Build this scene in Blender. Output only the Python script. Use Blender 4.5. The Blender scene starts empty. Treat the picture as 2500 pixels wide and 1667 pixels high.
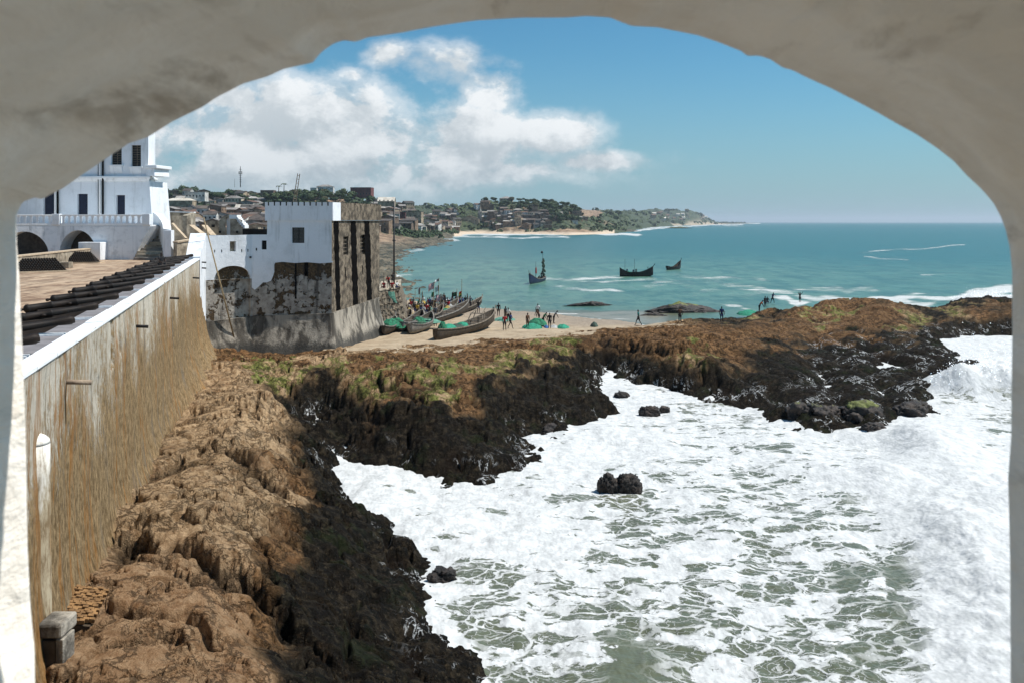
import bpy, bmesh, math, random
import numpy as np
from mathutils import Vector, Matrix, Euler

random.seed(7)
S = bpy.context.scene
COL = S.collection
F, HZ, CH, VK = 2165.0, 542.0, 14.0, 1.063   # focal length in photo pixels, horizon row, eye height (m)

# ------------------------------------------------------------------ camera
cam_d = bpy.data.cameras.new('camera')
cam = bpy.data.objects.new('camera', cam_d); COL.objects.link(cam)
cam.location = (0, 0, CH); cam.rotation_euler = (math.radians(90), 0, 0)
cam_d.sensor_width = 36; cam_d.lens = 36*F/2500; cam_d.shift_y = -291.5/2500
cam_d.clip_start = 0.02; cam_d.clip_end = 90000
cam_d.dof.use_dof = True; cam_d.dof.focus_distance = 70; cam_d.dof.aperture_fstop = 8
S.camera = cam

# ------------------------------------------------------------------ sun, sky, exposure
SUN = Vector((0.52, 0.07, 0.85)).normalized()
sd = bpy.data.lights.new('sun', 'SUN'); sun = bpy.data.objects.new('sun', sd); COL.objects.link(sun)
sd.energy = 4.9; sd.angle = math.radians(0.5); sd.color = (1, 0.965, 0.91)
sun.rotation_euler = SUN.to_track_quat('Z', 'Y').to_euler()
S.view_settings.view_transform = 'Standard'; S.view_settings.look = 'None'
S.view_settings.exposure = 0.22; S.view_settings.gamma = 1; S.view_settings.use_curve_mapping = False
S.cycles.max_bounces = 8; S.cycles.diffuse_bounces = 4; S.cycles.volume_bounces = 0
S.cycles.use_denoising = True

# ------------------------------------------------------------------ node helpers
class NT:
    def __init__(s, nt): s.t = nt
    def n(s, kind, **kw):
        nd = s.t.nodes.new(kind)
        for k, v in kw.items():
            setattr(nd, k, v)
        return nd
    def link(s, a, b): s.t.links.new(a, b)
    def put(s, sock, v):
        if hasattr(v, 'is_linked') or isinstance(v, bpy.types.NodeSocket): s.link(v, sock)
        else:
            if isinstance(v, (tuple, list)) and len(v) == 3 and sock.type == 'RGBA': v = (*v, 1)
            sock.default_value = v
    def math(s, op, a, b=0.0, c=None, clamp=False):
        nd = s.n('ShaderNodeMath', operation=op, use_clamp=clamp)
        s.put(nd.inputs[0], a); s.put(nd.inputs[1], b)
        if c is not None: s.put(nd.inputs[2], c)
        return nd.outputs[0]
    def vmath(s, op, a, b=(0, 0, 0)):
        nd = s.n('ShaderNodeVectorMath', operation=op); s.put(nd.inputs[0], a); s.put(nd.inputs[1], b)
        return nd.outputs[0]
    def mix(s, f, a, b):
        nd = s.n('ShaderNodeMix', data_type='RGBA'); s.put(nd.inputs[0], f); s.put(nd.inputs[6], a); s.put(nd.inputs[7], b)
        return nd.outputs[2]
    def sm(s, v, lo, hi, a=0.0, b=1.0):
        nd = s.n('ShaderNodeMapRange', interpolation_type='SMOOTHSTEP')
        for i, q in enumerate((v, lo, hi, a, b)): s.put(nd.inputs[i], q)
        return nd.outputs[0]
    def lin(s, v, lo, hi, a=0.0, b=1.0):
        nd = s.n('ShaderNodeMapRange')
        for i, q in enumerate((v, lo, hi, a, b)): s.put(nd.inputs[i], q)
        return nd.outputs[0]
    def noise(s, vec, scale, detail=4, rough=0.55, dist=0.0, out=0):
        nd = s.n('ShaderNodeTexNoise')
        s.put(nd.inputs['Vector'], vec); s.put(nd.inputs['Scale'], scale); s.put(nd.inputs['Detail'], detail)
        s.put(nd.inputs['Roughness'], rough); s.put(nd.inputs['Distortion'], dist)
        return nd.outputs[out]
    def voro(s, vec, scale, feature='F1', rnd=1.0):
        nd = s.n('ShaderNodeTexVoronoi', feature=feature)
        s.put(nd.inputs['Vector'], vec); s.put(nd.inputs['Scale'], scale); s.put(nd.inputs['Randomness'], rnd)
        return nd.outputs['Distance']
    def scale(s, vec, k):
        nd = s.n('ShaderNodeVectorMath', operation='MULTIPLY'); s.put(nd.inputs[0], vec); nd.inputs[1].default_value = k
        return nd.outputs[0]
    def pos(s): return s.n('ShaderNodeNewGeometry').outputs['Position']
    def obj(s): return s.n('ShaderNodeTexCoord').outputs['Object']
    def xyz(s, v):
        nd = s.n('ShaderNodeSeparateXYZ'); s.put(nd.inputs[0], v); return nd.outputs
    def attr(s, name, out='Fac'):
        nd = s.n('ShaderNodeAttribute', attribute_name=name); return nd.outputs[out]
    def bump(s, h, strength=0.5, dist=0.1, normal=None):
        nd = s.n('ShaderNodeBump'); nd.inputs['Strength'].default_value = strength; nd.inputs['Distance'].default_value = dist
        s.put(nd.inputs['Height'], h)
        if normal: s.link(normal, nd.inputs['Normal'])
        return nd.outputs[0]

MATS = {}
def new_mat(name):
    m = bpy.data.materials.new(name); m.use_nodes = True
    nt = m.node_tree; b = nt.nodes['Principled BSDF']
    MATS[name] = m
    return m, NT(nt), b

# ------------------------------------------------------------------ world: sky with a bank of cumulus
W = bpy.data.worlds.new('World'); S.world = W; W.use_nodes = True
w = NT(W.node_tree); bg = W.node_tree.nodes['Background']
sky = w.n('ShaderNodeTexSky', sky_type='NISHITA', sun_disc=False)
sky.sun_elevation = math.asin(SUN.z); sky.sun_rotation = math.atan2(SUN.x, SUN.y)
sky.air_density = 1.0; sky.dust_density = 0.6; sky.ozone_density = 2.2
SKYS = 0.092
d = w.n('ShaderNodeTexCoord').outputs['Generated']
x_, y_, z_ = w.xyz(d)
yy = w.math('MAXIMUM', w.math('ABSOLUTE', y_), 0.05)
az = w.math('DIVIDE', x_, yy); el = w.math('DIVIDE', z_, yy)     # tangent coordinates of the seaward sky
def cpos(dx=0, dz=0):
    c = w.n('ShaderNodeCombineXYZ')
    w.put(c.inputs[0], w.math('ADD', az, dx)); w.put(c.inputs[1], w.math('ADD', w.math('MULTIPLY', el, 1.35), dz)); w.put(c.inputs[2], 3.7)
    return c.outputs[0]
def blob(cx, cz, rx, rz, k=1.0):
    a = w.math('DIVIDE', w.math('SUBTRACT', az, cx), rx); b = w.math('DIVIDE', w.math('SUBTRACT', el, cz), rz)
    r2 = w.math('ADD', w.math('MULTIPLY', a, a), w.math('MULTIPLY', b, b))
    return w.math('MULTIPLY', w.math('EXPONENT', w.math('MULTIPLY', r2, -1.0)), k)
def UV(u, v): return ((u-1250)/F, (HZ-v)/F)
blobs = [(620, 330, 360, 120, 1.0), (800, 310, 560, 170, .80), (700, 430, 800, 80, .85), (1190, 220, 120, 90, .95), (1350, 330, 160, 80, .85), (1130, 330, 210, 120, 1.0), (1070, 170, 130, 75, 1.0), (1230, 170, 60, 50, .6),
         (850, 185, 75, 28, .75), (560, 240, 110, 50, .9), (1330, 350, 130, 60, .8), (1460, 395, 130, 34, .95), (1010, 340, 170, 120, .95), (1050, 420, 500, 60, .85),
         (950, 135, 90, 45, .9), (900, 400, 700, 60, .75), (300, 380, 300, 120, .9), (500, 450, 700, 40, .6), (-900, 250, 900, 250, .8), (930,260,120,60,.6)]
mask = None
for (bu, bv, ru, rv, k) in blobs:
    cx, cz = UV(bu, bv); s_ = blob(cx, cz, ru/F, rv/F, k)
    mask = s_ if mask is None else w.math('MAXIMUM', mask, s_)
def dens(dx, dz):
    p = cpos(dx, dz)
    n1 = w.noise(p, 6.0, 10, 0.62, 0.1); 
    return n1
n0 = dens(0, 0); n1 = dens(0.012, 0.03)
big = w.noise(cpos(0, 0), 2.6, 2, .5)
nn0 = w.math('MULTIPLY', w.math('SUBTRACT', n0, .5), 2.1)
th = w.math('ADD', w.math('MULTIPLY', mask, 0.62), w.math('MULTIPLY', nn0, w.math('ADD', w.math('MULTIPLY', mask, 1.3), 0.1, clamp=True)))
cov = w.sm(th, 0.27, 0.50)
thin = w.math('MULTIPLY', w.sm(th, 0.14, 0.42), 0.6)
cov = w.math('MAXIMUM', cov, thin)
lit = w.math('SUBTRACT', n0, n1)
lit = w.sm(lit, -0.08, 0.10)
lowgrey = w.sm(w.math('ADD', el, w.math('MULTIPLY', big, 0.16)), 0.09, 0.25)
lit2 = w.math('ADD', w.math('MULTIPLY', lit, 0.62), w.math('MULTIPLY', lowgrey, 0.42), clamp=True)
ccol = w.mix(lit2, (3.9, 4.6, 5.1), (8.6, 8.9, 9.1))
skyc = sky.outputs[0]
tint = w.n('ShaderNodeMix', data_type='RGBA', blend_type='MULTIPLY'); tint.inputs[0].default_value = 1
w.link(skyc, tint.inputs[6]); tint.inputs[7].default_value = (0.42, .86, .98, 1)
hz = w.math('POWER', w.sm(el, 0.26, -0.02), 1.6)
skyb = w.mix(w.math('MULTIPLY', hz, 0.75), tint.outputs[2], (3.0, 4.3, 5.2))
# the humid haze bank that lies on the horizon hides the feet of the clouds
cov = w.math('MULTIPLY', cov, w.sm(el, -0.02, 0.07, .35, 1.0))
up = w.sm(z_, -0.02, 0.0)
final = w.mix(cov, skyb, ccol)
w.link(final, bg.inputs[0]); bg.inputs[1].default_value = SKYS

# ------------------------------------------------------------------ object helpers
def link(o): COL.objects.link(o); return o
def tag(o, label=None, cat=None, group=None, kind=None):
    if label: o['label'] = label
    if cat: o['category'] = cat
    if group: o['group'] = group
    if kind: o['kind'] = kind
    return o
def empty(name, loc=(0, 0, 0), rz=0.0, label=None, cat=None, group=None):
    o = bpy.data.objects.new(name, None); link(o); o.location = loc; o.rotation_euler = (0, 0, rz)
    o.empty_display_size = .3
    return tag(o, label, cat, group)
def mobj(name, mesh, parent=None, world=True):
    o = bpy.data.objects.new(name, mesh); link(o)
    if parent is not None:
        o.parent = parent
        if world:
            r = parent
            off = Vector(r.location)
            while r.parent: r = r.parent; off = off + Vector(r.location)
            o.location = -off
    return o
def shade(me, smooth):
    if smooth: me.polygons.foreach_set('use_smooth', [True]*len(me.polygons))
class MB:
    """collects faces and builds one mesh object"""
    def __init__(s): s.v = []; s.f = []
    def add(s, vs, fs):
        k = len(s.v); s.v += [tuple(p) for p in vs]; s.f += [tuple(i+k for i in f) for f in fs]; return s
    def box(s, a, b):
        (x0, y0, z0), (x1, y1, z1) = a, b
        return s.add([(x0,y0,z0),(x1,y0,z0),(x1,y1,z0),(x0,y1,z0),(x0,y0,z1),(x1,y0,z1),(x1,y1,z1),(x0,y1,z1)],
                     [(0,3,2,1),(4,5,6,7),(0,1,5,4),(1,2,6,5),(2,3,7,6),(3,0,4,7)])
    def prism(s, poly, z0, z1, top=None):
        n = len(poly); top = top or poly
        return s.add([(p[0],p[1],z0) for p in poly]+[(p[0],p[1],z1) for p in top],
                     [tuple(range(n-1,-1,-1)), tuple(range(n, 2*n))]+[(i,(i+1)%n,n+(i+1)%n,n+i) for i in range(n)])
    def bar(s, p, q, w_, h_, up=(0,0,1), off=0):
        p = Vector(p); q = Vector(q); d_ = (q-p).normalized(); up = Vector(up)
        if abs(d_.dot(up)) > .99: up = Vector((0,1,0))
        sx = d_.cross(up).normalized()*w_/2; sz = sx.cross(d_).normalized()*h_/2
        vs = [a+i*sx+j*sz for a in (p,q) for i,j in ((-1,-1),(1,-1),(1,1),(-1,1))]
        return s.add(vs, [(3,2,1,0),(4,5,6,7),(0,1,5,4),(1,2,6,5),(2,3,7,6),(3,0,4,7)])
    def tube(s, p, q, r0, r1=None, n=8):
        r1 = r0 if r1 is None else r1
        return s.lathe(p, q, [(0, r0), (1, r1)], n)
    def lathe(s, p, q, prof, n=12):
        p = Vector(p); q = Vector(q); d_ = q-p; up = Vector((0,0,1))
        if abs(d_.normalized().dot(up)) > .99: up = Vector((0,1,0))
        a = d_.normalized().cross(up).normalized(); b = a.cross(d_.normalized())
        vs = []; fs = []
        for t, r in prof:
            for i in range(n):
                th_ = 2*math.pi*i/n; vs.append(p+d_*t+a*math.cos(th_)*r+b*math.sin(th_)*r)
        m = len(prof)
        for j in range(m-1):
            for i in range(n): fs.append((j*n+i, j*n+(i+1)%n, (j+1)*n+(i+1)%n, (j+1)*n+i))
        fs.append(tuple(range(n-1,-1,-1))); fs.append(tuple(range((m-1)*n, m*n)))
        return s.add(vs, fs)
    def mesh(s, name, mat, smooth=False):
        me = bpy.data.meshes.new(name); me.from_pydata(s.v, [], s.f); me.update()
        for m in (mat if isinstance(mat, (list, tuple)) else [mat]):
            me.materials.append(MATS[m] if isinstance(m, str) else m)
        shade(me, smooth); return me
    def build(s, name, mat, parent=None, smooth=False, world=True, bevel=0):
        o = mobj(name, s.mesh(name, mat, smooth), parent, world)
        if bevel:
            b = o.modifiers.new('bevel', 'BEVEL'); b.width = bevel; b.segments = 2; b.limit_method = 'ANGLE'
        return o
def grid_mesh(name, X, Y, Z, mat, keep=None, attrs=None, smooth=True):
    r, c = X.shape
    me = bpy.data.meshes.new(name)
    idx = np.arange(r*c).reshape(r, c)
    q = np.stack([idx[:-1,:-1], idx[:-1,1:], idx[1:,1:], idx[1:,:-1]], -1).reshape(-1, 4)
    if keep is not None:
        kq = (keep[:-1,:-1] | keep[:-1,1:] | keep[1:,1:] | keep[1:,:-1]).reshape(-1)
        q = q[kq]
        used = np.zeros(r*c, bool); used[q.ravel()] = True
        remap = np.cumsum(used)-1; q = remap[q]
    else: used = np.ones(r*c, bool)
    co = np.stack([X.ravel(), Y.ravel(), Z.ravel()], 1)[used].astype(np.float32)
    me.vertices.add(len(co)); me.vertices.foreach_set('co', co.ravel())
    me.loops.add(q.size); me.loops.foreach_set('vertex_index', q.ravel().astype(np.int32))
    me.polygons.add(len(q)); me.polygons.foreach_set('loop_start', np.arange(0, q.size, 4, dtype=np.int32))
    me.polygons.foreach_set('loop_total', np.full(len(q), 4, np.int32))
    me.polygons.foreach_set('use_smooth', np.full(len(q), smooth))
    for k, a in (attrs or {}).items():
        if a.ndim == 3:
            t = me.attributes.new(k, 'FLOAT_COLOR', 'POINT'); t.data.foreach_set('color', a.reshape(-1, 4)[used].astype(np.float32).ravel())
        else:
            t = me.attributes.new(k, 'FLOAT', 'POINT'); t.data.foreach_set('value', a.ravel()[used].astype(np.float32))
    me.update(calc_edges=True); me.validate()
    me.materials.append(MATS[mat])
    return me

# ------------------------------------------------------------------ numpy noise
def _h(ix, iy, seed):
    h = (ix.astype(np.int64)*374761393 + iy.astype(np.int64)*668265263 + seed*2147483647) & 0xffffffff
    h = ((h ^ (h >> 13))*1274126177) & 0xffffffff
    return ((h ^ (h >> 16)) & 0xffffff)/float(0xffffff)
def vn(x, y, seed=0):
    fx = np.floor(x); fy = np.floor(y); tx = x-fx; ty = y-fy
    tx = tx*tx*tx*(tx*(tx*6-15)+10); ty = ty*ty*ty*(ty*(ty*6-15)+10)
    a = _h(fx, fy, seed); b = _h(fx+1, fy, seed); c = _h(fx, fy+1, seed); e = _h(fx+1, fy+1, seed)
    return (a*(1-tx)+b*tx)*(1-ty)+(c*(1-tx)+e*tx)*ty
def fbm(x, y, o=5, seed=0, g=0.5, ridged=False):
    s_ = 0; a = 1; t = 0
    for i in range(o):
        n_ = vn(x*2**i+17.3*i, y*2**i-9.1*i, seed+i)
        if ridged: n_ = 1-np.abs(2*n_-1)
        s_ = s_+a*n_; t += a; a *= g
    return s_/t
def worley(x, y, seed=0):
    fx = np.floor(x); fy = np.floor(y); d1 = np.full(x.shape, 9.0); d2 = np.full(x.shape, 9.0); cid = np.zeros(x.shape)
    for i in (-1, 0, 1):
        for j in (-1, 0, 1):
            cx = fx+i; cy = fy+j; h1 = _h(cx, cy, seed)
            px = cx+h1; py = cy+_h(cx, cy, seed+5)
            dd = np.hypot(px-x, py-y); m = dd < d1
            d2 = np.where(m, d1, np.minimum(d2, dd)); cid = np.where(m, h1, cid); d1 = np.where(m, dd, d1)
    return d1, d2, cid
def ss(x, a, b):
    t = np.clip((x-a)/(b-a), 0, 1); return t*t*(3-2*t)
def P(u, v, z=0.0):            # photo pixel + height -> world
    D = F*(CH-z)/(v-HZ); return ((u-1250)/F*D, D, z)
def PD(u, v, D): return ((u-1250)/F*D, D, CH-(v-HZ)/F*D)
def sdist(X, Y, poly):
    """signed distance to a closed polygon, positive inside"""
    d2 = np.full(X.shape, 1e12); ins = np.zeros(X.shape, bool); n = len(poly)
    for i in range(n):
        ax, ay = poly[i]; bx, by = poly[(i+1) % n]; ex, ey = bx-ax, by-ay; L = ex*ex+ey*ey+1e-9
        t = np.clip(((X-ax)*ex+(Y-ay)*ey)/L, 0, 1)
        d2 = np.minimum(d2, (X-ax-t*ex)**2+(Y-ay-t*ey)**2)
        c = ((ay > Y) != (by > Y)) & (X < (bx-ax)*(Y-ay)/(by-ay+1e-12)+ax)
        ins ^= c
    d_ = np.sqrt(d2); return np.where(ins, d_, -d_)
def tps(pts, vals, Q):
    """thin plate spline: pts (n,2), vals (n,k), Q (m,2)"""
    n = len(pts)
    def U(r2): return -np.sqrt(r2+1e-6)
    K = U(((pts[:, None]-pts[None])**2).sum(-1))+np.eye(n)*-.002
    Pm = np.hstack([np.ones((n, 1)), pts]); A = np.zeros((n+3, n+3)); A[:n, :n] = K; A[:n, n:] = Pm; A[n:, :n] = Pm.T
    sol = np.linalg.solve(A, np.vstack([vals, np.zeros((3, vals.shape[1]))]))
    return U(((Q[:, None]-pts[None])**2).sum(-1))@sol[:n]+np.hstack([np.ones((len(Q), 1)), Q])@sol[n:]
# ------------------------------------------------------------------ materials
def simple(name, col, rough=0.8, var=0.25, scale=3.0, bump=0.3, bdist=0.02, metal=0, spec=0.4, col2=None, detail=5, objc=True):
    m, n, b = new_mat(name)
    v = n.obj() if objc else n.pos()
    f = n.noise(v, scale, detail, .6)
    c2 = col2 or tuple(c*(1-var) for c in col)
    c1 = tuple(min(1, c*(1+var*.6)) for c in col)
    n.put(b.inputs['Base Color'], n.mix(n.sm(f, .3, .7), c2, c1))
    b.inputs['Roughness'].default_value = rough; b.inputs['Metallic'].default_value = metal
    b.inputs['Specular IOR Level'].default_value = spec
    if bump:
        n.put(b.inputs['Normal'], n.bump(n.noise(v, scale*4, 6, .65), bump, bdist))
    return m
# thick lime-washed plaster of the embrasure we look through
m, n, b = new_mat('lime_plaster')
p = n.obj()
f = n.noise(p, 5, 5, .6, .4); g = n.noise(n.scale(p, (1, .35, 1)), 9, 6, .62, .3); st = n.noise(n.scale(p, (1, .2, 1)), 14, 4, .6)
c = n.mix(n.sm(f, .35, .68), (.84, .775, .68), (.96, .91, .83))
c = n.mix(n.math('MULTIPLY', n.sm(g, .56, .72), .68), c, (.38, .315, .24))
c = n.mix(n.math('MULTIPLY', n.sm(st, .58, .7), .22), c, (.30, .22, .15))
n.put(b.inputs['Base Color'], c); b.inputs['Roughness'].default_value = .9; b.inputs['Specular IOR Level'].default_value = .2
h_ = n.math('ADD', n.math('MULTIPLY', f, 1.0), n.math('MULTIPLY', g, .8))
n.put(b.inputs['Normal'], n.bump(h_, .8, .025))

def whitewash(name, base=(.80, .82, .84), dirt=(.42, .43, .42), amount=.35, streak=.5, scale=.5):
    m, n, b = new_mat(name); p = n.pos()
    f = n.noise(p, scale, 6, .62); s_ = n.noise(n.scale(p, (1, 1, .10)), 2.2, 6, .65); k = n.noise(p, 5, 4, .6)
    c = n.mix(n.math('MULTIPLY', n.sm(f, .48, .75), amount), base, dirt)
    c = n.mix(n.math('MULTIPLY', n.sm(s_, .52, .75), streak), c, tuple(x*.8 for x in dirt))
    c = n.mix(n.math('MULTIPLY', n.sm(k, .55, .75), .15), c, (.5, .5, .5))
    n.put(b.inputs['Base Color'], c); b.inputs['Roughness'].default_value = .85; b.inputs['Specular IOR Level'].default_value = .25
    n.put(b.inputs['Normal'], n.bump(n.noise(p, 2.5, 8, .68), .6, .08))
    return m
whitewash('white_plaster'); whitewash('white_paint_clean', (.82, .83, .83), (.55, .55, .54), .15, .12)
whitewash('white_patchy', (.78, .80, .82), (.30, .33, .36), .55, .55, .9)
# streaked limewash with rust runs (long cannon wall)
m, n, b = new_mat('streaked_wall'); p = n.pos(); px, py, pz = n.xyz(p)
run = n.n('ShaderNodeCombineXYZ'); n.put(run.inputs[0], n.math('ADD', n.math('MULTIPLY', py, 1.04), 0)); n.put(run.inputs[1], n.math('MULTIPLY', pz, .09)); n.put(run.inputs[2], 0)
rv = run.outputs[0]
fine = n.noise(n.scale(p, (1, 1, .30)), 9, 8, .78); med = n.noise(n.scale(p, (1, 1, .12)), 1.6, 5, .62)
bign = n.noise(n.scale(p, (1, 1, .45)), .34, 4, .6); blot = n.noise(n.scale(p, (1, 1, .55)), 5.5, 8, .8)
hgt = n.sm(pz, 10.8, 3.8)
light = (.58, .525, .43); brown = (.115, .070, .028); grey = (.15, .135, .11)
dk = n.math('ADD', n.math('MULTIPLY', n.math('ADD', fine, n.math('MULTIPLY', blot, .8)), .62), n.math('ADD', n.math('MULTIPLY', hgt, .33), n.math('MULTIPLY', bign, .54)))
brn2 = n.mix(n.sm(blot, .38, .62), brown, (.36, .25, .13)); c = n.mix(n.sm(dk, .78, .94), light, brn2)
c = n.mix(n.math('MULTIPLY', n.sm(med, .54, .72), .75), c, grey)
thin_ = n.noise(rv, 1.25, 3, .5); rust = n.sm(n.math('ABSOLUTE', n.math('SUBTRACT', thin_, .52)), .035, .004)
rust = n.math('MULTIPLY', rust, n.sm(n.noise(rv, .35, 2, .5), .42, .56))
c = n.mix(n.math('MULTIPLY', rust, .7), c, (.30, .125, .022))
topd = n.math('MULTIPLY', n.sm(pz, 10.45, 10.75), n.sm(n.noise(p, 3, 5, .7), .35, .6))
c = n.mix(n.math('MULTIPLY', topd, .6), c, (.12, .115, .10))
n.put(b.inputs['Base Color'], c); b.inputs['Roughness'].default_value = .9; b.inputs['Specular IOR Level'].default_value = .2
n.put(b.inputs['Normal'], n.bump(n.math('ADD', n.math('MULTIPLY', fine, .6), n.math('ADD', blot, n.math('MULTIPLY', bign, 3.0))), .8, .10))
m, n, b = new_mat('stained_shaft'); p = n.pos(); px, py, pz = n.xyz(p)
f = n.noise(n.scale(p, (1, 1, .3)), 4, 8, .72); g = n.noise(n.scale(p, (1, 1, .12)), 3, 5, .65)
c = n.mix(n.sm(f, .38, .60), (.19, .125, .06), (.44, .36, .24)); c = n.mix(n.math('MULTIPLY', n.sm(g, .52, .64), .7), c, (.30, .15, .035))
c = n.mix(n.sm(n.math('ADD', pz, n.math('MULTIPLY', n.math('SUBTRACT', f, .5), 5)), 7.4, 9.0), c, (.74, .71, .64))
n.put(b.inputs['Base Color'], c); b.inputs['Roughness'].default_value = .9; n.put(b.inputs['Normal'], n.bump(f, .6, .05))
# peeling plaster over brown rubble (tower)
m, n, b = new_mat('peeling_wall'); p = n.pos(); px, py, pz = n.xyz(p)
f = n.noise(p, .95, 9, .68); g = n.noise(p, 5.0, 6, .7); s_ = n.noise(n.scale(p, (1, 1, .1)), 1.6, 5, .6)
upb = n.sm(pz, 8.3, 9.7, 0, .16)
plast = n.sm(n.math('SUBTRACT', n.math('ADD', f, n.math('MULTIPLY', g, .16)), upb), .535, .555)
pc = n.mix(n.sm(n.noise(p, 1.7, 6, .65), .35, .7), (.46, .42, .36), (.24, .21, .18))
rc = n.mix(n.sm(g, .35, .65), (.045, .032, .020), (.135, .088, .045))
c = n.mix(plast, rc, pc)
c = n.mix(n.math('MULTIPLY', n.sm(s_, .54, .66), .65), c, (.03, .026, .022))
n.put(b.inputs['Base Color'], c); b.inputs['Roughness'].default_value = .92; b.inputs['Specular IOR Level'].default_value = .2
n.put(b.inputs['Normal'], n.bump(n.math('ADD', n.math('MULTIPLY', plast, 1.0), n.math('MULTIPLY', g, .8)), .9, .09))
# grimy cement skirt
m, n, b = new_mat('grimy_plinth'); p = n.pos(); px, py, pz = n.xyz(p)
f = n.noise(n.scale(p, (1, 1, .45)), .8, 7, .65, .3); s_ = n.noise(n.scale(p, (1, 1, .12)), 1.5, 6, .65); g = n.noise(p, 6, 5, .7)
c = n.mix(n.sm(f, .42, .58), (.38, .335, .27), (.065, .055, .042))
c = n.mix(n.math('MULTIPLY', n.sm(s_, .45, .7), .6), c, (.16, .145, .12))
c = n.mix(n.math('MULTIPLY', n.sm(n.math('ADD', n.math('MULTIPLY', g, 1.2), n.sm(pz, 3.6, 1.4)), .95, 1.5), .85), c, (.018, .017, .014))
n.put(b.inputs['Base Color'], c); b.inputs['Roughness'].default_value = .9
n.put(b.inputs['Normal'], n.bump(n.math('ADD', f, g), .7, .1))
# sea-side face of the tower: mottled stone and plaster
m, n, b = new_mat('mottled_stone'); p = n.pos()
f = n.noise(n.scale(p, (1, 1, .9)), 1.5, 8, .72); g = n.noise(p, 6, 5, .75); s_ = n.noise(n.scale(p, (1, 1, .2)), 1.6, 5, .6)
c = n.mix(n.sm(n.math('ADD', f, n.math('MULTIPLY', g, .35)), .55, .78), (.27, .215, .15), (.055, .04, .025))
c = n.mix(n.math('MULTIPLY', n.sm(s_, .52, .7), .4), c, (.05, .038, .026))
n.put(b.inputs['Base Color'], c); b.inputs['Roughness'].default_value = .9
n.put(b.inputs['Normal'], n.bump(n.math('ADD', f, g), .8, .12))
simple('black_mould', (.006, .005, .0045), .95, .5, 2.5, .6, .05, objc=False, spec=.02)
simple('beige_stone', (.40, .34, .255), .9, .45, .9, .6, .08, col2=(.13, .105, .075), objc=False)
simple('grey_roof', (.23, .205, .175), .9, .4, 1.2, .4, .05, objc=False)
simple('wet_black_stone', (.05, .042, .035), .6, .5, 3, .6, .04)
# terrace paving of the fort
m, n, b = new_mat('terrace_paving'); p = n.pos()
f = n.noise(n.scale(p, (1, .35, 1)), 1.2, 7, .68, .4); g = n.noise(p, .25, 4, .6)
lanes = n.noise(n.scale(p, (.55, .16, 1)), 2.2, 6, .7)
c = n.mix(n.sm(f, .38, .62), (.17, .095, .05), (.44, .31, .20)); c = n.mix(n.sm(g, .4, .7, 0, .6), c, (.50, .38, .26))
c = n.mix(n.math('MULTIPLY', n.sm(lanes, .52, .62), .55), c, (.10, .06, .035))
n.put(b.inputs['Base Color'], c); b.inputs['Roughness'].default_value = .9
n.put(b.inputs['Normal'], n.bump(f, .4, .05))
simple('pale_paving', (.50, .39, .27), .9, .2, 2, .2, .03, objc=False)
simple('merlon_grey', (.20, .185, .185), .9, .25, 1.6, .3, .03, objc=False)
simple('cannon_iron', (.008, .0075, .007), .6, .5, 4, .5, .01, spec=.18, col2=(.018, .011, .007))
simple('carriage_wood', (.03, .022, .017), .8, .4, 4, .4, .01)
simple('pole_metal', (.035, .033, .032), .5, .3, 5, .1, .005)
simple('bamboo', (.33, .24, .13), .7, .35, 6, .2, .005)
simple('grey_wood', (.22, .18, .135), .85, .45, 4, .5, .01, col2=(.09, .07, .05))
simple('dark_hull', (.014, .013, .013), .6, .4, 4, .4, .01)
simple('brown_hull', (.065, .047, .030), .8, .5, 2.5, .6, .015, col2=(.035, .025, .017))
simple('green_hull', (.05, .11, .06), .7, .4, 3, .4, .01)
simple('pale_hull', (.20, .18, .15), .75, .45, 3, .4, .01, col2=(.12, .11, .10))
simple('blue_hull', (.012, .024, .07), .6, .4, 3, .3, .01)
simple('boat_inside', (.085, .065, .045), .85, .5, 3, .5, .01, col2=(.04, .032, .024))
def netm(name, c, c2):
    m, n, b = new_mat(name); p = n.obj()
    f = n.noise(p, 3.2, 6, .65, .5); g = n.voro(p, 14, 'DISTANCE_TO_EDGE')
    n.put(b.inputs['Base Color'], n.mix(n.sm(f, .35, .65), c2, c)); b.inputs['Roughness'].default_value = .8
    n.put(b.inputs['Normal'], n.bump(n.math('ADD', f, n.math('MULTIPLY', n.sm(g, 0, .1), .2)), .9, .12))
netm('green_net', (.02, .24, .115), (.008, .10, .05)); netm('pale_net', (.16, .38, .28), (.06, .20, .14)); netm('teal_net', (.025, .34, .20), (.01, .18, .10))
netm('dark_net', (.05, .09, .06), (.02, .035, .025)); netm('blue_tarp', (.02, .13, .34), (.01, .06, .2)); netm('white_tarp', (.55, .55, .52), (.3, .3, .28)); netm('yellow_tarp', (.55, .42, .08), (.4, .3, .1))
for nm, c in dict(cloth_red=(.42, .018, .022), cloth_white=(.72, .72, .70), cloth_blue=(.02, .035, .13), cloth_green=(.02, .12, .05), cloth_orange=(.5, .10, .02),
                  cloth_black=(.012, .012, .014), cloth_grey=(.16, .16, .17), cloth_yellow=(.55, .38, .05), cloth_teal=(.03, .25, .22), cloth_brown=(.12, .06, .03)).items():
    simple(nm, c, .85, .2, 8, .3, .01)
simple('skin', (.035, .019, .012), .55, .15, 8, 0)
simple('brick_old', (.24, .13, .05), .9, .45, 3.5, .7, .012, col2=(.12, .062, .022), objc=False)
simple('mortar_dark', (.06, .042, .025), .95, .4, 6, .4, .01, objc=False)
simple('cement_render', (.36, .28, .20), .92, .4, 1.6, .8, .06, col2=(.15, .10, .065), objc=False)
simple('shutter_dark', (.022, .026, .026), .6, .4, 6, .3, .005)
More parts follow.
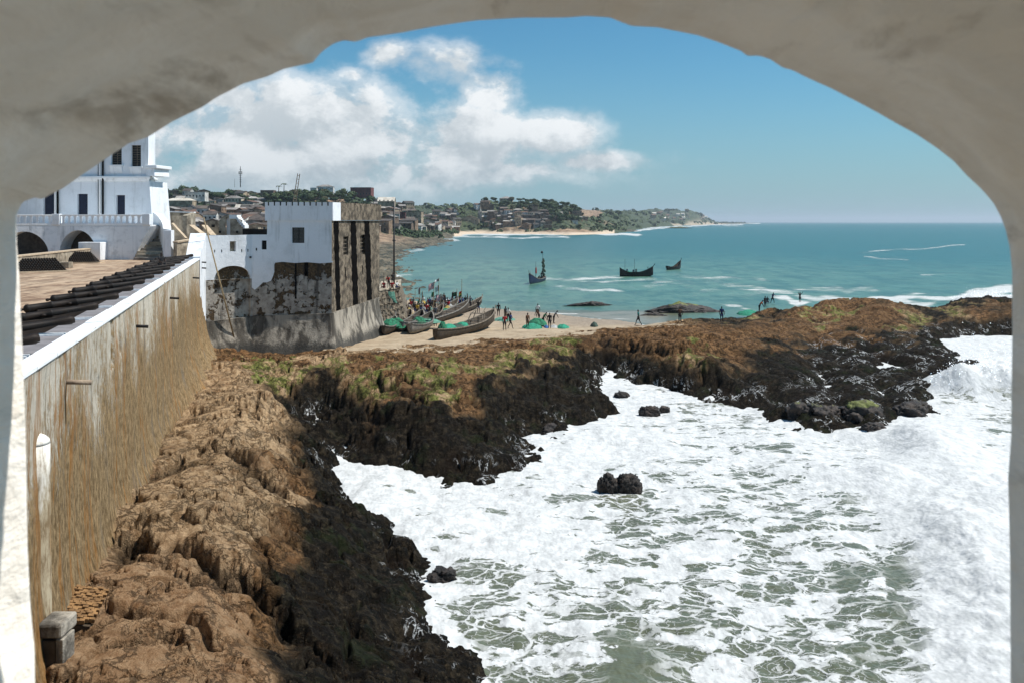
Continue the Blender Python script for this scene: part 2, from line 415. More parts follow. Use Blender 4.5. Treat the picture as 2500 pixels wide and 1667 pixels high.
simple('door_navy', (.006, .012, .035), .5, .3, 4, .1, .005)
simple('void_black', (.006, .006, .006), .9, .2, 2, 0)
simple('glass_dark', (.02, .024, .028), .15, .2, 2, 0, spec=.6)
# foliage, bark
for nm, c, c2 in (('leaf_dark', (.060, .095, .040), (.020, .036, .017)), ('leaf_mid', (.095, .125, .055), (.034, .052, .024)), ('leaf_olive', (.095, .095, .045), (.035, .036, .02))):
    m, n, b = new_mat(nm); f = n.noise(n.pos(), .18, 3, .6); g = n.noise(n.pos(), 1.2, 3, .6)
    n.put(b.inputs['Base Color'], n.mix(n.sm(n.math('ADD', n.math('MULTIPLY', f, .6), n.math('MULTIPLY', g, .4)), .36, .62), c2, c))
    b.inputs['Roughness'].default_value = .75; b.inputs['Specular IOR Level'].default_value = .2
simple('bark', (.09, .07, .05), .9, .4, 2, .3, .02)
# town walls and roofs
def housem(name, c, c2): simple(name, c, .9, .4, .35, .2, .05, col2=c2, objc=False, detail=6)
housem('wall_ochre', (.40, .32, .22), (.17, .12, .08)); housem('wall_grey', (.30, .28, .25), (.13, .12, .105)); housem('wall_brown', (.19, .13, .09), (.075, .05, .035))
housem('wall_white', (.62, .60, .55), (.33, .31, .28)); housem('wall_red', (.15, .045, .04), (.085, .03, .028)); housem('wall_cream', (.50, .43, .32), (.25, .2, .14)); housem('wall_mud', (.25, .17, .11), (.11, .07, .045))
def roofm(name, c, c2, rough=.7):
    m, n, b = new_mat(name); p = n.pos(); f = n.noise(p, .28, 6, .65)
    n.put(b.inputs['Base Color'], n.mix(n.sm(f, .35, .65), c2, c)); b.inputs['Roughness'].default_value = rough
    wv = n.n('ShaderNodeTexWave', wave_type='BANDS', bands_direction='X'); n.put(wv.inputs['Vector'], n.obj()); wv.inputs['Scale'].default_value = 2.2
    n.put(b.inputs['Normal'], n.bump(wv.outputs['Fac'], .5, .04))
roofm('roof_rust', (.17, .088, .05), (.07, .038, .025)); roofm('roof_zinc', (.46, .43, .39), (.25, .21, .17)); roofm('roof_brown', (.13, .10, .078), (.06, .045, .036))
roofm('roof_pale', (.66, .61, .52), (.48, .42, .34)); roofm('roof_dark', (.065, .056, .048), (.03, .026, .022)); roofm('roof_grey', (.28, .255, .23), (.15, .13, .115))

# rock of the shore (weights painted from where algae, sand and tide reach)
m, n, b = new_mat('shore_rock'); p = n.pos(); px, py, pz = n.xyz(p)
at = n.n('ShaderNodeAttribute', attribute_name='zone'); sep = n.n('ShaderNodeSeparateColor'); n.link(at.outputs['Color'], sep.inputs[0])
wo, wg, wk, wsand = sep.outputs[0], sep.outputs[1], sep.outputs[2], at.outputs['Alpha']
f0 = n.noise(p, .55, 6, .62); f1 = n.noise(p, 2.6, 9, .70); f2 = n.noise(n.scale(p, (1.5, .8, 1.3)), 7, 8, .74); grain = n.noise(p, 22, 5, .75)
wv_ = n.n('ShaderNodeTexNoise'); n.put(wv_.inputs['Vector'], p); wv_.inputs['Scale'].default_value = 1.5; wv_.inputs['Detail'].default_value = 6; wv_.inputs['Roughness'].default_value = .65
wp_ = n.vmath('ADD', p, n.scale(n.vmath('SUBTRACT', wv_.outputs['Color'], (.5, .5, .5)), (1.3, 1.3, 1.3)))
ck1 = n.voro(n.scale(wp_, (1, .6, 1.2)), .75, 'DISTANCE_TO_EDGE'); ck2 = n.voro(n.scale(wp_, (1.2, .7, 1.2)), 2.6, 'DISTANCE_TO_EDGE')
crk = n.math('MAXIMUM', n.math('MULTIPLY', n.sm(ck1, .045, .008), .9), n.math('MULTIPLY', n.sm(ck2, .07, .01), n.sm(n.noise(p, .8, 3, .5), .42, .62)))
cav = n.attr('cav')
tan_ = n.mix(n.sm(f1, .34, .66), (.25, .155, .078), (.66, .455, .265)); tan_ = n.mix(n.sm(f0, .52, .72, 0, .5), tan_, (.30, .15, .07)); tan_ = n.mix(n.sm(f2, .54, .70, 0, .55), tan_, (.10, .062, .036))
tan_ = n.mix(n.sm(grain, .54, .7, 0, .3), tan_, (.46, .35, .23)); tan_ = n.mix(n.sm(py, 30, 24, 0, .35), tan_, (.30, .135, .06))
org = n.mix(n.sm(f1, .36, .64), (.055, .032, .014), (.36, .195, .088)); org = n.mix(n.sm(f2, .5, .7, 0, .8), org, (.05, .028, .012)); org = n.mix(n.sm(f0, .52, .70, 0, .45), org, (.20, .080, .028)); org = n.mix(n.sm(n.noise(p, 1.2, 5, .7), .52, .66, 0, .7), org, (.045, .032, .018))
grn = n.mix(n.sm(f1, .34, .60), (.05, .05, .014), (.27, .29, .075)); grn = n.mix(n.sm(f2, .52, .70, 0, .8), grn, (.05, .045, .014))
blk = n.mix(n.sm(f1, .42, .70), (.005, .0045, .0035), (.052, .039, .024)); blk = n.mix(n.sm(f2, .55, .68, 0, .75), blk, (.115, .088, .055)); blk = n.mix(n.sm(f0, .52, .70, 0, .6), blk, (.020, .030, .010))
gl = n.sm(grain, .66, .74); blk = n.mix(n.math('MULTIPLY', gl, .22), blk, (.10, .08, .06))
snd = n.mix(n.sm(f0, .35, .65), (.34, .26, .175), (.43, .34, .235)); snd = n.mix(n.sm(f1, .58, .72, 0, .45), snd, (.27, .175, .10)); snd = n.mix(n.sm(pz, 1.0, .35), snd, (.29, .235, .18))
nz = n.math('MULTIPLY', n.math('SUBTRACT', f1, .5), 1.3); nz = n.math('ADD', nz, n.math('MULTIPLY', n.math('SUBTRACT', f0, .5), .9)); nz = n.math('ADD', nz, n.math('MULTIPLY', n.math('SUBTRACT', f2, .5), .5))
def wt(s_, lo=.32, hi=.68): return n.sm(n.math('ADD', s_, nz), lo, hi)
c = n.mix(wt(wo), tan_, org); c = n.mix(n.math('MULTIPLY', wt(wg, .46, .72), n.sm(n.noise(p, 1.1, 5, .65), .38, .56)), c, grn); c = n.mix(n.math('MULTIPLY', wt(wk, .02, .40), .8), c, n.mix(n.sm(f2, .4, .65), (.032, .021, .011), (.15, .095, .048))); c = n.mix(wt(wk, .34, .85), c, blk)
c = n.mix(n.sm(cav, -.15, -.8, 0, .75), c, (.016, .010, .006))  # shade in hollows and clefts painted into the rock colour
c = n.mix(n.math('MULTIPLY', crk, .6), c, (.014, .009, .006)); c = n.mix(n.sm(wsand, .42, .55), c, snd)
veins = n.noise(n.scale(p, (1, .8, .35)), 1.1, 5, .6, .8); vm = n.sm(n.math('ABSOLUTE', n.math('SUBTRACT', veins, .5)), .022, .006); vm = n.math('MULTIPLY', vm, n.sm(n.noise(p, .45, 3, .5), .50, .60))
wet = n.attr('wash'); vm = n.math('MULTIPLY', vm, n.math('MULTIPLY', wet, n.sm(n.noise(p, 7, 4, .6), .36, .56)))
c = n.mix(n.math('MULTIPLY', vm, .95), c, (.86, .87, .86))
n.put(b.inputs['Base Color'], c)
b.inputs['Roughness'].default_value = .85; b.inputs['Specular IOR Level'].default_value = .08
hb = n.math('ADD', n.math('MULTIPLY', f1, 1.1), n.math('ADD', n.math('MULTIPLY', f2, .8), n.math('MULTIPLY', grain, .35))); hb = n.math('SUBTRACT', hb, n.math('MULTIPLY', crk, .6))
hb = n.math('MULTIPLY', hb, n.math('SUBTRACT', 1.0, n.math('MULTIPLY', n.sm(wsand, .42, .55), .85)))
n.put(b.inputs['Normal'], n.bump(hb, 1.0, .20))
# loose sea rocks
m, n, b = new_mat('sea_rock'); p = n.pos(); px, py, pz = n.xyz(p); f1 = n.noise(p, 2.2, 8, .7, .3); grain = n.noise(p, 22, 4, .7)
c = n.mix(n.sm(f1, .4, .7), (.011, .009, .008), (.075, .050, .036)); c = n.mix(n.sm(n.math('MULTIPLY', n.noise(p, .9, 3, .5), n.sm(pz, .5, 1.3)), .42, .55), c, (.17, .19, .04))
c = n.mix(n.math('MULTIPLY', n.sm(grain, .62, .72), .35), c, (.16, .12, .10))
n.put(b.inputs['Base Color'], c); b.inputs['Roughness'].default_value = .6; n.put(b.inputs['Normal'], n.bump(n.math('ADD', f1, n.math('MULTIPLY', grain, .3)), 1, .2))

# sea with foam
m, n, b = new_mat('sea_water'); p = n.pos(); px, py, pz = n.xyz(p)
foam = n.attr('foam'); tone = n.attr('tone'); fluff = n.attr('fluff')
flat = n.scale(p, (1, 1, 0)); wp = n.n('ShaderNodeTexNoise'); n.put(wp.inputs['Vector'], flat); wp.inputs['Scale'].default_value = .5; wp.inputs['Detail'].default_value = 4
off = n.vmath('SUBTRACT', wp.outputs['Color'], (.5, .5, .5)); warped = n.vmath('ADD', n.scale(flat, (.72, 1, 1)), n.scale(off, (1.5, 1.3, 0)))
fw = n.n('ShaderNodeTexNoise'); n.put(fw.inputs['Vector'], flat); fw.inputs['Scale'].default_value = 2.4; fw.inputs['Detail'].default_value = 4; fw.inputs['Roughness'].default_value = .6
w2_ = n.vmath('ADD', warped, n.scale(n.vmath('SUBTRACT', fw.outputs['Color'], (.5, .5, .5)), (.42, .42, 0)))
hole = n.noise(warped, .55, 5, .6); hole2 = n.noise(w2_, 2.0, 6, .62)
def vcell(vec, sc):
    nd = n.n('ShaderNodeTexVoronoi', feature='F1'); n.put(nd.inputs['Vector'], vec); nd.inputs['Scale'].default_value = sc
    sp_ = n.n('ShaderNodeSeparateColor'); n.link(nd.outputs['Color'], sp_.inputs[0]); return sp_.outputs[0], n.voro(vec, sc, 'DISTANCE_TO_EDGE')
r1c, cell2 = vcell(w2_, 1.25); r2c, cell = vcell(w2_, 3.4)
pat = n.math('ADD', n.math('ADD', n.math('MULTIPLY', n.math('SUBTRACT', hole, .5), 1.35), n.math('MULTIPLY', n.math('SUBTRACT', hole2, .5), .55)), n.math('ADD', n.math('MULTIPLY', n.math('SUBTRACT', r1c, .5), .22), n.math('ADD', n.math('MULTIPLY', n.math('SUBTRACT', r2c, .5), .09), .5)))
solid = n.sm(n.math('ADD', n.math('SUBTRACT', pat, 1.0), foam), -.05, .0)
thk = n.lin(hole2, .3, .7, .5, 1.6)
web = n.math('MAXIMUM', n.sm(n.math('DIVIDE', cell2, thk), .085, .030), n.math('MULTIPLY', n.sm(n.math('DIVIDE', cell, thk), .055, .015), .65))
web = n.math('MULTIPLY', web, n.sm(foam, .26, .44))
fm = n.math('MAXIMUM', solid, n.math('MULTIPLY', web, .9))
far_streak = n.attr('streak'); sn = n.noise(n.scale(flat, (.22, .7, 1)), .9, 7, .72, .3); far_m = n.math('MULTIPLY', n.sm(n.math('ADD', n.math('SUBTRACT', sn, 1.0), far_streak), -.10, .14), .9)
fm = n.math('MAXIMUM', fm, far_m); fm = n.math('MAXIMUM', fm, fluff, clamp=True)
deep = (.012, .112, .108); bay = (.100, .205, .148); surf = (.105, .115, .072)
wc = n.mix(n.sm(tone, 0, .5), deep, bay); wc = n.mix(n.sm(tone, .5, 1), wc, surf); wc = n.mix(n.sm(tone, 1, 1.6), wc, (.40, .34, .27))
ripd = n.noise(n.scale(flat, (.30, 1, 1)), .16, 8, .72); wc = n.mix(n.math('MULTIPLY', n.sm(ripd, .42, .60, 0, .5), n.sm(tone, .85, .6)), wc, tuple(x*.55 for x in bay))  # dark ripple shading painted into the water colour
chop = n.noise(n.scale(flat, (1, .38, 1)), 0.16, 7, .80); offs = n.sm(tone, .85, .6); wc = n.mix(n.math('MULTIPLY', n.sm(chop, .46, .58), n.math('MULTIPLY', offs, .6)), wc, (.012, .075, .068)); wc = n.mix(n.math('MULTIPLY', n.sm(n.noise(n.scale(flat, (1, .45, 1)), .22, 7, .82), .60, .68), n.math('MULTIPLY', offs, .45)), wc, (.42, .50, .46))  # dark chop shading painted into the water colour; pale specks are foam flecks
thinf = n.math('MULTIPLY', n.sm(foam, .4, .9), n.sm(hole2, .35, .65)); wc = n.mix(n.math('MULTIPLY', thinf, .45), wc, (.45, .47, .40))
foamc = n.mix(n.sm(n.noise(flat, 1.7, 6, .65, .5), .35, .65), (.49, .50, .49), (.63, .635, .625))
n.put(b.inputs['Base Color'], n.mix(fm, wc, foamc))
n.put(b.inputs['Roughness'], n.lin(fm, 0, 1, .28, .9)); b.inputs['IOR'].default_value = 1.33
n.put(b.inputs['Specular IOR Level'], n.lin(fm, 0, 1, .5, .1))
near_ = n.sm(py, 400, 60)
w1 = n.noise(n.scale(flat, (.55, 1, 1)), .9, 6, .62, .3); w2 = n.noise(n.scale(flat, (.8, .5, 1)), .15, 6, .7); 
hb = n.math('ADD', n.math('MULTIPLY', w1, .25), n.math('MULTIPLY', w2, 1.6)); hb = n.math('ADD', hb, n.math('MULTIPLY', fm, n.math('ADD', .06, n.math('MULTIPLY', hole2, .10))))
n.put(b.inputs['Normal'], n.bump(hb, .75, .5))
m, n, b = new_mat('spray_white'); tr = n.n('ShaderNodeBsdfTranslucent'); tr.inputs[0].default_value = (.8, .8, .8, 1); df = n.n('ShaderNodeBsdfDiffuse'); df.inputs[0].default_value = (.75, .75, .75, 1); ad = n.n('ShaderNodeAddShader'); n.link(tr.outputs[0], ad.inputs[0]); n.link(df.outputs[0], ad.inputs[1]); n.link(ad.outputs[0], m.node_tree.nodes['Material Output'].inputs[0])
# distant land
m, n, b = new_mat('far_land'); p = n.pos(); px, py, pz = n.xyz(p); veg = n.attr('veg')
f = n.noise(p, .03, 6, .62); g = n.noise(p, .14, 6, .7); h_ = n.noise(n.scale(p, (1, 1, .3)), .25, 4, .6)
earth = n.mix(n.sm(g, .38, .64), (.135, .085, .05), (.40, .27, .17)); greenc = n.mix(n.sm(g, .36, .62), (.016, .028, .013), (.065, .085, .036))
c = n.mix(n.sm(n.math('ADD', veg, n.math('MULTIPLY', n.math('SUBTRACT', h_, .5), .9)), .38, .6), earth, greenc)
c = n.mix(n.attr('sand'), c, (.60, .47, .34)); c = n.mix(n.attr('rocky'), c, n.mix(n.sm(g, .4, .62), (.035, .035, .022), (.16, .13, .085)))
n.put(b.inputs['Base Color'], c); b.inputs['Roughness'].default_value = .95; n.put(b.inputs['Normal'], n.bump(g, .8, 2.5))
# ------------------------------------------------------------------ shore: traced waterline (preview pixels), turned into metres
T_, O_, G_, K_, S_ = (0,0,0,0), (1,0,0,0), (.35,1,0,0), (.2,0,1,0), (0,0,0,1)
shore = [(1075,1568),(1015,1500),(985,1440),(955,1405),(930,1385),(932,1340),(905,1312),(938,1297),(928,1268),(890,1240),(850,1208),(820,1195),(790,1165),(765,1140),(742,1108),(745,1060),
 (748,1015),(735,990),(712,975),(702,955),(735,962),(760,985),(776,1005),(785,1052),(830,1055),(880,1066),(930,1070),(985,1088),(1040,1098),(1100,1106),(1160,1100),(1210,1085),(1228,1060),(1222,1028),(1200,1005),
 (1240,985),(1300,1005),(1262,972),(1305,965),(1392,958),(1396,935),(1345,915),(1388,880),(1384,846),(1425,858),(1460,870),(1530,892),(1600,912),(1650,915),(1700,925),(1765,935),(1830,975),(1900,982),(1955,975),
 (2035,990),(2060,962),(2130,950),(2108,925),(2150,905),(2195,888),(2232,860),(2228,835),(2180,818),(2162,800),(2172,776),(2240,768),(2317,768),(2600,768)]
back = [(2600,712),(2317,716),(2230,718),(2150,724),(2105,734),(2060,727),(1980,724),(1880,724),(1835,733),(1815,739),(1770,731),(1720,735),(1690,743),(1670,749),(1600,752),(1540,752),(1470,746),(1400,737),(1290,727),(1180,716),(1060,706),(960,700),(880,690)]
def vP(p, z=0.0): x, y, _ = P(p[0]*VK, p[1]*VK, z); return (x, y)
land_poly = [vP(p) for p in shore]+[vP(p) for p in back]+[(-22, 175), (-90, 175), (-90, 5), (4, 5), (2, 20)]

# (preview u, v, height, zone)
CP = [(130,1568,4.3,T_),(400,1568,3.9,T_),(560,1568,3.2,T_),(700,1568,2.1,K_),(900,1568,1.2,K_),(1040,1568,.5,K_),
 (150,1450,4.1,T_),(300,1420,4.2,T_),(480,1400,3.9,T_),(600,1380,3.0,O_),(680,1400,2.3,K_),(780,1400,1.6,K_),(880,1420,.9,K_),
 (250,1250,3.9,T_),(400,1250,4.1,T_),(560,1250,3.8,T_),(660,1250,2.8,O_),(740,1270,1.9,K_),(860,1290,.9,K_),
 (350,1080,3.4,T_),(480,1100,3.9,T_),(600,1120,3.3,T_),(670,1110,2.6,O_),(725,1180,1.8,K_),
 (430,950,2.7,T_),(540,950,3.3,T_),(630,960,3.4,T_),(690,1000,2.8,O_),(730,1060,1.9,K_),
 (500,880,2.1,T_),(560,860,2.4,T_),(620,900,2.8,T_),(665,930,2.6,T_),(560,815,1.6,O_),(600,845,1.6,G_),(625,855,1.5,G_),(650,870,1.7,G_),
 (700,820,1.8,O_),(760,825,2.3,T_),(700,860,2.3,G_),(780,865,2.7,G_),(830,830,2.7,O_),(900,825,2.8,O_),(870,865,2.8,G_),(950,840,3.0,O_),(900,895,2.6,O_),(1000,870,2.9,G_),(1040,845,3.0,G_),(1060,825,2.8,O_),(1130,808,2.5,O_),(1120,860,2.6,G_),(1200,795,2.4,O_),(1250,800,2.5,G_),(1310,785,2.5,G_),(1355,780,2.4,O_),(1200,840,2.5,G_),
 (720,905,2.0,K_),(800,915,2.4,O_),(870,930,2.2,K_),(960,905,2.6,G_),(1010,900,2.5,G_),(1060,905,2.3,O_),(1130,900,2.2,K_),(1220,880,2.0,K_),(1300,850,2.0,K_),(1350,820,2.1,K_),
 (770,970,1.3,K_),(900,985,1.7,K_),(1000,980,1.9,K_),(1100,965,1.6,K_),(1200,940,1.3,K_),(1310,920,.9,K_),(850,1040,.9,K_),(1000,1050,1.0,K_),(1100,1060,.9,K_),(1185,1045,.7,K_),
 (1400,765,2.5,O_),(1450,760,2.8,O_),(1500,757,2.8,O_),(1600,760,2.8,O_),(1700,765,2.5,O_),(1450,800,2.6,O_),(1530,800,2.7,O_),(1620,795,2.6,O_),(1700,800,2.3,O_),(1560,822,2.5,G_),(1610,818,2.5,G_),(1480,830,2.2,O_),(1420,815,1.9,K_),(1470,855,1.5,K_),(1540,870,1.6,K_),(1600,880,1.6,K_),(1660,845,2.3,K_),(1700,870,1.6,K_),
 (1760,745,1.7,O_),(1800,775,1.8,O_),(1800,800,1.9,K_),(1900,760,1.6,O_),(1900,790,1.2,K_),(2000,775,1.1,K_),(2000,800,.9,K_),(2100,810,.9,K_),(2180,850,.8,K_),(1800,850,1.6,K_),(1780,900,.9,K_),(1900,860,.6,K_),(2000,880,.5,K_),(2100,870,.6,K_),(1870,930,.5,K_),(1960,950,.4,K_),(2050,930,.35,K_),(1990,835,.45,K_),(1900,820,.7,K_),
 (1700,722,1.6,G_),(1735,706,1.9,G_),(1780,700,2.3,O_),(1700,745,1.0,K_),(1770,730,1.0,K_),(1840,708,2.5,O_),(1900,692,2.9,O_),(1980,692,2.9,O_),(1870,728,1.6,G_),(1950,722,1.7,G_),(2050,714,2.6,O_),(1980,735,2.2,O_),(2080,735,1.9,G_),(1900,745,1.4,O_),
 (2150,700,2.3,K_),(2220,680,3.2,K_),(2300,682,2.6,K_),(2200,712,2.2,G_),(2290,715,2.4,O_),(2200,745,2.0,O_),(2300,750,2.0,K_),(2130,748,.9,K_),(2260,765,1.2,K_),(2440,700,2.6,O_),(2440,760,1.5,K_),
 (800,795,1.5,S_),(880,778,1.3,S_),(960,775,1.3,S_),(900,750,1.4,S_),(1000,790,1.5,S_),(1100,770,1.2,S_),(1060,740,1.0,S_),(1180,770,1.2,S_),(1200,740,.8,S_),(1290,760,1.1,S_),(1290,738,.45,S_),(1340,755,.8,S_),(1400,745,.45,S_),(1480,746,.25,S_),(700,790,1.6,O_),(620,805,1.6,O_),(1000,715,.7,S_),(1100,715,.3,S_),(900,715,1.2,S_)]
cpq = []; cpz = []; cpo = []
for (u, v, z, zo) in CP:
    x, y, _ = P(u*VK, v*VK, z); cpq.append((1250+x*F/y, F*CH/y)); cpz.append(z); cpo.append(zo)
cpq = np.array(cpq); cpz = np.array(cpz)[:, None]; cpo = np.array(cpo)
def bilin(G, us, qs, u, q):
    iu = np.clip((u-us[0])/(us[1]-us[0]), 0, len(us)-1.001); iq = np.clip((q-qs[0])/(qs[1]-qs[0]), 0, len(qs)-1.001)
    a = iu.astype(int); b_ = iq.astype(int); s_ = iu-a; t = iq-b_
    return (G[b_, a]*(1-s_)+G[b_, a+1]*s_)*(1-t)+(G[b_+1, a]*(1-s_)+G[b_+1, a+1]*s_)*t
Lq = lambda q: 560*np.log(np.maximum(q, 1))           # balanced row coordinate
cpn = np.stack([cpq[:, 0]/300, Lq(cpq[:, 1])/300], 1)
us_c = np.linspace(-150, 2950, 190); qs_c = np.linspace(Lq(90), Lq(1800), 150)
UU, QQ = np.meshgrid(us_c, qs_c)
Zc = tps(cpn, cpz, np.stack([UU.ravel()/300, QQ.ravel()/300], 1))[:, 0].reshape(UU.shape)
Zc = np.clip(Zc, .15, 4.6)

u1 = np.arange(-120, 2760, 2.7); q1 = np.concatenate([np.arange(1760, 420, -3.1), np.arange(420, 90, -1.5)])
U2, Q2 = np.meshgrid(u1, q1)
Y0 = F*CH/Q2; X0 = (U2-1250)/F*Y0
wx = X0+(fbm(X0*.45, Y0*.45, 4, 3)-.5)*2.6+(fbm(X0*2.2, Y0*2.2, 3, 31)-.5)*.8; wy = Y0+(fbm(X0*.45+50, Y0*.45, 4, 4)-.5)*3.2+(fbm(X0*2.2, Y0*2.2+9, 3, 32)-.5)*.8
SDs = sdist(wx, wy, land_poly); 
Zb = bilin(Zc, us_c, qs_c, U2, Lq(Q2))
# zone weights from the nearest painted points, with ragged borders
wu = U2+(fbm(X0*.35, Y0*.35, 5, 8, .6)-.5)*210; wq = Lq(Q2)+(fbm(X0*.35+9, Y0*.35, 5, 9, .6)-.5)*160
zone = np.zeros(U2.shape+(4,)); tot = np.zeros(U2.shape)
for (cu, cq), zo in zip(cpq, cpo):
    wgt = 1/(((wu-cu)/1.0)**2+((wq-Lq(cq))*1.25)**2+160)**1.7
    tot += wgt
    for k in range(4):
        if zo[k]: zone[..., k] += wgt*zo[k]
zone /= tot[..., None]
sand = ss(zone[..., 3], .40, .62)
low = 1-ss(SDs, .6, 3.0)
prof = np.where(SDs > 0, ss(SDs, -1.2, 1+1.3*Zb)*1.0, ss(SDs, -1.2, 1+1.3*Zb))
Zt = Zb*prof-.9*(1-ss(SDs, -3.2, .2))*(1-sand*.7)
rough_amt = (1-sand)*ss(SDs, -2.5, 1.0)
# folded strata, clefts, knobs
ang = math.radians(28); xr = X0*math.cos(ang)+Y0*math.sin(ang); yr = -X0*math.sin(ang)+Y0*math.cos(ang)
wrp = (fbm(X0*.16, Y0*.16, 3, 12)-.5)*7
strata = fbm(xr*.42+wrp, yr*1.35+wrp, 5, 14, .55, True)
big = fbm(X0*.13, Y0*.13, 3, 15)-.5
knob1, knob2, kid = worley(X0*.62+(fbm(X0, Y0, 3, 21)-.5)*1.2, Y0*.5+(fbm(X0, Y0, 3, 22)-.5)*1.2, 5)
s1, s2, sid = worley(X0*1.9, Y0*1.6, 9)
crack = fbm(X0*.23+30, Y0*.30, 4, 17); cr = 1-ss(np.abs(crack-.5), .004, .028)
crack2 = fbm(xr*.5, yr*.9+7, 4, 18); cr2 = 1-ss(np.abs(crack2-.52), .003, .020)
fine = fbm(X0*2.6, Y0*2.6, 4, 19)-.5
kk = np.clip(zone[..., 2]+low*.6, 0, 1)
dist_k = np.clip(Y0/60, .35, 1.5)
farR = ss(Y0, 78, 105)
sft = fbm(xr*.22+wrp*.35, yr*.42+wrp*.35, 5, 14, .5)+.05; w1_, w2_, wid_ = worley(xr*.26+wrp*.25+(fbm(X0*1.3, Y0*1.3, 4, 55)-.5)*.5, yr*.34+(fbm(X0*1.3+4, Y0*1.3, 4, 56)-.5)*.5, 33); jn = 1-ss(w2_-w1_, .02, .16)
disp = (sft-.55)*(1.5+.2*kk)+(strata-.55)*.22-jn*.38+(wid_-.5)*.5+big*1.6*(.5+.4*kk)*(1-.6*farR)+(.42-np.minimum(knob1, 1)**2*.9)*(.18+.60*kk)+(.30-np.minimum(s1, 1)**2*.8)*(.03+.10*kk)+fine*(.05+.05*kk)
clefts = [([(288,1288),(340,1318),(420,1330),(500,1352),(580,1368),(660,1392)],.26,.75,.35),([(440,1395),(490,1415),(560,1436)],.16,.45,.15),([(500,1052),(560,1078),(610,1105),(650,1122)],.34,.7,.3),([(300,1180),(380,1215),(470,1225),(560,1215)],.14,.3,.12),
 ([(530,1255),(570,1238),(610,1290)],.18,.5,.1),([(240,1480),(330,1505),(430,1500),(520,1540)],.16,.35,.2),([(420,1010),(520,1020),(600,1000)],.14,.25,.1),([(690,905),(650,870),(620,862)],.30,.4,0),([(870,885),(930,905),(975,925)],.3,.6,.2),([(960,850),(1010,880),(1040,905)],.2,.4,.1),
 ([(1430,790),(1480,800),(1540,812),(1620,806)],.35,.6,.4),([(1500,825),(1560,842),(1640,838),(1690,858)],.4,.7,.5),([(1180,830),(1260,845),(1340,838)],.35,.6,.3),([(1380,770),(1395,800),(1400,840)],.5,.7,0),([(780,905),(840,930),(900,945)],.3,.5,.3),([(1040,930),(1100,925),(1180,905)],.3,.5,.3)]
cl_d = np.zeros(U2.shape)
for (pl, wd_, dp_, st_) in clefts:
    pw = [P(u*VK, v*VK, 3.0 if u < 700 else 2.2)[:2] for u, v in pl]; dd = np.full(U2.shape, 1e9); sg = np.zeros(U2.shape)
    wjx = X0+(fbm(X0*1.1, Y0*1.1, 4, 52)-.5)*1.0; wjy = Y0+(fbm(X0*1.1+5, Y0*1.1, 4, 53)-.5)*1.0
    for a_, b_ in zip(pw[:-1], pw[1:]):
        ex, ey = b_[0]-a_[0], b_[1]-a_[1]; t = np.clip(((wjx-a_[0])*ex+(wjy-a_[1])*ey)/(ex*ex+ey*ey), 0, 1); d__ = np.hypot(wjx-a_[0]-t*ex, wjy-a_[1]-t*ey); m_ = d__ < dd
        dd = np.where(m_, d__, dd); sg = np.where(m_, np.sign(ex*(wjy-a_[1])-ey*(wjx-a_[0])), sg)
    cl_d += -dp_*np.exp(-(dd/wd_)**2)+st_*np.where(sg > 0, 1, -.6)*np.exp(-(dd/1.3)**2)*(1-np.exp(-(dd/(wd_*.7))**2))
disp -= cr*(.85*ss(fbm(X0*.1, Y0*.1, 2, 51), .4, .6)+.15)+cr2*.2
disp = disp+cl_d
rise = Zt+disp*rough_amt*.70*np.clip(Zb/1.2, .45, 1.15)*(1-.35*farR)
stepn = .6; tw = rise+wrp*.06+(xr*.05); fr_ = tw/stepn-np.floor(tw/stepn); ter = stepn*(ss(fr_, .2, .8)-fr_)
rise += ter*.35*rough_amt
reefm = np.maximum(ss(U2, 1850, 2000)*ss(Q2, 262, 300), ss(U2, 1690, 1850)*ss(Q2, 345, 385))*(SDs > -3); r1, r2, rid = worley((X0*.8+Y0*.35+wrp*.12)*.42, (Y0*.5-X0*.25)*.42, 77)
reef_z = .15+Zb*.45+(.42-np.minimum(r1, 1)**2*1.5)*1.25+(strata-.55)*.3+(.3-s1**2)*.2
rise = rise*(1-reefm)+(reef_z*np.clip(prof*1.3, -.6, 1)-.9*(1-ss(SDs, -3.2, .2)))*reefm
Zt = rise
Zt += sand*((fbm(X0*.5, Y0*.5, 4, 25)-.5)*.22+(fbm(X0*2.5, Y0*2.0, 2, 26)-.5)*.06)*ss(SDs, 0, 4)
# sea-ledges of the right hand reef: water stands between them
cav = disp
zone[..., 2] = np.clip(zone[..., 2]+(low*(1-sand))*.95, 0, 1); zone[..., 3] = sand
zone[..., 1] *= (1-low); zone[..., 0] = np.clip(zone[..., 0]*(1-low*.7), 0, 1)
wash = ss(1.15-Zt, .0, .9)*(1-sand)*ss(U2, 900, 1300)+ (1-ss(SDs, .2, 1.3))*(1-sand)*.9
reef = ss(U2, 1850, 2050)*ss(Q2, 215, 280); wash = np.clip(wash*(1-ss(Q2, 0, 1)*0)+reef*.7*(1-ss(Zt, .9, 1.6)), 0, 1)
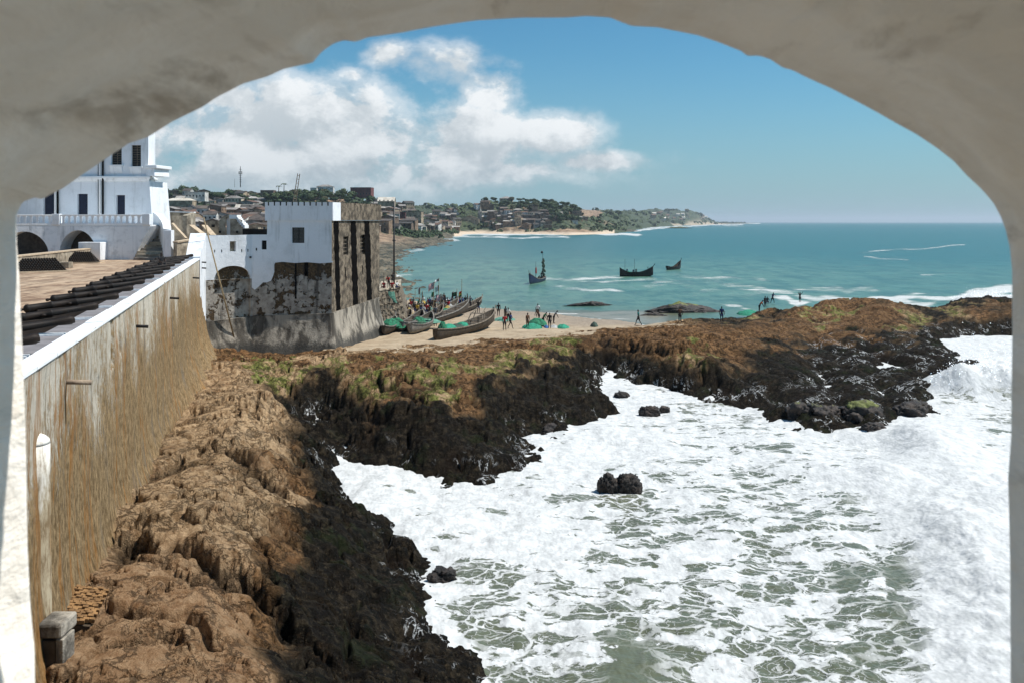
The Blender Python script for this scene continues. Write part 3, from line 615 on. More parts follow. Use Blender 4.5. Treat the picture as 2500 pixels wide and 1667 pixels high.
# horizontal shake makes overhang-like roughness
X1 = X0; Y1 = Y0
keep = SDs > -3.4
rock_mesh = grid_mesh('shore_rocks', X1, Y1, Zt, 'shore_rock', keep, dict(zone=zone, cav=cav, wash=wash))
tag(mobj('shore_rocks', rock_mesh), 'brown and black algae covered shore rocks with a sandy landing beach', kind='structure')
def ground(u, v):
    """first point of the shore hit by the eye ray through photo pixel (u, v)"""
    c = int(np.clip(round((u-u1[0])/2.7), 0, len(u1)-1)); ys = Y0[:, c]; zr = CH-(v-HZ)/F*ys; hit = np.where(Zt[:, c] >= zr)[0]
    if len(hit) == 0 or Zt[hit[0], c] < 0: return P(u, v, 0.0)
    D = ys[hit[0]]; return ((u-1250)/F*D, D, float(Zt[hit[0], c]))
def gz(x, y):
    u = 1250+x*F/y; q = F*CH/y; c = int(np.clip(round((u-u1[0])/2.7), 0, len(u1)-1)); r = int(np.argmin(np.abs(q1-q))); return float(Zt[r, c])

# ------------------------------------------------------------------ distant coast
coast = [(868,592,None),(880,577,None),(905,571,None),(965,566,None),(1010,550,None),(1050,541,None),(1100,537.5,None),(1180,538,None),(1300,541,None),(1400,538,None),(1440,533,None),(1465,527,None),(1490,523,None),(1560,519,None),(1640,516.3,None),(1700,514.6,None),(1738,513.6,None)]
cw = []
for (u, v, _) in coast: x, y, _z = P(u*VK, v*VK); cw.append((x, y))
cw = [(-30, 165), (-46, 290)]+cw[0:]
cw = cw[:2]+cw[2:]
cw += [((1700*VK-1250)/F*7500, 7500), ((800*VK-1250)/F*8000, 8000), (-6000, 7000), (-2500, 1500), (-500, 165)]
RID = [([(200,474,800),(330,474,800),(400,470,790),(450,468,800),(560,472,820),(640,474,820),(700,476,840),(780,472,800),(860,474,780),(900,484,760),(960,500,760)], 260, 1),
       ([(900,482,1800),(960,480,1800),(1100,478,1850),(1200,486,1900)], 420, 1),
       ([(1060,514,1160),(1120,504,1150),(1150,480,1140),(1200,477,1140),(1245,478,1150),(1300,486,1150),(1320,506,1150)], 115, .8),
       ([(1290,508,1260),(1350,494,1300),(1385,500,1350),(1430,508,1380),(1452,518,1400)], 80, .3),
       ([(1180,486,2300),(1300,488,2500),(1400,490,2700),(1480,494,2900),(1540,500,3000)], 420, 1),
       ([(1480,498,3900),(1530,486,4000),(1600,491,4200),(1650,500,4400),(1700,507,4700),(1736,512,4900)], 520, .75)]
ul = np.arange(-250, 1990, 4.0); Dl = np.exp(np.linspace(np.log(160), np.log(7600), 420))
UL, DL = np.meshgrid(ul, Dl); XL = (UL-1250)/F*DL; YL = DL
nsx = (fbm(XL*.02, YL*.02, 5, 41)-.5); sdl = sdist(XL+nsx*30*np.clip(YL/900, .3, 3), YL+nsx*50*np.clip(YL/900, .3, 3), cw)
def ridge_h(XL, YL):
    Hh = np.zeros(XL.shape); who = np.zeros(XL.shape)
    for ri, (pts, wid, _) in enumerate(RID):
        best = np.zeros(XL.shape)
        pw = [PD(u*VK, v*VK, D) for u, v, D in pts]
        for (a, b_) in zip(pw[:-1], pw[1:]):
            ex, ey = b_[0]-a[0], b_[1]-a[1]; t = np.clip(((XL-a[0])*ex+(YL-a[1])*ey)/(ex*ex+ey*ey), 0, 1)
            dd = np.hypot(XL-a[0]-t*ex, YL-a[1]-t*ey); zc = a[2]+(b_[2]-a[2])*t
            best = np.maximum(best, zc*np.exp(-(dd/wid)**2))
        who = np.where(best > Hh, ri, who); Hh = np.maximum(Hh, best)
    return Hh, who
HL, WL = ridge_h(XL, YL)
ln = fbm(XL*.018, YL*.018, 6, 44)-.5
def land_height(H, sdl, ln): return np.where(sdl > 0, 1.2*ss(sdl, 0, 12)+2.2*ss(sdl, 10, 120)+H*ss(sdl, 0, 70)*(1+ln*.5), -1.5*ss(-sdl, 0, 20)-.05)
ZL = land_height(HL, sdl, ln)
cl = fbm(XL*.05, YL*.05, 5, 45)-.5; ZL += np.where(sdl > 30, cl*np.clip(HL*.22, 0, 9), 0)
rockyL = ((1-ss(sdl, 2, 26))*((UL < 1110) | (WL == 3))*1.0); sandL = (1-ss(sdl, 9, 20))*(UL > 1085)*(UL < 1500)*(DL > 700)*(1-rockyL)+(1-ss(sdl, 14, 34))*(DL > 3000)*.6
ZL += np.where(rockyL > .2, (fbm(XL*.25, YL*.12, 5, 46, .55, True)-.45)*3.2*rockyL, 0)
vegL = np.zeros(UL.shape)+.25+.95*ss(HL, 12, 26); vegL = np.where(WL == 1, .95, vegL); vegL = np.where(WL >= 4, 1.0, vegL); vegL = np.where(WL == 3, .52, vegL)
vegL = np.where((WL == 2) & (HL > 8), 0.62+.4*ss(HL, 24, 36)+.7*(fbm(XL*.02, YL*.004, 3, 47)-.5), vegL)
for (bu, bv, rr) in [(265*VK, 470, 0), (440, 476, 22), (410, 470, 16), (800, 487, 30), (835, 485, 22), (640, 480, 16), (1430, 522, 38)]:
    if rr:
        vr = CH-(ZL); vv = HZ+vr*F/DL; vegL = np.where(((UL-bu)/rr)**2+((vv-bv)/9)**2 < 1.2, -.2, vegL)
land_mesh = grid_mesh('coast_hills', XL, YL, ZL, 'far_land', sdl > -60, dict(veg=vegL, sand=np.clip(sandL, 0, 1), rocky=np.clip(rockyL, 0, 1)))
tag(mobj('coast_hills', land_mesh), 'green and earth brown coastal hills round the bay', kind='structure')
def lz(x, y):
    u = 1250+x*F/y; c = int(np.clip(round((u-ul[0])/4.0), 0, len(ul)-1)); r = int(np.clip(round((math.log(y)-math.log(160))/(math.log(7600)-math.log(160))*419), 0, 419)); return float(ZL[r, c])

# ------------------------------------------------------------------ sea
us = np.concatenate([np.arange(-500, 600, 9), np.arange(600, 2560, 3.2), np.arange(2560, 4200, 14)])
qs = np.concatenate([np.arange(1700, 400, -3.4), np.arange(400, 20, -1.7), 20*np.exp(-np.linspace(0, 4.2, 60))])
US, QS = np.meshgrid(us, qs); YS = F*CH/QS; XS = (US-1250)/F*YS
FV = [(1100,1500,.52),(1300,1500,.60),(1500,1480,.47),(1700,1480,.50),(1900,1500,.44),(2050,1480,.42),(2110,1550,.45),(2190,1480,.80),(2290,1400,1.1),(1200,1350,.66),(1400,1380,.52),(1600,1370,.50),(1800,1350,.53),(1950,1340,.40),(2060,1330,.38),(2130,1330,.52),(2200,1300,.95),
 (900,1150,.75),(1000,1250,.80),(1200,1220,.74),(1400,1230,.60),(1600,1230,.56),(1800,1240,.58),(1950,1200,.62),(2080,1200,.85),(2250,1150,1.0),(800,1080,.95),(1100,1140,.72),(1300,1100,.80),(1500,1150,.66),(1700,1120,.64),(1850,1120,.66),(2000,1100,.85),(2150,1080,1.0),
 (1300,1030,.78),(1450,1000,.72),(1600,1020,.66),(1800,1030,.62),(1950,1050,.66),(2080,1010,.80),(2200,990,.95),(1450,920,.74),(1600,960,.64),(1750,980,.66),(2260,900,.62),(2300,960,.60),(2200,930,.72),(2150,1000,.85),(2290,1060,.72),(2230,870,.95),(2290,820,1.0),(1400,870,.90),(1240,1000,.9),(730,1000,.95),(2000,900,.95),(2000,800,.95),(2350,1200,1.0),(2350,1500,1.1),(2500,1000,.9),(2500,1400,.9),
 (1100,1650,.5),(1500,1650,.5),(2000,1650,.5)]
fz = np.array([(u*VK, (v*VK-HZ), c) for u, v, c in FV]); num = np.zeros(US.shape); den = np.zeros(US.shape)
for fu, fq, c in fz:
    w_ = 1/(((US-fu))**2+(((Lq(QS)-Lq(fq))*1.6))**2+900)**1.6; num += w_*c; den += w_
foam = num/den-.055-.05*ss(QS, 620, 900)*(US < 2250)
foam += (fbm(XS*.35, YS*.18, 4, 61)-.5)*.36
inner = ss(QS, 205, 262)+0*US                       # surf side of the reef
infront = 1-ss(sdist(XS, YS, [vP(p) for p in back]+[(-22, 175), (-400, 175), (-400, 30000), (30000, 30000), (30000, vP((2600, 712))[1])]), -2, 2)
foam = foam*infront
streak = np.zeros(US.shape)
ST = [(1230,643,1420,634,6.75,0.56),(1290,662,1420,668,8.1,0.52),(1330,650,1500,645,6.75,0.44),(1560,632,1750,642,9.45,0.44),(1500,655,1800,668,16.2,0.46),(1600,672,2000,672,13.5,0.44),(1850,680,2317,688,12.15,0.6),(1740,668,1950,690,9.45,0.54),(2000,690,2120,692,12.15,0.69),(2000,578,2210,564,3,0.56),(1990,590,2080,596,4,0.49),(1970,610,2120,614,4,0.39),(2120,632,2230,632,4,0.44),(1920,576,2000,580,3,0.39),
 (930,560,1040,552,6.75,0.56),(880,580,960,573,6.75,0.54),(876,626,900,634,6.75,0.74),(900,634,940,632,3,0.49),(1000,546,1060,542,4,0.79),(1060,540.5,1460,537,4.5,0.74),(1040,545,1300,546,4,0.6),(1460,530,1560,520,4,0.66),(1460,524,1700,517,3,0.64),(1560,523,1720,521,3,0.44),(1640,516.5,1740,514.5,2,0.69),(1050,714,1320,721,3,0.66),(1380,735,1480,738,4,0.44),(1560,742,1660,745,6.75,0.49),(1320,695,1420,690,3,0.39),(1400,640,1500,637,3,0.34),(1680,700,1720,710,8.1,0.54),(1800,690,1830,700,10.8,0.74),(2230,672,2330,668,16.2,0.89),(950,600,1200,602,3,0.29),(1200,575,1700,580,3,0.24),(1500,545,1700,548,2,0.29),(1230,660,1330,655,4,0.44)]
for (a, b_, c, e, wd, st) in ST:
    ax, ay, cx, cy = a*VK, b_*VK-HZ, c*VK, e*VK-HZ; ex, ey = cx-ax, cy-ay
    t = np.clip(((US-ax)*ex+(QS-ay)*ey)/(ex*ex+ey*ey), 0, 1); yo = (fbm(US*.012, QS*0+a, 3, 63)-.5)*wd*2.2
    dd = np.abs(QS-ay-t*ey-yo)/wd+np.maximum(np.abs(US-ax-t*ex)-4, 0)/(wd*5)
    streak = np.maximum(streak, st*np.exp(-dd**2))
streak *= .62+.75*fbm(XS*.10, YS*.16, 4, 66)
streak = np.where((QS < 255), streak, 0)
tone = .5+ss(QS, 140, 40)*-.5+ss(QS, 150, 230)*.22; tone = np.where(US > 1700, tone-.18*ss(US, 1700, 2200)*(QS < 230), tone); tone = np.clip(tone, 0, .75)
shal = ss(QS+(fbm(XS*.12, YS*.25, 4, 67)-.5)*26, 196, 228)*(1-ss(US, 1600, 1760))*ss(US, 1180, 1300)*(1-infront); tone = np.maximum(tone, shal*1.25)
tone = np.where(infront > .5, 1.0, tone)
nearfoam = (1-ss(np.abs(sdist(XS, YS, land_poly)), 0, 2.2)); foam = np.where(infront > .3, np.maximum(foam, nearfoam*.9), foam)
# waves
ZS = (fbm(XS*.30, YS*.22, 4, 71)-.5)*.55*ss(QS, 150, 330)+(fbm(XS*1.6, YS*1.1, 4, 72)-.5)*.16*ss(QS, 230, 420)+(fbm(XS*.10, YS*.05, 3, 73)-.5)*.35*np.clip(QS/200, 0, 1)
fluff = np.zeros(US.shape)
def surge(pts, wid, hgt, nz, fl=1.0, lean=0):
    """breaking water along a line of points (preview pixels at sea level)"""
    global ZS, fluff
    pw = [vP(p) for p in pts]; dd = np.full(US.shape, 1e9)
    for a, b_ in zip(pw[:-1], pw[1:]):
        ex, ey = b_[0]-a[0], b_[1]-a[1]; t = np.clip(((XS-a[0])*ex+(YS-a[1])*ey)/(ex*ex+ey*ey), 0, 1)
        dd = np.minimum(dd, np.hypot(XS-a[0]-t*ex, YS-a[1]-t*ey))
    k = np.exp(-(dd/wid)**2); t1 = fbm(XS*.55, YS*.5, 4, 81, .45)*1.6-.8; t2 = fbm(XS*3.1, YS*3.1, 3, 82)-.5
    ZS = ZS+k*(hgt*(.75+t1*nz*.22)+t2*.07*nz*min(hgt, 1.6)); fluff = np.maximum(fluff, ss(k+t1*.35+t2*.1, .18, .5)*fl)
surge([(2225,902),(2330,905),(2500,915)], 3.0, 3.3, 1.1, 1); surge([(2180,880),(2240,870)], 2.2, 1.0, 1.0, 1)
surge([(2330,1420),(2230,1240),(2120,1150),(2040,1120)], 2.4, .7, 1.0, 1); surge([(2350,1600),(2300,1400),(2260,1250)], 2.2, .7, 1.1, 1)
surge([(2330,1180),(2200,1080),(2110,1010)], 2.2, .9, .9, .9); surge([(2240,700),(2340,700)], 4, 2.0, 1.0, 1)
surge([(2110,985),(2140,1050),(2050,1100)], 2.0, .5, 1.0, 1)
back_g = [(2317,1010),(2220,1000),(2170,1040)]
tz = fbm(XS*1.2, YS*1.2, 4, 85, .55, True); ZS += (tz-.5)*.12*ss(foam, .75, 1.0)*infront
sea_mesh = grid_mesh('sea', XS, YS, ZS, 'sea_water', None, dict(foam=foam, tone=tone, streak=streak, fluff=fluff))
tag(mobj('sea', sea_mesh), 'teal bay water turning to white surf below the window', kind='structure')
# sea bed sheet that closes the ground out to the horizon
sb = MB().add([(-60000, -400, -3.2), (60000, -400, -3.2), (60000, 30500, -3.2), (-60000, 30500, -3.2)], [(0, 1, 2, 3)])
tag(sb.build('sea_bed', 'wet_black_stone'), 'dark bed under the sea', kind='structure')
# flying spray over the breakers
rs = np.random.RandomState(5)
def spray(name, centers, n, label):
    vs = []; fs = []
    for i in range(n):
        cx, cy, cz, rx, rz = centers[rs.randint(len(centers))]
        a = rs.rand()*6.28; r = rs.rand()**.5*rx; x = cx+math.cos(a)*r; y = cy+math.sin(a)*r*.7; z = cz+abs(rs.randn())*rz*(1-.6*r/rx)
        s_ = .012+.03*rs.rand()**3; k = len(vs)
        R = rs.randn(3, 3)*s_
        vs += [(x, y, z+s_*1.5), (x+R[0,0], y+R[0,1], z+R[0,2]), (x+R[1,0], y+R[1,1], z+R[1,2]), (x+R[2,0], y+R[2,1], z+R[2,2])]
        fs += [(k,k+1,k+2), (k,k+2,k+3), (k,k+3,k+1), (k+1,k+3,k+2)]
    tag(MB().add(vs, fs).build(name, 'spray_white'), label, kind='stuff')
cs = []
for (u, v, rx, rz) in [(2200,905,2.2,1.2),(2240,900,2.6,1.9),(2290,905,2.6,2.0),(2340,905,2.6,1.6)]:
    x, y = vP((u, v)); cs.append((x, y, .8, rx, rz))
spray('sea_spray', cs, 3000, 'white spray thrown up where the wave hits the reef')
cs = [(*vP((u, 700)), .6, 4, 1.3) for u in (2240, 2290, 2340)]
spray('sea_spray', cs, 2500, 'white spray bursting behind the far end of the reef')

# ------------------------------------------------------------------ loose rocks standing in the water and on the sand
def rock(u, v, wpx, hpx, label, depth=.7, mat='sea_rock', z=None, name='sea_rock', group=None, seed=0, flat=1.0):
    x, y, z0 = P(u*VK, v*VK) if z is None else P(u*VK, v*VK, z)
    rx = wpx*VK/2*y/F; rz = hpx*VK*y/F; bm = bmesh.new(); bmesh.ops.create_icosphere(bm, subdivisions=5, radius=1)
    co = np.array([v_.co[:] for v_ in bm.verts]); r3 = seed*3.1
    k = (fbm(co[:, 0]*1.2+r3+co[:, 2], co[:, 1]*1.2+r3, 4, 91)-.5)*1.0+(fbm(co[:, 0]*4+r3, co[:, 1]*4+co[:, 2]*4, 3, 92, .6, True)-.5)*.42
    sq = np.sign(co)*np.abs(co)**.8
    co = (sq if hpx*3 > wpx else co)*(1+k)[:, None]
    if hpx*3 <= wpx: co[:, 2] *= np.clip(1-.75*np.abs(co[:, 0])**1.4, .12, 1)*(.8+.5*fbm(co[:, 0]*3+seed, co[:, 1]*2, 3, 95))
    for v_, c_ in zip(bm.verts, co): v_.co = (c_[0]*rx, c_[1]*rx*depth, c_[2]*rz*1.1*flat)
    me = bpy.data.meshes.new(name); bm.to_mesh(me); bm.free(); me.materials.append(MATS[mat]); shade(me, True)
    o = mobj(name, me); o.location = (x, y, z0-rz*.1); return tag(o, label, 'rock', group)
rock(1398,1128,40,34,'smaller left one of two wet black rocks close together in the foam', 1.0, seed=1)
rock(1440,1128,56,36,'larger right one of two wet black rocks close together in the foam', .8, seed=2)
rock(1492,948,40,14,'dark wet rock awash in foam left of a small one, below the reef', seed=3)
rock(1527,943,22,9,'small dark wet rock awash in foam right of a flatter one', seed=4)
rock(1360,702,110,9,'long low dark rock awash off the sandy beach', .35, seed=5)
rock(1565,718,190,17,'long dark humped rock lying between the shallows and the bay', .25, seed=6)
rock(1500,726,70,8,'low tapering dark rock at the left end of the long humped rock', .3, seed=16)
rock(1020,1325,60,22,'reddish brown rock awash beside the black left shore', .8, seed=7)
rock(1430,910,34,12,'low black rock just off the inlet mouth', .8, seed=8)
rock(1265,992,60,16,'black rock slab awash off the tip of the promontory', .6, seed=9)
rock(1900,965,80,36,'big round black rock breaking the foam in front of the reef', .8, seed=10)
rock(1835,962,60,30,'round black rock left of the big one in front of the reef', .8, seed=11)
rock(1975,968,90,38,'broad black rock with foam around its foot at the reef edge', .7, seed=12)
rock(2010,992,50,18,'lower black rock at the reef tip with surf around it', .8, seed=13)
rock(2085,955,70,26,'wet black rock right of the foam channel in the reef', .8, seed=14)
rock(2110,1003-60,60,24,'rounded black rock at the outer corner of the reef', .8, seed=15)
rock(1170,533,34,8,'dark rock standing off the distant beach', .8, seed=17); rock(1275,538.5,40,5,'low green rock awash off the distant beach', .6, seed=18)
rock(1560,525,60,3,'flat dark reef rock awash off the cliff headland', .6, seed=19); rock(960,571,36,5,'low dark rock in the breakers near the town shore', .6, seed=20)
for i, (u, v, w_, h_) in enumerate([(748,797,26,16),(770,800,16,9),(800,790,22,10),(830,780,26,12),(850,772,30,12),(868,765,24,12),(882,757,22,10),(812,787,14,8)]):
    rock(u, v, w_, h_, ['pale whitish stone at the foot of the tower','small grey stone beside the pale one at the tower foot','brown stone at the tower foot, fourth from the corner','brown stone under the flank of the tower','large brown slab below the right flank of the tower','rough brown stone near the beached boats','brown stone nearest the small boat by the tower','small brown stone under the tower corner'][i], 1.0,
         'cement_render' if i else 'white_paint_clean', z=gz(*vP((u, v), 1.3)), name='stone', seed=30+i)
# ------------------------------------------------------------------ the embrasure we look through
def arch_px():
    L = [(95/VK,1960/VK),(93/VK,1667/VK),(92/VK,1580/VK),(82/VK,1480/VK),(75/VK,1330/VK),(72/VK,1150/VK),(70/VK,1040/VK),(66/VK,950/VK),(63/VK,860/VK),(58/VK,760/VK),(55/VK,680/VK),(49/VK,600/VK),(47/VK,530/VK),
     (47,490),(58,468),(90,456),(104,462),(120,452),(150,437),(200,402),(250,368),(300,335),(345,320),(400,285),(470,250),(505,226),(530,214),(560,198),(620,180),(655,163),(700,153),(722,148),(735,131),(745,120),(770,103),(793,96),(820,100),(846,90),(925,80),(945,76),(1000,66),(1100,52),(1200,46),(1300,45),(1345,42),(1400,46),(1430,58),(1450,65),(1510,68),(1560,78),(1600,86),(1650,103),(1700,122),(1712,133),(1740,132),(1765,140),(1795,160),(1815,164),(1860,186),(1900,204),(1960,235),(2010,262),(2050,285),(2100,312),(2150,345),(2185,372),(2215,405),(2250,438),(2275,468),(2292,500),(2303,530),(2312,570),(2317,620),(2318,760),(2317,900),(2316,1000),(2308,1100),(2311,1200),(2313,1300),(2314,1568),(2314,1850)]
    return [(u*VK, v*VK) for u, v in L]
AY = 1.25
ap = np.array([((u-1250)/F*AY, CH-(v-HZ)/F*AY) for u, v in arch_px()]); apc = np.vstack([ap, ap[:1]])
seg = np.r_[0, np.cumsum(np.hypot(*np.diff(apc, axis=0).T))]
NA = 720; tt = np.linspace(0, seg[-1], NA+1)
ring = np.stack([np.interp(tt, seg, apc[:, 0]), np.interp(tt, seg, apc[:, 1])], 1)
tg = np.roll(ring[:-1], -3, 0)-np.roll(ring[:-1], 3, 0); nrm = np.stack([tg[:, 1], -tg[:, 0]], 1); nrm /= np.linalg.norm(nrm, axis=1)[:, None]+1e-9
cen = np.array([0, 13.75]); flip = np.sign(((ring[:-1]-cen)*nrm).sum(1)); flip = np.where(np.median(flip) < 0, -1, 1); nrm = nrm*flip
for _ in range(6): nrm = (np.roll(nrm, 1, 0)+nrm*2+np.roll(nrm, -1, 0))/4
nrm = np.vstack([nrm, nrm[:1]])
deps = np.concatenate([[0, .003, .007, .012, .03], np.linspace(.055, 1.75, 110)])
RX, RZ, RY = [], [], []
for d_ in deps:
    rnd = .0045*(1-min(d_/.012, 1))**2; taper = .10*d_
    nn = (fbm(tt*3.2+4, np.full_like(tt, d_*3.2), 4, 101)-.5)*.055+(fbm(tt*11, np.full_like(tt, d_*9), 4, 102)-.5)*.016
    o_ = rnd+taper*.55+nn*min(d_/.10, 1)+np.maximum(nn, -0.002)*0
    o_ = np.maximum(o_, -.001) if d_ < .1 else np.maximum(o_, .002)
    RX.append(ring[:, 0]+nrm[:, 0]*o_); RZ.append(ring[:, 1]+nrm[:, 1]*o_); RY.append(np.full(NA+1, AY-d_))
am = grid_mesh('reveal', np.array(RX), np.array(RY), np.array(RZ), 'lime_plaster')
arch = empty('arched_window_opening', (0, AY, 12.5), label='rough whitewashed arched window opening the view is seen through', cat='window opening')
mobj('reveal', am, arch)
# outer face of the wall round the opening, and the room behind, its back left open for extra light
ob = np.clip(ring*0, 0, 0); ctr = np.array([0.0, 13.7]); dirs = ring-ctr; k_ = np.minimum(9/np.maximum(np.abs(dirs[:, 0]), 1e-3), 6/np.maximum(np.abs(dirs[:, 1]), 1e-3)); outer = ctr+dirs*k_[:, None]
start = ring+nrm*.0045
fr = [start, start+(outer-start)*.02, outer]
fm_ = grid_mesh('outer_wall', np.array([a[:, 0] for a in fr]), np.full((3, NA+1), AY), np.array([a[:, 1] for a in fr]), 'white_plaster', smooth=False)
mobj('outer_wall', fm_, arch)
inn = np.stack([RX[-1], RZ[-1]], 1); dirs = inn-ctr; k_ = np.minimum(3.2/np.maximum(np.abs(dirs[:, 0]), 1e-3), 1.9/np.maximum(np.abs(dirs[:, 1]), 1e-3)); out2 = ctr+dirs*k_[:, None]
yi = AY-deps[-1]
mobj('inner_wall', grid_mesh('inner_wall', np.array([inn[:, 0], out2[:, 0]]), np.full((2, NA+1), yi), np.array([inn[:, 1], out2[:, 1]]), 'lime_plaster', smooth=False), arch)
rb = MB(); x0, x1, y0_, z0, z1 = -3.0, 3.0, -2.2, 12.05, 15.5
rb.add([(x0,y0_,z0),(x1,y0_,z0),(x1,yi+.02,z0),(x0,yi+.02,z0),(x0,y0_,z1),(x1,y0_,z1),(x1,yi+.02,z1),(x0,yi+.02,z1)], [(0,1,2,3),(4,5,6,7),(1,2,6,5),(3,0,4,7)])
rb.build('room_walls', 'lime_plaster', arch)

tag(MB().add([(-40, -45, 12.0), (40, -45, 12.0), (40, -2.1, 12.0), (-40, -2.1, 12.0)], [(0,1,2,3)]).build('bounce_floor', 'pale_paving'), 'unseen pale floor added behind the gallery to bounce warm light', kind='structure')  # unseen paving, added to bounce warm light onto the embrasure plaster
# ------------------------------------------------------------------ facade helper: wall with real openings
def facade(mb, p0, p1, z0, z1, holes=(), depth=.35, arch_n=14, z1b=None):
    """p0->p1 seen from its front with p0 at the left; holes (a0, a1, b0, b1[, spring]) in metres along the wall / heights"""
    p0 = Vector((p0[0], p0[1], 0)); p1 = Vector((p1[0], p1[1], 0)); L = (p1-p0).length; e = (p1-p0)/L; inw = Vector((-e.y, e.x, 0))*depth
    ztop = lambda a: z1+(0 if z1b is None else (z1b-z1)*a/L)
    cuts = {0.0, L}
    for h in holes:
        cuts |= {h[0], h[1]}
        if len(h) > 4: cuts |= {h[0]+(h[1]-h[0])*i/arch_n for i in range(1, arch_n)}
    cuts = sorted(c for c in cuts if -1e-6 <= c <= L+1e-6)
    def top(h, a):
        if len(h) == 4: return h[3]
        t = (a-(h[0]+h[1])/2)/((h[1]-h[0])/2); return h[4]+(h[3]-h[4])*math.sqrt(max(0, 1-t*t))
    W3 = lambda a, z, k=0: tuple(p0+e*a+inw*k+Vector((0, 0, z)))
    for a, b_ in zip(cuts[:-1], cuts[1:]):
        if b_-a < 1e-6: continue
        mid = (a+b_)/2; hs = sorted([h for h in holes if h[0] < mid < h[1]], key=lambda h: h[2]); za = zb = z0
        for h in hs:
            if h[2] > max(za, z0)+1e-4: mb.add([W3(a, za), W3(b_, zb), W3(b_, h[2]), W3(a, h[2])], [(0,1,2,3)])
            ta, tb = top(h, a), top(h, b_)
            mb.add([W3(a, ta), W3(b_, tb), W3(b_, tb, 1), W3(a, ta, 1)], [(3,2,1,0)])
            if h[2] > z0+.01: mb.add([W3(a, h[2]), W3(b_, h[2]), W3(b_, h[2], 1), W3(a, h[2], 1)], [(0,1,2,3)])
            za, zb = ta, tb
        mb.add([W3(a, za), W3(b_, zb), W3(b_, ztop(b_)), W3(a, ztop(a))], [(0,1,2,3)])
    for h in holes:
        zt = h[4] if len(h) > 4 else h[3]
        for a in (h[0], h[1]): mb.add([W3(a, h[2]), W3(a, zt), W3(a, zt, 1), W3(a, h[2], 1)], [(0,1,2,3)])
    return mb
def pane(p0, p1, hole, depth, mat, name, parent, grow=.0):
    p0 = Vector((p0[0], p0[1], 0)); p1 = Vector((p1[0], p1[1], 0)); e = (p1-p0).normalized(); inw = Vector((-e.y, e.x, 0))*depth
    m = MB(); a, b_ = p0+e*(hole[0]-grow)+inw, p0+e*(hole[1]+grow)+inw
    m.bar((a+b_)/2+Vector((0,0,hole[2])), (a+b_)/2+Vector((0,0,hole[3])), (hole[1]-hole[0])+2*grow, .05, up=tuple(inw.normalized()))
    return m.build(name, mat, parent)
def bars_in(p0, p1, hole, depth, mat, parent, nv=1, nh=1, th=.06, name='window_frame'):
    p0 = Vector((p0[0], p0[1], 0)); p1 = Vector((p1[0], p1[1], 0)); e = (p1-p0).normalized(); inw = Vector((-e.y, e.x, 0)); o_ = inw*depth; m = MB(); Z = Vector((0,0,1))
    at = lambda a, z: p0+e*a+o_+Z*z
    for i in range(nv+2):
        a = hole[0]+(hole[1]-hole[0])*i/(nv+1); m.bar(at(a, hole[2]), at(a, hole[3]), th, th, up=tuple(inw))
    for i in range(nh+2):
        z = hole[2]+(hole[3]-hole[2])*i/(nh+1); m.bar(at(hole[0], z), at(hole[1], z), th*.9, th*.9)
    return m.build(name, mat, parent)

# ------------------------------------------------------------------ long cannon wall
def wall_x(y): return -5.0-.289*y
WD = Vector((-.289, 1, 0)).normalized(); WN = Vector((WD.y, -WD.x, 0))
WTOP = 10.75; WEND = 84.0
cw_root = empty('cannon_battery_wall', (wall_x(20), 20, 2), label='long streaked white and rust brown battery wall running from the window to the tower', cat='wall')
sarr = np.concatenate([np.arange(1.3, 24, .22), np.arange(24, 40, .11), np.arange(40, WEND, .22)]); zarr = np.concatenate([np.arange(-.5, 4, .16), np.arange(4, WTOP+.001, .1875)]); zarr[-1] = WTOP
YW, ZW = np.meshgrid(sarr, zarr, indexing='ij')
offw = (fbm(YW*.35, ZW*.35, 4, 111)-.5)*.22+(fbm(YW*1.8, ZW*1.0, 4, 112)-.5)*.06
far_k = ss(YW, 30, 72); butt = fbm(YW*.30, ZW*0, 3, 113)
offw += far_k*(.8+3.4*(butt-.2))*np.exp(-np.maximum(ZW-1.2, 0)/1.7)+.35*np.exp(-np.maximum(ZW-3.2, 0)/.9)*(1-far_k)
offw += (10.75-ZW)*.012
for (yc, hw, zb_, zt_) in [(31.0, .30, 9.15, 10.9), (32.6, .17, 9.35, 10.9), (28.2, .12, 8.45, 9.0)]:
    offw = np.where((np.abs(YW-yc) < hw) & (ZW > zb_-.2*np.abs(YW-yc)/hw) & (ZW < zt_), -.55, offw)
XW = wall_x(YW)+offw*WN.x; YW2 = YW+offw*WN.y
mobj('wall_face', grid_mesh('wall_face', XW, YW2, ZW, 'streaked_wall'), cw_root)
cb = MB(); cb.add([(wall_x(y)-.1*WN.x-k*WN.x*.52, y, z) for y in (1.3, WEND) for k in (0, 1) for z in (0, WTOP-.12)], [(2,3,7,6),(1,3,2,0),(4,5,7,6),(1,5,7,3)])
cb.build('wall_core', 'merlon_grey', cw_root)
yb = 12.0; i = 0
rr = random.Random(3)
while yb < WEND-.5:                                   # white coping, laid in lengths with open joints
    L = rr.uniform(1.9, 2.3); y2 = min(yb+L-.05, WEND)
    a = Vector((wall_x(yb), yb, 0)); b_ = Vector((wall_x(y2), y2, 0)); h_ = WTOP+rr.uniform(-.012, .02); cm = MB()
    q = [a+WN*.06, b_+WN*.06, b_-WN*.50, a-WN*.50]
    cm.prism([(p.x, p.y) for p in q], WTOP-.10, h_)
    cm.build('coping_block', 'white_paint_clean', cw_root, bevel=.015); yb += L
slots = [17.6+4.2*k for k in range(16)]
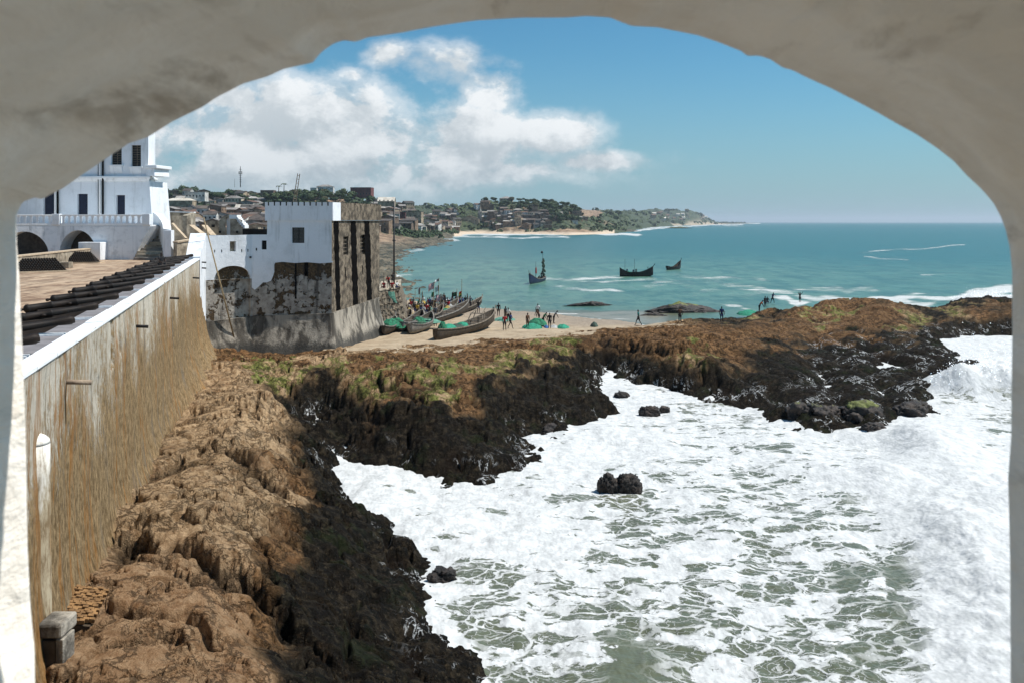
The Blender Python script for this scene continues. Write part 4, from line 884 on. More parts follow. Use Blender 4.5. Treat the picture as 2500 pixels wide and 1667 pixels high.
for k in range(len(slots)):                          # grey merlons between the gun slots
    a0 = slots[k]+.16; a1 = slots[k]+4.2-.16
    if a1 > WEND: break
    a = Vector((wall_x(a0), a0, 0)); b_ = Vector((wall_x(a1), a1, 0)); cm = MB()
    cm.prism([(p.x, p.y) for p in (a-WN*.54, b_-WN*.54, b_-WN*1.25, a-WN*1.25)], 9.8, WTOP-.05+rr.uniform(-.01,.01)); mo = cm.build('merlon', 'merlon_grey', cw_root, bevel=.02)
    for aa in (a0, a1):
        e0 = Vector((wall_x(aa), aa, 0)); em = MB(); em.bar(e0-WN*.54+Vector((0,0,WTOP-.03)), e0-WN*1.25+Vector((0,0,WTOP-.03)), .07, .07); em.build('white_edging', 'white_paint_clean', mo)
    sb_ = Vector((wall_x(slots[k]), slots[k], 0)); sm_ = MB(); sm_.prism([(p.x, p.y) for p in (sb_-WN*.54-WD*.17, sb_-WN*.54+WD*.17, sb_-WN*1.25+WD*.17, sb_-WN*1.25-WD*.17)], 9.8, 10.25); sm_.build('slot_floor', 'cannon_iron', cw_root)
pp = [(160,929,'cement_render'),(330,795,'cannon_iron'),(415,727,'cannon_iron'),(470,678,'cannon_iron'),(494,654,'cannon_iron'),(500,640,'cannon_iron')]
for (u, v, mt) in pp:
    y = 5/((1250-u)/F-.289); y = min(y, 80); x = wall_x(y); z = CH-(v-HZ)/F*y
    m_ = MB(); m_.tube((x-.3, y-.1, z), (x+.62*(.8 if u > 300 else 1), y+.12, z-.06), .065, .065, 10); m_.build('drain_spout', mt, cw_root, True)
# terrace the cannons stand on
tb = MB()
xin = lambda y: wall_x(y)-1.25
tb.add([(xin(2), 2, 9.8), (xin(WEND+22), WEND+22, 9.8), (-75, 112, 9.8), (-75, 2, 9.8)], [(0,1,2,3)])
tag(tb.build('terrace', 'terrace_paving'), 'terracotta coloured terrace of the fort behind the cannons', kind='structure')
tw_ = MB(); tw_.add([(xin(6)-.02, 6, 9.806), (xin(88)-.02, 88, 9.806), (xin(88)-1.9, 88, 9.806), (xin(6)-1.9, 6, 9.806)], [(0,1,2,3)])
tag(tw_.build('terrace_strip', 'pale_paving'), 'pale paved strip along the row of cannons', kind='structure')
# cannons
def cannon_proto():
    r = empty('cannon', (0, 0, 0))
    prof = [(0,.02),(.0,.05),(.02,.07),(.045,.04),(.06,.13),(.075,.185),(.10,.185),(.105,.165),(.30,.155),(.305,.17),(.33,.17),(.335,.148),(.55,.13),(.555,.145),(.575,.145),(.58,.122),(.86,.10),(.88,.115),(.95,.14),(.975,.145),(.985,.12),(1,.115),(1,.06),(.97,.055)]
    m_ = MB(); m_.lathe((-1.35, 0, .0), (1.35, 0, .16), prof, 16); m_.tube((-.05, -.28, .07), (-.05, .28, .07), .055, n=8)
    m_.build('barrel', 'cannon_iron', r, True)
    c_ = MB()
    for s_ in (-1, 1):
        c_.box((-1.2, s_*.20-.05, -.55), (-.35, s_*.20+.05, -.22)); c_.box((-.9, s_*.20-.05, -.22), (.25, s_*.20+.05, -.06)); c_.box((-.35, s_*.20-.05, -.55), (.55, s_*.20+.05, -.2))
    c_.box((-1.0, -.18, -.42), (-.8, .18, -.3)); c_.box((.2, -.18, -.42), (.4, .18, -.3)); c_.build('carriage', 'carriage_wood', r)
    for px_ in (-.85, .3):
        for s_ in (-1, 1):
            w_ = MB(); w_.tube((px_, s_*.27, -.60), (px_, s_*.36, -.60), .17, n=14); w_.build('wheel', 'cannon_iron', r)
    return r
def copy_tree(o, parent=None):
    c = o.copy(); COL.objects.link(c); c.parent = parent
    for ch in list(o.children): copy_tree(ch, c)
    return c
cp = cannon_proto(); ordn = ['nearest', 'second', 'third', 'fourth', 'fifth', 'sixth', 'seventh', 'eighth', 'ninth', 'tenth', 'eleventh', 'twelfth', 'thirteenth', 'fourteenth', 'fifteenth', 'sixteenth']
for k, y in enumerate(slots[:15]):
    o = cp if k == 0 else copy_tree(cp)
    base = Vector((wall_x(y), y, 10.86))-WN*1.95-WD*.3
    o.location = base; o.scale = (1.3, .92, .92); o.rotation_euler = (0, math.radians(-3), math.atan2(WN.y, WN.x)+math.radians(30+rr.uniform(-5, 5)))
    tag(o, f'{ordn[k]} black iron cannon from the viewer in the row along the battery wall', 'cannon', 'cannons along the battery wall')
# second row of old barrels stacked along the terrace edge
# low wall and shot piles on the terrace
lw = empty('low_terrace_wall', (-43, 80, 9.8), label='low stained parapet wall across the terrace behind the cannonball piles', cat='wall')
facade_m = MB(); a0 = PD(30, 0, 74)[0]; b0 = PD(222, 0, 97)[0]
def thick(mb, p, q, z0, z1, t=.4, z1b=None):
    p = Vector((p[0], p[1], 0)); q = Vector((q[0], q[1], 0)); e = (q-p).normalized(); n_ = Vector((-e.y, e.x, 0))*t; z1b = z1 if z1b is None else z1b
    return mb.add([(p.x,p.y,z0),(q.x,q.y,z0),(q.x+n_.x,q.y+n_.y,z0),(p.x+n_.x,p.y+n_.y,z0),(p.x,p.y,z1),(q.x,q.y,z1b),(q.x+n_.x,q.y+n_.y,z1b),(p.x+n_.x,p.y+n_.y,z1)], [(0,3,2,1),(4,5,6,7),(0,1,5,4),(1,2,6,5),(2,3,7,6),(3,0,4,7)])
thick(MB(), (a0,74),(b0,97), 9.8, 11.0, .55).build('wall_body', 'beige_stone', lw)
thick(MB(), (a0+.08,73.9),(b0+.08,96.9), 11.0, 11.12, .7).build('coping', 'pale_paving', lw)
def shot_pile(cx, cy, ang, n, m2, label):
    r = empty('cannonball_pile', (cx, cy, 9.8), label=label, cat='cannonballs', group='cannonball piles on the terrace')
    bm = MB(); ico = bmesh.new(); bmesh.ops.create_icosphere(ico, subdivisions=2, radius=.10); iv = [v_.co.copy() for v_ in ico.verts]; ifc = [tuple(v_.index for v_ in f_.verts) for f_ in ico.faces]; ico.free()
    for lev in range(m2):
        for i_ in range(n-lev):
            for j_ in range(m2-lev):
                if 0 < i_ < n-lev-1 and 0 < j_ < m2-lev-1: continue
                x = (i_+lev/2-n/2)*.2; y = (j_+lev/2-m2/2)*.2; z = .1+lev*.142
                X_ = cx+x*math.cos(ang)-y*math.sin(ang); Y_ = cy+x*math.sin(ang)+y*math.cos(ang); bm.add([(X_+v_.x, Y_+v_.y, 9.8+z+v_.z) for v_ in iv], ifc)
    o = bm.build('cannonballs', 'cannon_iron', r, True); o['kind'] = 'stuff'
    kb = MB(); L = n*.1+.15; w_ = m2*.1+.15
    for s_ in (-1, 1): 
        p = Vector((cx, cy, 9.86)); e = Vector((math.cos(ang), math.sin(ang), 0)); f_ = Vector((-e.y, e.x, 0)); kb.bar(p-e*L+f_*w_*s_, p+e*L+f_*w_*s_, .18, .14); kb.bar(p+e*L*s_-f_*w_, p+e*L*s_+f_*w_, .18, .14)
    kb.build('kerb', 'pale_paving', r)
shot_pile(PD(98,0,74)[0], 74, math.radians(38), 20, 8, 'left pile of black cannonballs, long and low, by the stained parapet'); shot_pile(PD(205,0,90)[0], 90, math.radians(10), 15, 8, 'right pile of black cannonballs, nearer the white stair block')
b_ = MB(); b_.box((PD(140,0,80)[0], 80, 9.8), (PD(168,0,80)[0], 80.8, 10.35)); tag(b_.build('stone_block', 'beige_stone', bevel=.03), 'low square stone block between the two cannonball piles', 'block')

# near end of the wall: rounded buttress, post, brick patch
nb = empty('rounded_buttress', (PD(94,0,20.6)[0], 20.6, 3), label='tall rounded plaster buttress with a white domed top at the near end of the wall', cat='buttress')
bx = PD(76, 0, 20.6)[0]; prof = [(0,.46),(.2,.44),(.5,.42),(.82,.40),(.90,.40),(.955,.28),(.98,.22),(.993,.12),(1.0,.02)]
MB().lathe((bx, 20.6, 3.5), (bx, 20.6, 9.1), prof[:4]+[(.9555,.40)], 20).build('shaft', 'stained_shaft', nb, True); MB().lathe((bx, 20.6, 8.85), (bx, 20.6, 9.12), [(0,.402),(.30,.385),(.60,.31),(.86,.18),(1,.02)], 20).build('domed_top', 'stained_shaft', nb, True)
po = empty('masonry_post', (PD(124,0,20)[0], 20, 3), label='short dark masonry post with a rough stone cap at the foot of the wall', cat='post')
x0 = PD(93,0,20)[0]; x1 = PD(136,0,20)[0]; x2 = PD(155,0,20)[0]
MB().box((x0, 20.0, 3.0), (x1-.02, 20.5, 4.55)).build('dark_side', 'wet_black_stone', po); MB().box((x1, 19.98, 3.0), (x2, 20.52, 4.60)).build('plastered_side', 'grimy_plinth', po, bevel=.02); MB().box((x0-.03, 19.95, 4.62), (x2-.02, 20.7, 4.95)).build('cap_stone', 'grimy_plinth', po, bevel=.06)
bp = empty('brick_revetment', (0, 0, 0), label='small sloping patch of brown stone bricks at the foot of the streaked wall', cat='brickwork')
cx, cy, cz = ground(200, 1490); bp.location = (cx, cy, cz)
e1 = (Vector(ground(232, 1430))-Vector(ground(165, 1560))); e1.normalize(); e2 = Vector(ground(240, 1500))-Vector(ground(160, 1480)); e2.z -= .1; e2 -= e1*e2.dot(e1); e2.normalize(); nn_ = e1.cross(e2).normalized()
if nn_.z < 0: nn_ = -nn_
org = Vector((cx, cy, cz+.16))
bb = MB(); q = [org+e1*a+e2*b2-nn_*.10 for a, b2 in ((-.85,-.42),(.85,-.42),(.85,.42),(-.85,.42))]; bb.add(q+[p-nn_*.5 for p in q], [(0,1,2,3),(0,1,5,4),(1,2,6,5),(2,3,7,6),(3,0,4,7)]); bb.build('mortar_bed', 'mortar_dark', bp)
brm = []
for k in range(5):
    b0_ = bmesh.new(); bmesh.ops.create_cube(b0_, size=1); bmesh.ops.bevel(b0_, geom=b0_.edges[:], offset=.12, segments=1)
    for v_ in b0_.verts: v_.co += Vector((rr.uniform(-.07,.07), rr.uniform(-.07,.07), rr.uniform(-.1,.1)))
    me = bpy.data.meshes.new('brick'); b0_.to_mesh(me); b0_.free(); me.materials.append(MATS['brick_old']); brm.append(me)
Rm = Matrix((e1, e2, nn_)).transposed().to_4x4()
for r_ in range(14):
    for c_ in range(6):
        a = -.82+r_*.122; b2 = -.36+c_*.142+(.07 if r_ % 2 else 0)
        if abs(b2) > .42 or (abs(a) > .7 and abs(b2) > .3 and rr.random() < .6): continue
        o = bpy.data.objects.new('brick', brm[rr.randrange(5)]); link(o); o.parent = bp
        o.matrix_basis = Matrix.Translation(org+e1*a+e2*b2+nn_*rr.uniform(-.03, .03)-bp.location)@Rm@Matrix.Rotation(rr.uniform(-.06,.06), 4, 'Z')@Matrix.Diagonal((.106, .128, .10, 1))

# ------------------------------------------------------------------ tower
TA = (-28.9, 83.4); TB = (-25.2, 86.0); TC = (-17.6, 86.6); TDp = (-15.1, 101.0)
tow = empty('bastion_tower', (-21, 90, 1), label='square fort tower, upper half whitewashed, lower half peeling brown, beside the beach', cat='tower')
Lf = math.dist(TB, TC); xs = lambda u: None
def along(p, q, u):     # distance from p along pq where photo column u falls
    k = (u-1250)/F; ex, ey = q[0]-p[0], q[1]-p[1]; t = (k*p[1]-p[0])/(ex-k*ey); return t*math.dist(p, q)
def zv(v, D): return CH-(v-HZ)/F*D
a = [along(TB, TC, u) for u in (652, 713, 743, 813, 645, 655)]
ZT0 = zv(640, 86.4); ZTOP = 15.9; zpl = 4.9
UL_ = (TB[0]+(TC[0]-TB[0])*a[0]/Lf, TB[1]+(TC[1]-TB[1])*a[0]/Lf)
main_hole = (a[1]-a[0], a[2]-a[0], zv(594, 86.4), zv(556, 86.4))
m_ = MB(); facade(m_, UL_, TC, ZT0, 14.1, [main_hole], .4); m_.build('front_wall', 'whitewash' if False else 'white_plaster', tow)
win = pane(UL_, TC, main_hole, .38, 'glass_dark', 'window', tow); bars_in(UL_, TC, main_hole, .25, 'shutter_dark', win, 1, 3)
m_ = MB(); facade(m_, TC, TDp, zpl, 14.1, [(along(TC,TDp,838), along(TC,TDp,850), 10.6, 12.5), (along(TC,TDp,880), along(TC,TDp,893), 10.5, 12.6)], .4); m_.build('side_wall', 'mottled_stone', tow)
for u0, u1_ in ((838, 850), (880, 893)):
    hh = (along(TC,TDp,u0), along(TC,TDp,u1_), 10.6, 12.5); wn = pane(TC, TDp, hh, .38, 'glass_dark', 'window', tow); bars_in(TC, TDp, hh, .2, 'grey_wood', wn, 1, 4)
BK1 = (-21, 103.5); BK2 = (-24.5, 90)
m_ = MB(); facade(m_, TDp, BK1, zpl, 14.1, []); facade(m_, BK1, UL_, ZT0, 14.1, []); m_.build('rear_wall', 'white_patchy', tow)
# parapet band, slightly oversailing
def offs(poly, d_):
    n = len(poly); out = []
    for i in range(n):
        p0_, p1_, p2_ = Vector(poly[i-1]), Vector(poly[i]), Vector(poly[(i+1) % n]); e0 = (p1_-p0_).normalized(); e1_ = (p2_-p1_).normalized(); n0_ = Vector((e0.y, -e0.x)); n1_ = Vector((e1_.y, -e1_.x)); b_ = (n0_+n1_); b_ *= d_/max(.2, (1+n0_.dot(n1_))); out.append((p1_.x+b_.x, p1_.y+b_.y))
    return out
ft = [UL_, TC, TDp, BK1]
po_ = offs(ft, .14); pi_ = offs(ft, -.35)
def ring_mb(o_, i_, z0, z1):
    n = len(o_); return MB().add([(p[0],p[1],z0) for p in o_]+[(p[0],p[1],z1) for p in o_]+[(p[0],p[1],z0) for p in i_]+[(p[0],p[1],z1) for p in i_],
        [f for i in range(n) for f in ((i,(i+1)%n,n+(i+1)%n,n+i),(n+i,n+(i+1)%n,3*n+(i+1)%n,3*n+i),(2*n+(i+1)%n,2*n+i,3*n+i,3*n+(i+1)%n),((i+1)%n,i,2*n+i,2*n+(i+1)%n))])
par = ring_mb(po_, pi_, 14.1, ZTOP).build('parapet', 'white_plaster', tow)
MB().prism(offs(ft, -.3), 14.0, 14.2).build('tower_roof', 'grey_roof', tow)
s1_ = offs(ft, .16); ms = MB(); q0 = Vector(s1_[1]); q1_ = Vector(s1_[2]); ez = (q1_-q0).normalized(); st_ = q0+ez*2.2
thick(ms, (st_.x+.02, st_.y), (q1_.x+.02, q1_.y), 14.16, ZTOP+.02, .1); ms.build('stained_parapet', 'mottled_stone', tow)
for k in range(11):                                   # small dark slots along the rim
    t = (k+.6)/11.4; p = Vector(po_[0]).lerp(Vector(po_[1]), t); m_ = MB(); m_.box((p.x-.05, p.y-.03, ZTOP-.34), (p.x+.05, p.y+.3, ZTOP+.012)); m_.build('rim_slot', 'black_mould', par)
for k in range(9):
    t = (k+3)/12; p = Vector(po_[1]).lerp(Vector(po_[2]), t); m_ = MB(); m_.box((p.x-.2, p.y-.08, ZTOP-.16), (p.x+.05, p.y+.08, ZTOP+.035)); m_.build('rim_slot', 'black_mould', par)
# lower front: peeling wall from the arch to the corner
lo = MB(); Lw = Lf; lo_holes = []
facade(lo, TB, TC, zpl, ZT0, []); lo.build('peeling_front', 'peeling_wall', tow)
# plinth skirt, flared
t0_, t1_, t2_ = (TA[0]+.2, TA[1]-.15), (-25.15, 85.85), (-17.5, 86.4); t3_ = (-14.95, 101)
bt0, bt1, bt2, bt3 = (-28.6, 82.4), (-24.9, 84.4), (-16.9, 85.2), (-13.6, 101.5)
m_ = MB()
tops = [t0_, t1_, t2_, t3_]; bots = [bt0, bt1, bt2, bt3]; zt_ = [4.6, 4.85, 5.1, 5.4]
NS = 24; gx = [[], [], []]
for i_ in range(3):
    for s_ in range(NS):
        t = s_/NS; A = Vector(tops[i_]).lerp(Vector(tops[i_+1]), t); B = Vector(bots[i_]).lerp(Vector(bots[i_+1]), t); zt__ = zt_[i_]*(1-t)+zt_[i_+1]*t
        gx[0].append([A.x+(B.x-A.x)*k**1.7 for k in np.linspace(0, 1.15, 14)]); gx[1].append([A.y+(B.y-A.y)*k**1.7 for k in np.linspace(0, 1.15, 14)]); gx[2].append([zt__+(.6-zt__)*k for k in np.linspace(0, 1.15, 14)])
G0, G1, G2 = map(np.array, gx); nz_ = (fbm(G0*.8+G1*.8, G2*.8, 4, 121)-.5)*.22; G1 = G1-nz_; G0 = G0+nz_*.3
mobj('battered_plinth', grid_mesh('battered_plinth', G0, G1, G2, 'grimy_plinth'), tow)
pc_ = MB(); pcf = [t0_, t1_, t2_, t3_]
for i_ in range(3):
    A, B = pcf[i_], pcf[i_+1]; q = [A, B, (B[0]-.35*(i_ == 2), B[1]+.6), (A[0]-.35*(i_ == 2), A[1]+.6)]; pc_.add([(q[0][0],q[0][1],zt_[i_]),(q[1][0],q[1][1],zt_[i_+1]),(q[2][0],q[2][1],zt_[i_+1]),(q[3][0],q[3][1],zt_[i_])], [(0,1,2,3)])
pc_.build('plinth_ledge', 'grimy_plinth', tow)
# black drain runs down the sea side
def run_strip(p, q, u_top, u_bot, w_, z0, z1, name='drain_groove'):
    m_ = MB(); N = 26; vs = []
    e = (Vector(q)-Vector(p)).normalized(); n_ = Vector((e.y, -e.x))*.02; r2 = random.Random(u_top)
    for i_ in range(N+1):
        t = i_/N; z = z1+(z0-z1)*t; u = u_top+(u_bot-u_top)*t; s_ = along(p, q, u); ww = w_*(.8+.45*r2.random()); c_ = Vector(p)+e*s_+n_
        vs += [(c_.x-e.x*ww, c_.y-e.y*ww, z), (c_.x+e.x*ww, c_.y+e.y*ww, z), (c_.x-e.x*ww-n_.x*1.5, c_.y-e.y*ww-n_.y*1.5, z), (c_.x+e.x*ww-n_.x*1.5, c_.y+e.y*ww-n_.y*1.5, z)]
    fs = []
    for i_ in range(N):
        k = i_*4; fs += [(k, k+1, k+5, k+4), (k+2, k, k+4, k+6), (k+1, k+3, k+7, k+5)]
    m_.add(vs, fs).build(name, 'black_mould', tow)
run_strip(TC, TDp, 820, 826, .62, 5.2, 14.05); run_strip(TC, TDp, 862, 868, .80, 5.3, 14.05); run_strip(TC, TDp, 895, 902, .85, 5.4, 14.05)
run_strip(TC, TDp, 842, 845, .12, 8.0, 9.4, 'slit_stain'); run_strip(TC, TDp, 884, 886, .12, 8.3, 9.3, 'slit_stain')
run_strip(TB, TC, 748, 748, .18, ZT0-1.4, ZT0-.02, 'drip_stain'); run_strip(TB, TC, 722, 722, .08, 6.5, ZT0-.02, 'drip_stain')
# white patch that hangs lower at the left, a proud skin of plaster with a torn edge
edge = [(615,640),(615,702),(622,708),(632,700),(642,690),(652,690),(662,686),(667,674),(670,664),(668,652),(672,642),(690,640),(720,643),(750,641),(780,644),(813,642)]
pts = [(along(TB, TC, max(u, 613.5)), zv(v, 86.2)) for u, v in edge]
m_ = MB(); e = (Vector(TC)-Vector(TB)).normalized(); n_ = Vector((e.y, -e.x))*.03; vs = []
for i_ in range(len(pts)): s_, z = pts[i_]; c_ = Vector(TB)+e*s_+n_; vs += [(c_.x, c_.y, z), (c_.x, c_.y, ZT0+.06)]
m_.add(vs, [(2*i_, 2*i_+2, 2*i_+3, 2*i_+1) for i_ in range(len(pts)-1)]).build('plaster_skin', 'white_plaster', tow)
# link walls left of the tower
lk = empty('gatehouse_wall', (-27, 84.5, 1), label='low white wall with a bricked-up arch between the battery wall and the tower', cat='wall')
La = math.dist(TA, TB); zl = 12.75
ha = [(along(TA,TB,561), along(TA,TB,576), zv(615,84.6), zv(590,84.6)), (along(TA,TB,531)-.3, along(TA,TB,612), zpl, zv(650,84.6), zv(678,84.6))]
ha[1] = (max(ha[1][0], .25), min(ha[1][1], La-.12), 4.9, ha[1][3], ha[1][4])
zmid = zv(683, 84.6); ha1 = ha[1]
m_ = MB(); facade(m_, TA, TB, zmid, zl-.1, [ha[0], (ha1[0], ha1[1], zmid, ha1[3], max(ha1[4], zmid))], .55, z1b=zl); m_.build('white_face', 'white_plaster', lk)
m_ = MB(); facade(m_, TA, TB, 4.6, zmid, [(ha1[0], ha1[1], 4.6, zmid)], .42); m_.build('peeling_foot', 'peeling_wall', lk)
pb = (ha[1][0]-.1, ha[1][1]+.1, 4.6, ha[1][3]+.1); pane(TA, TB, pb, .40, 'peeling_wall', 'arch_infill', lk)
pane(TA, TB, ha[0], .45, 'beige_stone', 'window', lk)
lh = (along(TB,TC,645), along(TB,TC,656), zv(610,86), zv(588,86))
lhl = max(.01, a[0]-.02)
m_ = MB(); facade(m_, TB, UL_, ZT0, zl, [(lh[0]-.25, a[0]-.05, lh[2], lh[3])], .4); m_.build('return_face', 'white_plaster', lk); pane(TB, UL_, (lh[0]-.25, a[0]-.05, lh[2], lh[3]), .3, 'void_black', 'window', lk)
thick(MB(), (TA[0]-.1, TA[1]+.62), (TB[0]-.1, TB[1]+.62), 4, zl-.06, .6).build('wall_core', 'white_patchy', lk); thick(MB(), (TB[0], TB[1]+.5), (UL_[0]-.02, UL_[1]+.5), 4, zl-.03, .6).build('wall_core', 'white_patchy', lk)
for u in (524, 541, 590, 605): 
    s_ = along(TA, TB, u); p = Vector(TA).lerp(Vector(TB), s_/La); MB().box((p.x-.06, p.y-.02, 11.1), (p.x+.04, p.y+.3, 11.35)).build('loophole', 'void_black', lk)
for u in (626,): s_ = along(TB, TC, u); p = Vector(TB).lerp(Vector(TC), s_/Lf); MB().box((p.x-.06, p.y-.02, 11.2), (p.x+.06, p.y+.3, 11.45)).build('loophole', 'void_black', lk)
MB().box((PD(612,0,85.9)[0]-.07, 85.75, zv(628,86)-.1), (PD(612,0,85.9)[0]+.07, 86.1, zv(628,86)+.07)).build('spout_hole', 'void_black', lk)
# white sloping end where the battery wall meets the gatehouse
m_ = MB(); y_a, y_b = 78.5, 84.2
m_.add([(wall_x(y_a)+.1, y_a, 0), (wall_x(y_b)+.4, y_b, 0), (wall_x(y_b)-1.2, y_b, 0), (wall_x(y_a)-1.2, y_a, 0), (wall_x(y_a)+.06, y_a, 10.9), (wall_x(y_b)+.3, y_b, 12.9), (wall_x(y_b)-1.2, y_b, 12.9), (wall_x(y_a)-1.2, y_a, 10.9)], [(4,5,6,7),(0,1,5,4),(3,0,4,7),(2,3,7,6)])
m_.build('sloping_end', 'white_patchy', cw_root)
# bamboo pole leaning in the corner, ladder poles on the roof
def leaning(name, a, b_, r, mat, label, cat='pole', group=None):
    return tag(MB().tube(a, b_, r, r*.7, 8).build(name, mat, None, True), label, cat, group)
leaning('bamboo_pole', ground(580, 858), PD(497, 532, 82.0), .08, 'bamboo', 'very long bamboo pole leaning in the corner between battery wall and gatehouse')
lad = empty('ladder', (-20.5, 92, 14.2), label='tall thin ladder standing tilted on the tower roof', cat='ladder')
pA, pB = Vector(PD(709, 497, 92)), Vector(PD(727, 424, 92)); pC, pD_ = Vector(PD(716, 497, 92.2)), Vector(PD(732, 425, 92.2)); pA.z = pC.z = 14.2
for p, q in ((pA, pB), (pC, pD_)): MB().tube(p, q, .045, .04, 6).build('rail', 'grey_wood', lad)
for k in range(12): t = (k+.5)/12; MB().tube(pA.lerp(pB, t), pC.lerp(pD_, t), .028, n=5).build('rung', 'grey_wood', lad)
# small sea-side bastion with the flag pole
sbs = empty('rubble_bastion', (-14, 110, 0), label='low rubble stone bastion right of the tower with people sitting on top', cat='wall')
q0_, q1_ = (PD(918,0,103)[0], 103), (PD(975,0,109)[0], 109); q2_ = (PD(978,0,122)[0], 122); q3_ = (q0_[0]-1.5, 118); zt0 = zv(712, 104)
bp_ = [(q0_[0], q0_[1]-.8), (q1_[0]+1.6, q1_[1]-1.0), (q2_[0]+1.8, q2_[1]), q3_]
MB().prism(bp_, 0, zt0, [q0_, q1_, q2_, q3_]).build('rubble_body', 'mottled_stone', sbs)
MB().prism(offs([q0_, q1_, q2_, q3_], .12), zt0+.01, zt0+.22).build('coping', 'beige_stone', sbs, bevel=.03)
rj = random.Random(11)
e_a = Vector((bp_[0][0], bp_[0][1], 0)); e_b = Vector((bp_[1][0], bp_[1][1], 0)); ta = Vector((*q0_, zt0)); tb__ = Vector((*q1_, zt0))
stm = []
for k in range(4):
    b0_ = bmesh.new(); bmesh.ops.create_icosphere(b0_, subdivisions=1, radius=.5)
    for v_ in b0_.verts: v_.co += Vector([rj.uniform(-.12, .12) for _ in range(3)])
    me = bpy.data.meshes.new('stone'); b0_.to_mesh(me); b0_.free(); me.materials.append(MATS['beige_stone']); me.materials[0] = MATS['mottled_stone']; stm.append(me)
for r_ in range(9):
    for c_ in range(9):
        t = (c_+rj.random()*.7)/9; h_ = (r_+.5+rj.uniform(-.2,.2))/9; p = (e_a.lerp(e_b, t)).lerp(ta.lerp(tb__, t), h_)
        o = bpy.data.objects.new('stone', stm[rj.randrange(4)]); link(o); o.parent = sbs; o.location = p-Vector(sbs.location); o.scale = (rj.uniform(.3,.5), .22, rj.uniform(.2,.36)); o.rotation_euler = (0, rj.uniform(-.3,.3), math.radians(18))
fp = empty('flag_pole', (*PD(962, 0, 113)[:2], zt0), label='tall bare dark pole rising from the rubble bastion', cat='pole')
px_, py_ = PD(962, 0, 113)[:2]; MB().tube((px_, py_, zt0-.2), (px_, py_, zv(494, 113)), .125, .09, 10).build('shaft', 'pole_metal', fp, True); MB().tube((px_, py_, zv(590,113)), (px_, py_, zv(586,113)), .2, .2, 10).build('bracket', 'pole_metal', fp)

# ------------------------------------------------------------------ governor's house with balcony
gh = empty('white_fort_house', (-47, 106, 9.8), label='tall white fort building with dark doors above the terrace', cat='building')
HY = 106.0; hx = lambda u, y=HY: (u-1250)/F*y
hl, hr = hx(30), hx(362); zH = lambda v, y=HY: zv(v, y)
holes = []
hw = lambda u0, u1_, v0, v1: (hx(u0)-hl, hx(u1_)-hl, zH(v1), zH(v0))
doors = [hw(106,132,468,527), hw(189,214,474,527), hw(284,305,477,527)]
wins = [hw(272,297,352,403), hw(321,344,355,407)]
m_ = MB(); facade(m_, (hl, HY), (hr, HY), 9.8, zH(300), doors+wins, .45); m_.build('front_wall', 'white_plaster', gh)
for h_ in doors: pane((hl, HY), (hr, HY), h_, .4, 'door_navy', 'door', gh)
for h_ in wins:
    s_ = pane((hl, HY), (hr, HY), h_, .42, 'shutter_dark', 'window', gh); bars_in((hl, HY), (hr, HY), h_, .3, 'grey_wood', s_, 1, 8, .05, 'louvres')
    MB().box((hl+h_[0]-.25, HY-.28, h_[2]-.16), (hl+h_[1]+.25, HY-.01, h_[2]-.01)).build('window_sill', 'white_paint_clean', gh)
    MB().add([(hl+h_[0]-.1, HY-.24, h_[2]-.17), (hl+h_[1]+.1, HY-.24, h_[2]-.17), (hl+h_[1]+.1, HY-.005, h_[2]-1.0), (hl+h_[0]-.1, HY-.005, h_[2]-1.0), (hl+h_[0]-.1, HY-.005, h_[2]-.17), (hl+h_[1]+.1, HY-.005, h_[2]-.17)], [(0,1,2,3),(0,3,4),(1,5,2)]).build('sill_corbel', 'white_plaster', gh)
er = (hx(379, 112), 112.0)
m_ = MB(); facade(m_, (hr, HY), er, 9.8, zH(300), []); facade(m_, er, (hl, 122), 9.8, zH(300), []); m_.build('end_wall', 'white_plaster', gh)
MB().prism([(hl, HY+.02), (hr-.02, HY+.02), (er[0]-.05, er[1]), (hl, 121)], zH(300)-.2, zH(300)+.3).build('roof', 'grey_roof', gh)
# string course and buttressed corner
co_ = MB(); zc0 = zH(443); co_.prism([(hl, HY-.35), (hr+.35, HY-.35), (er[0]+.35, er[1]), (er[0], er[1]+.1), (hr+.05, HY-.01), (hl, HY-.01)], zc0+.35, zc0+.6, None); co_.build('cornice', 'white_paint_clean', gh, bevel=.04)
co_ = MB(); co_.prism([(hl, HY-.12), (hr+.12, HY-.12), (hr+.05, HY-.01), (hl, HY-.01)], zc0, zc0+.34, [(hl, HY-.3), (hr+.3, HY-.3), (hr+.05, HY-.01), (hl, HY-.01)]); co_.build('cornice_moulding', 'white_plaster', gh)
ub = MB(); ub.prism([(hr-.2, HY-.3), (hr+.9, HY-.3), (hr+1.4, HY+3), (hr, HY+3)], zc0+.6, zH(412), [(hr-.1, HY-.2), (hr+.8, HY-.2), (hr+1.3, HY+3), (hr, HY+3)]); ub.build('corner_pier', 'white_plaster', gh, bevel=.05)
MB().prism([(hr-.3, HY-.4), (hr+1.15, HY-.4), (hr+1.6, HY+3.2), (hr-.1, HY+3.2)], zH(412)+.01, zH(404)).build('pier_cap', 'white_paint_clean', gh, bevel=.05)
MB().prism([(hr-.6, HY-.03), (hr+.62, HY-.03), (hr+1.3, HY+4), (hr-.1, HY+4)], 12.0, zc0-.01, [(hr-.45, HY-.02), (hr+.12, HY-.02), (hr+.7, HY+4), (hr-.1, HY+4)]).build('corner_buttress', 'white_plaster', gh)
for u, mt, w_ in ((253, 'black_mould', .16), (246, 'white_paint_clean', .12), (241.5, 'black_mould', .05), (143, 'black_mould', .16), (137, 'white_paint_clean', .1)):
    MB().tube((hx(u), HY-.2, zH(524)), (hx(u), HY-.2, zH(300)), w_*.7, n=8).build('downpipe', mt, gh, True)
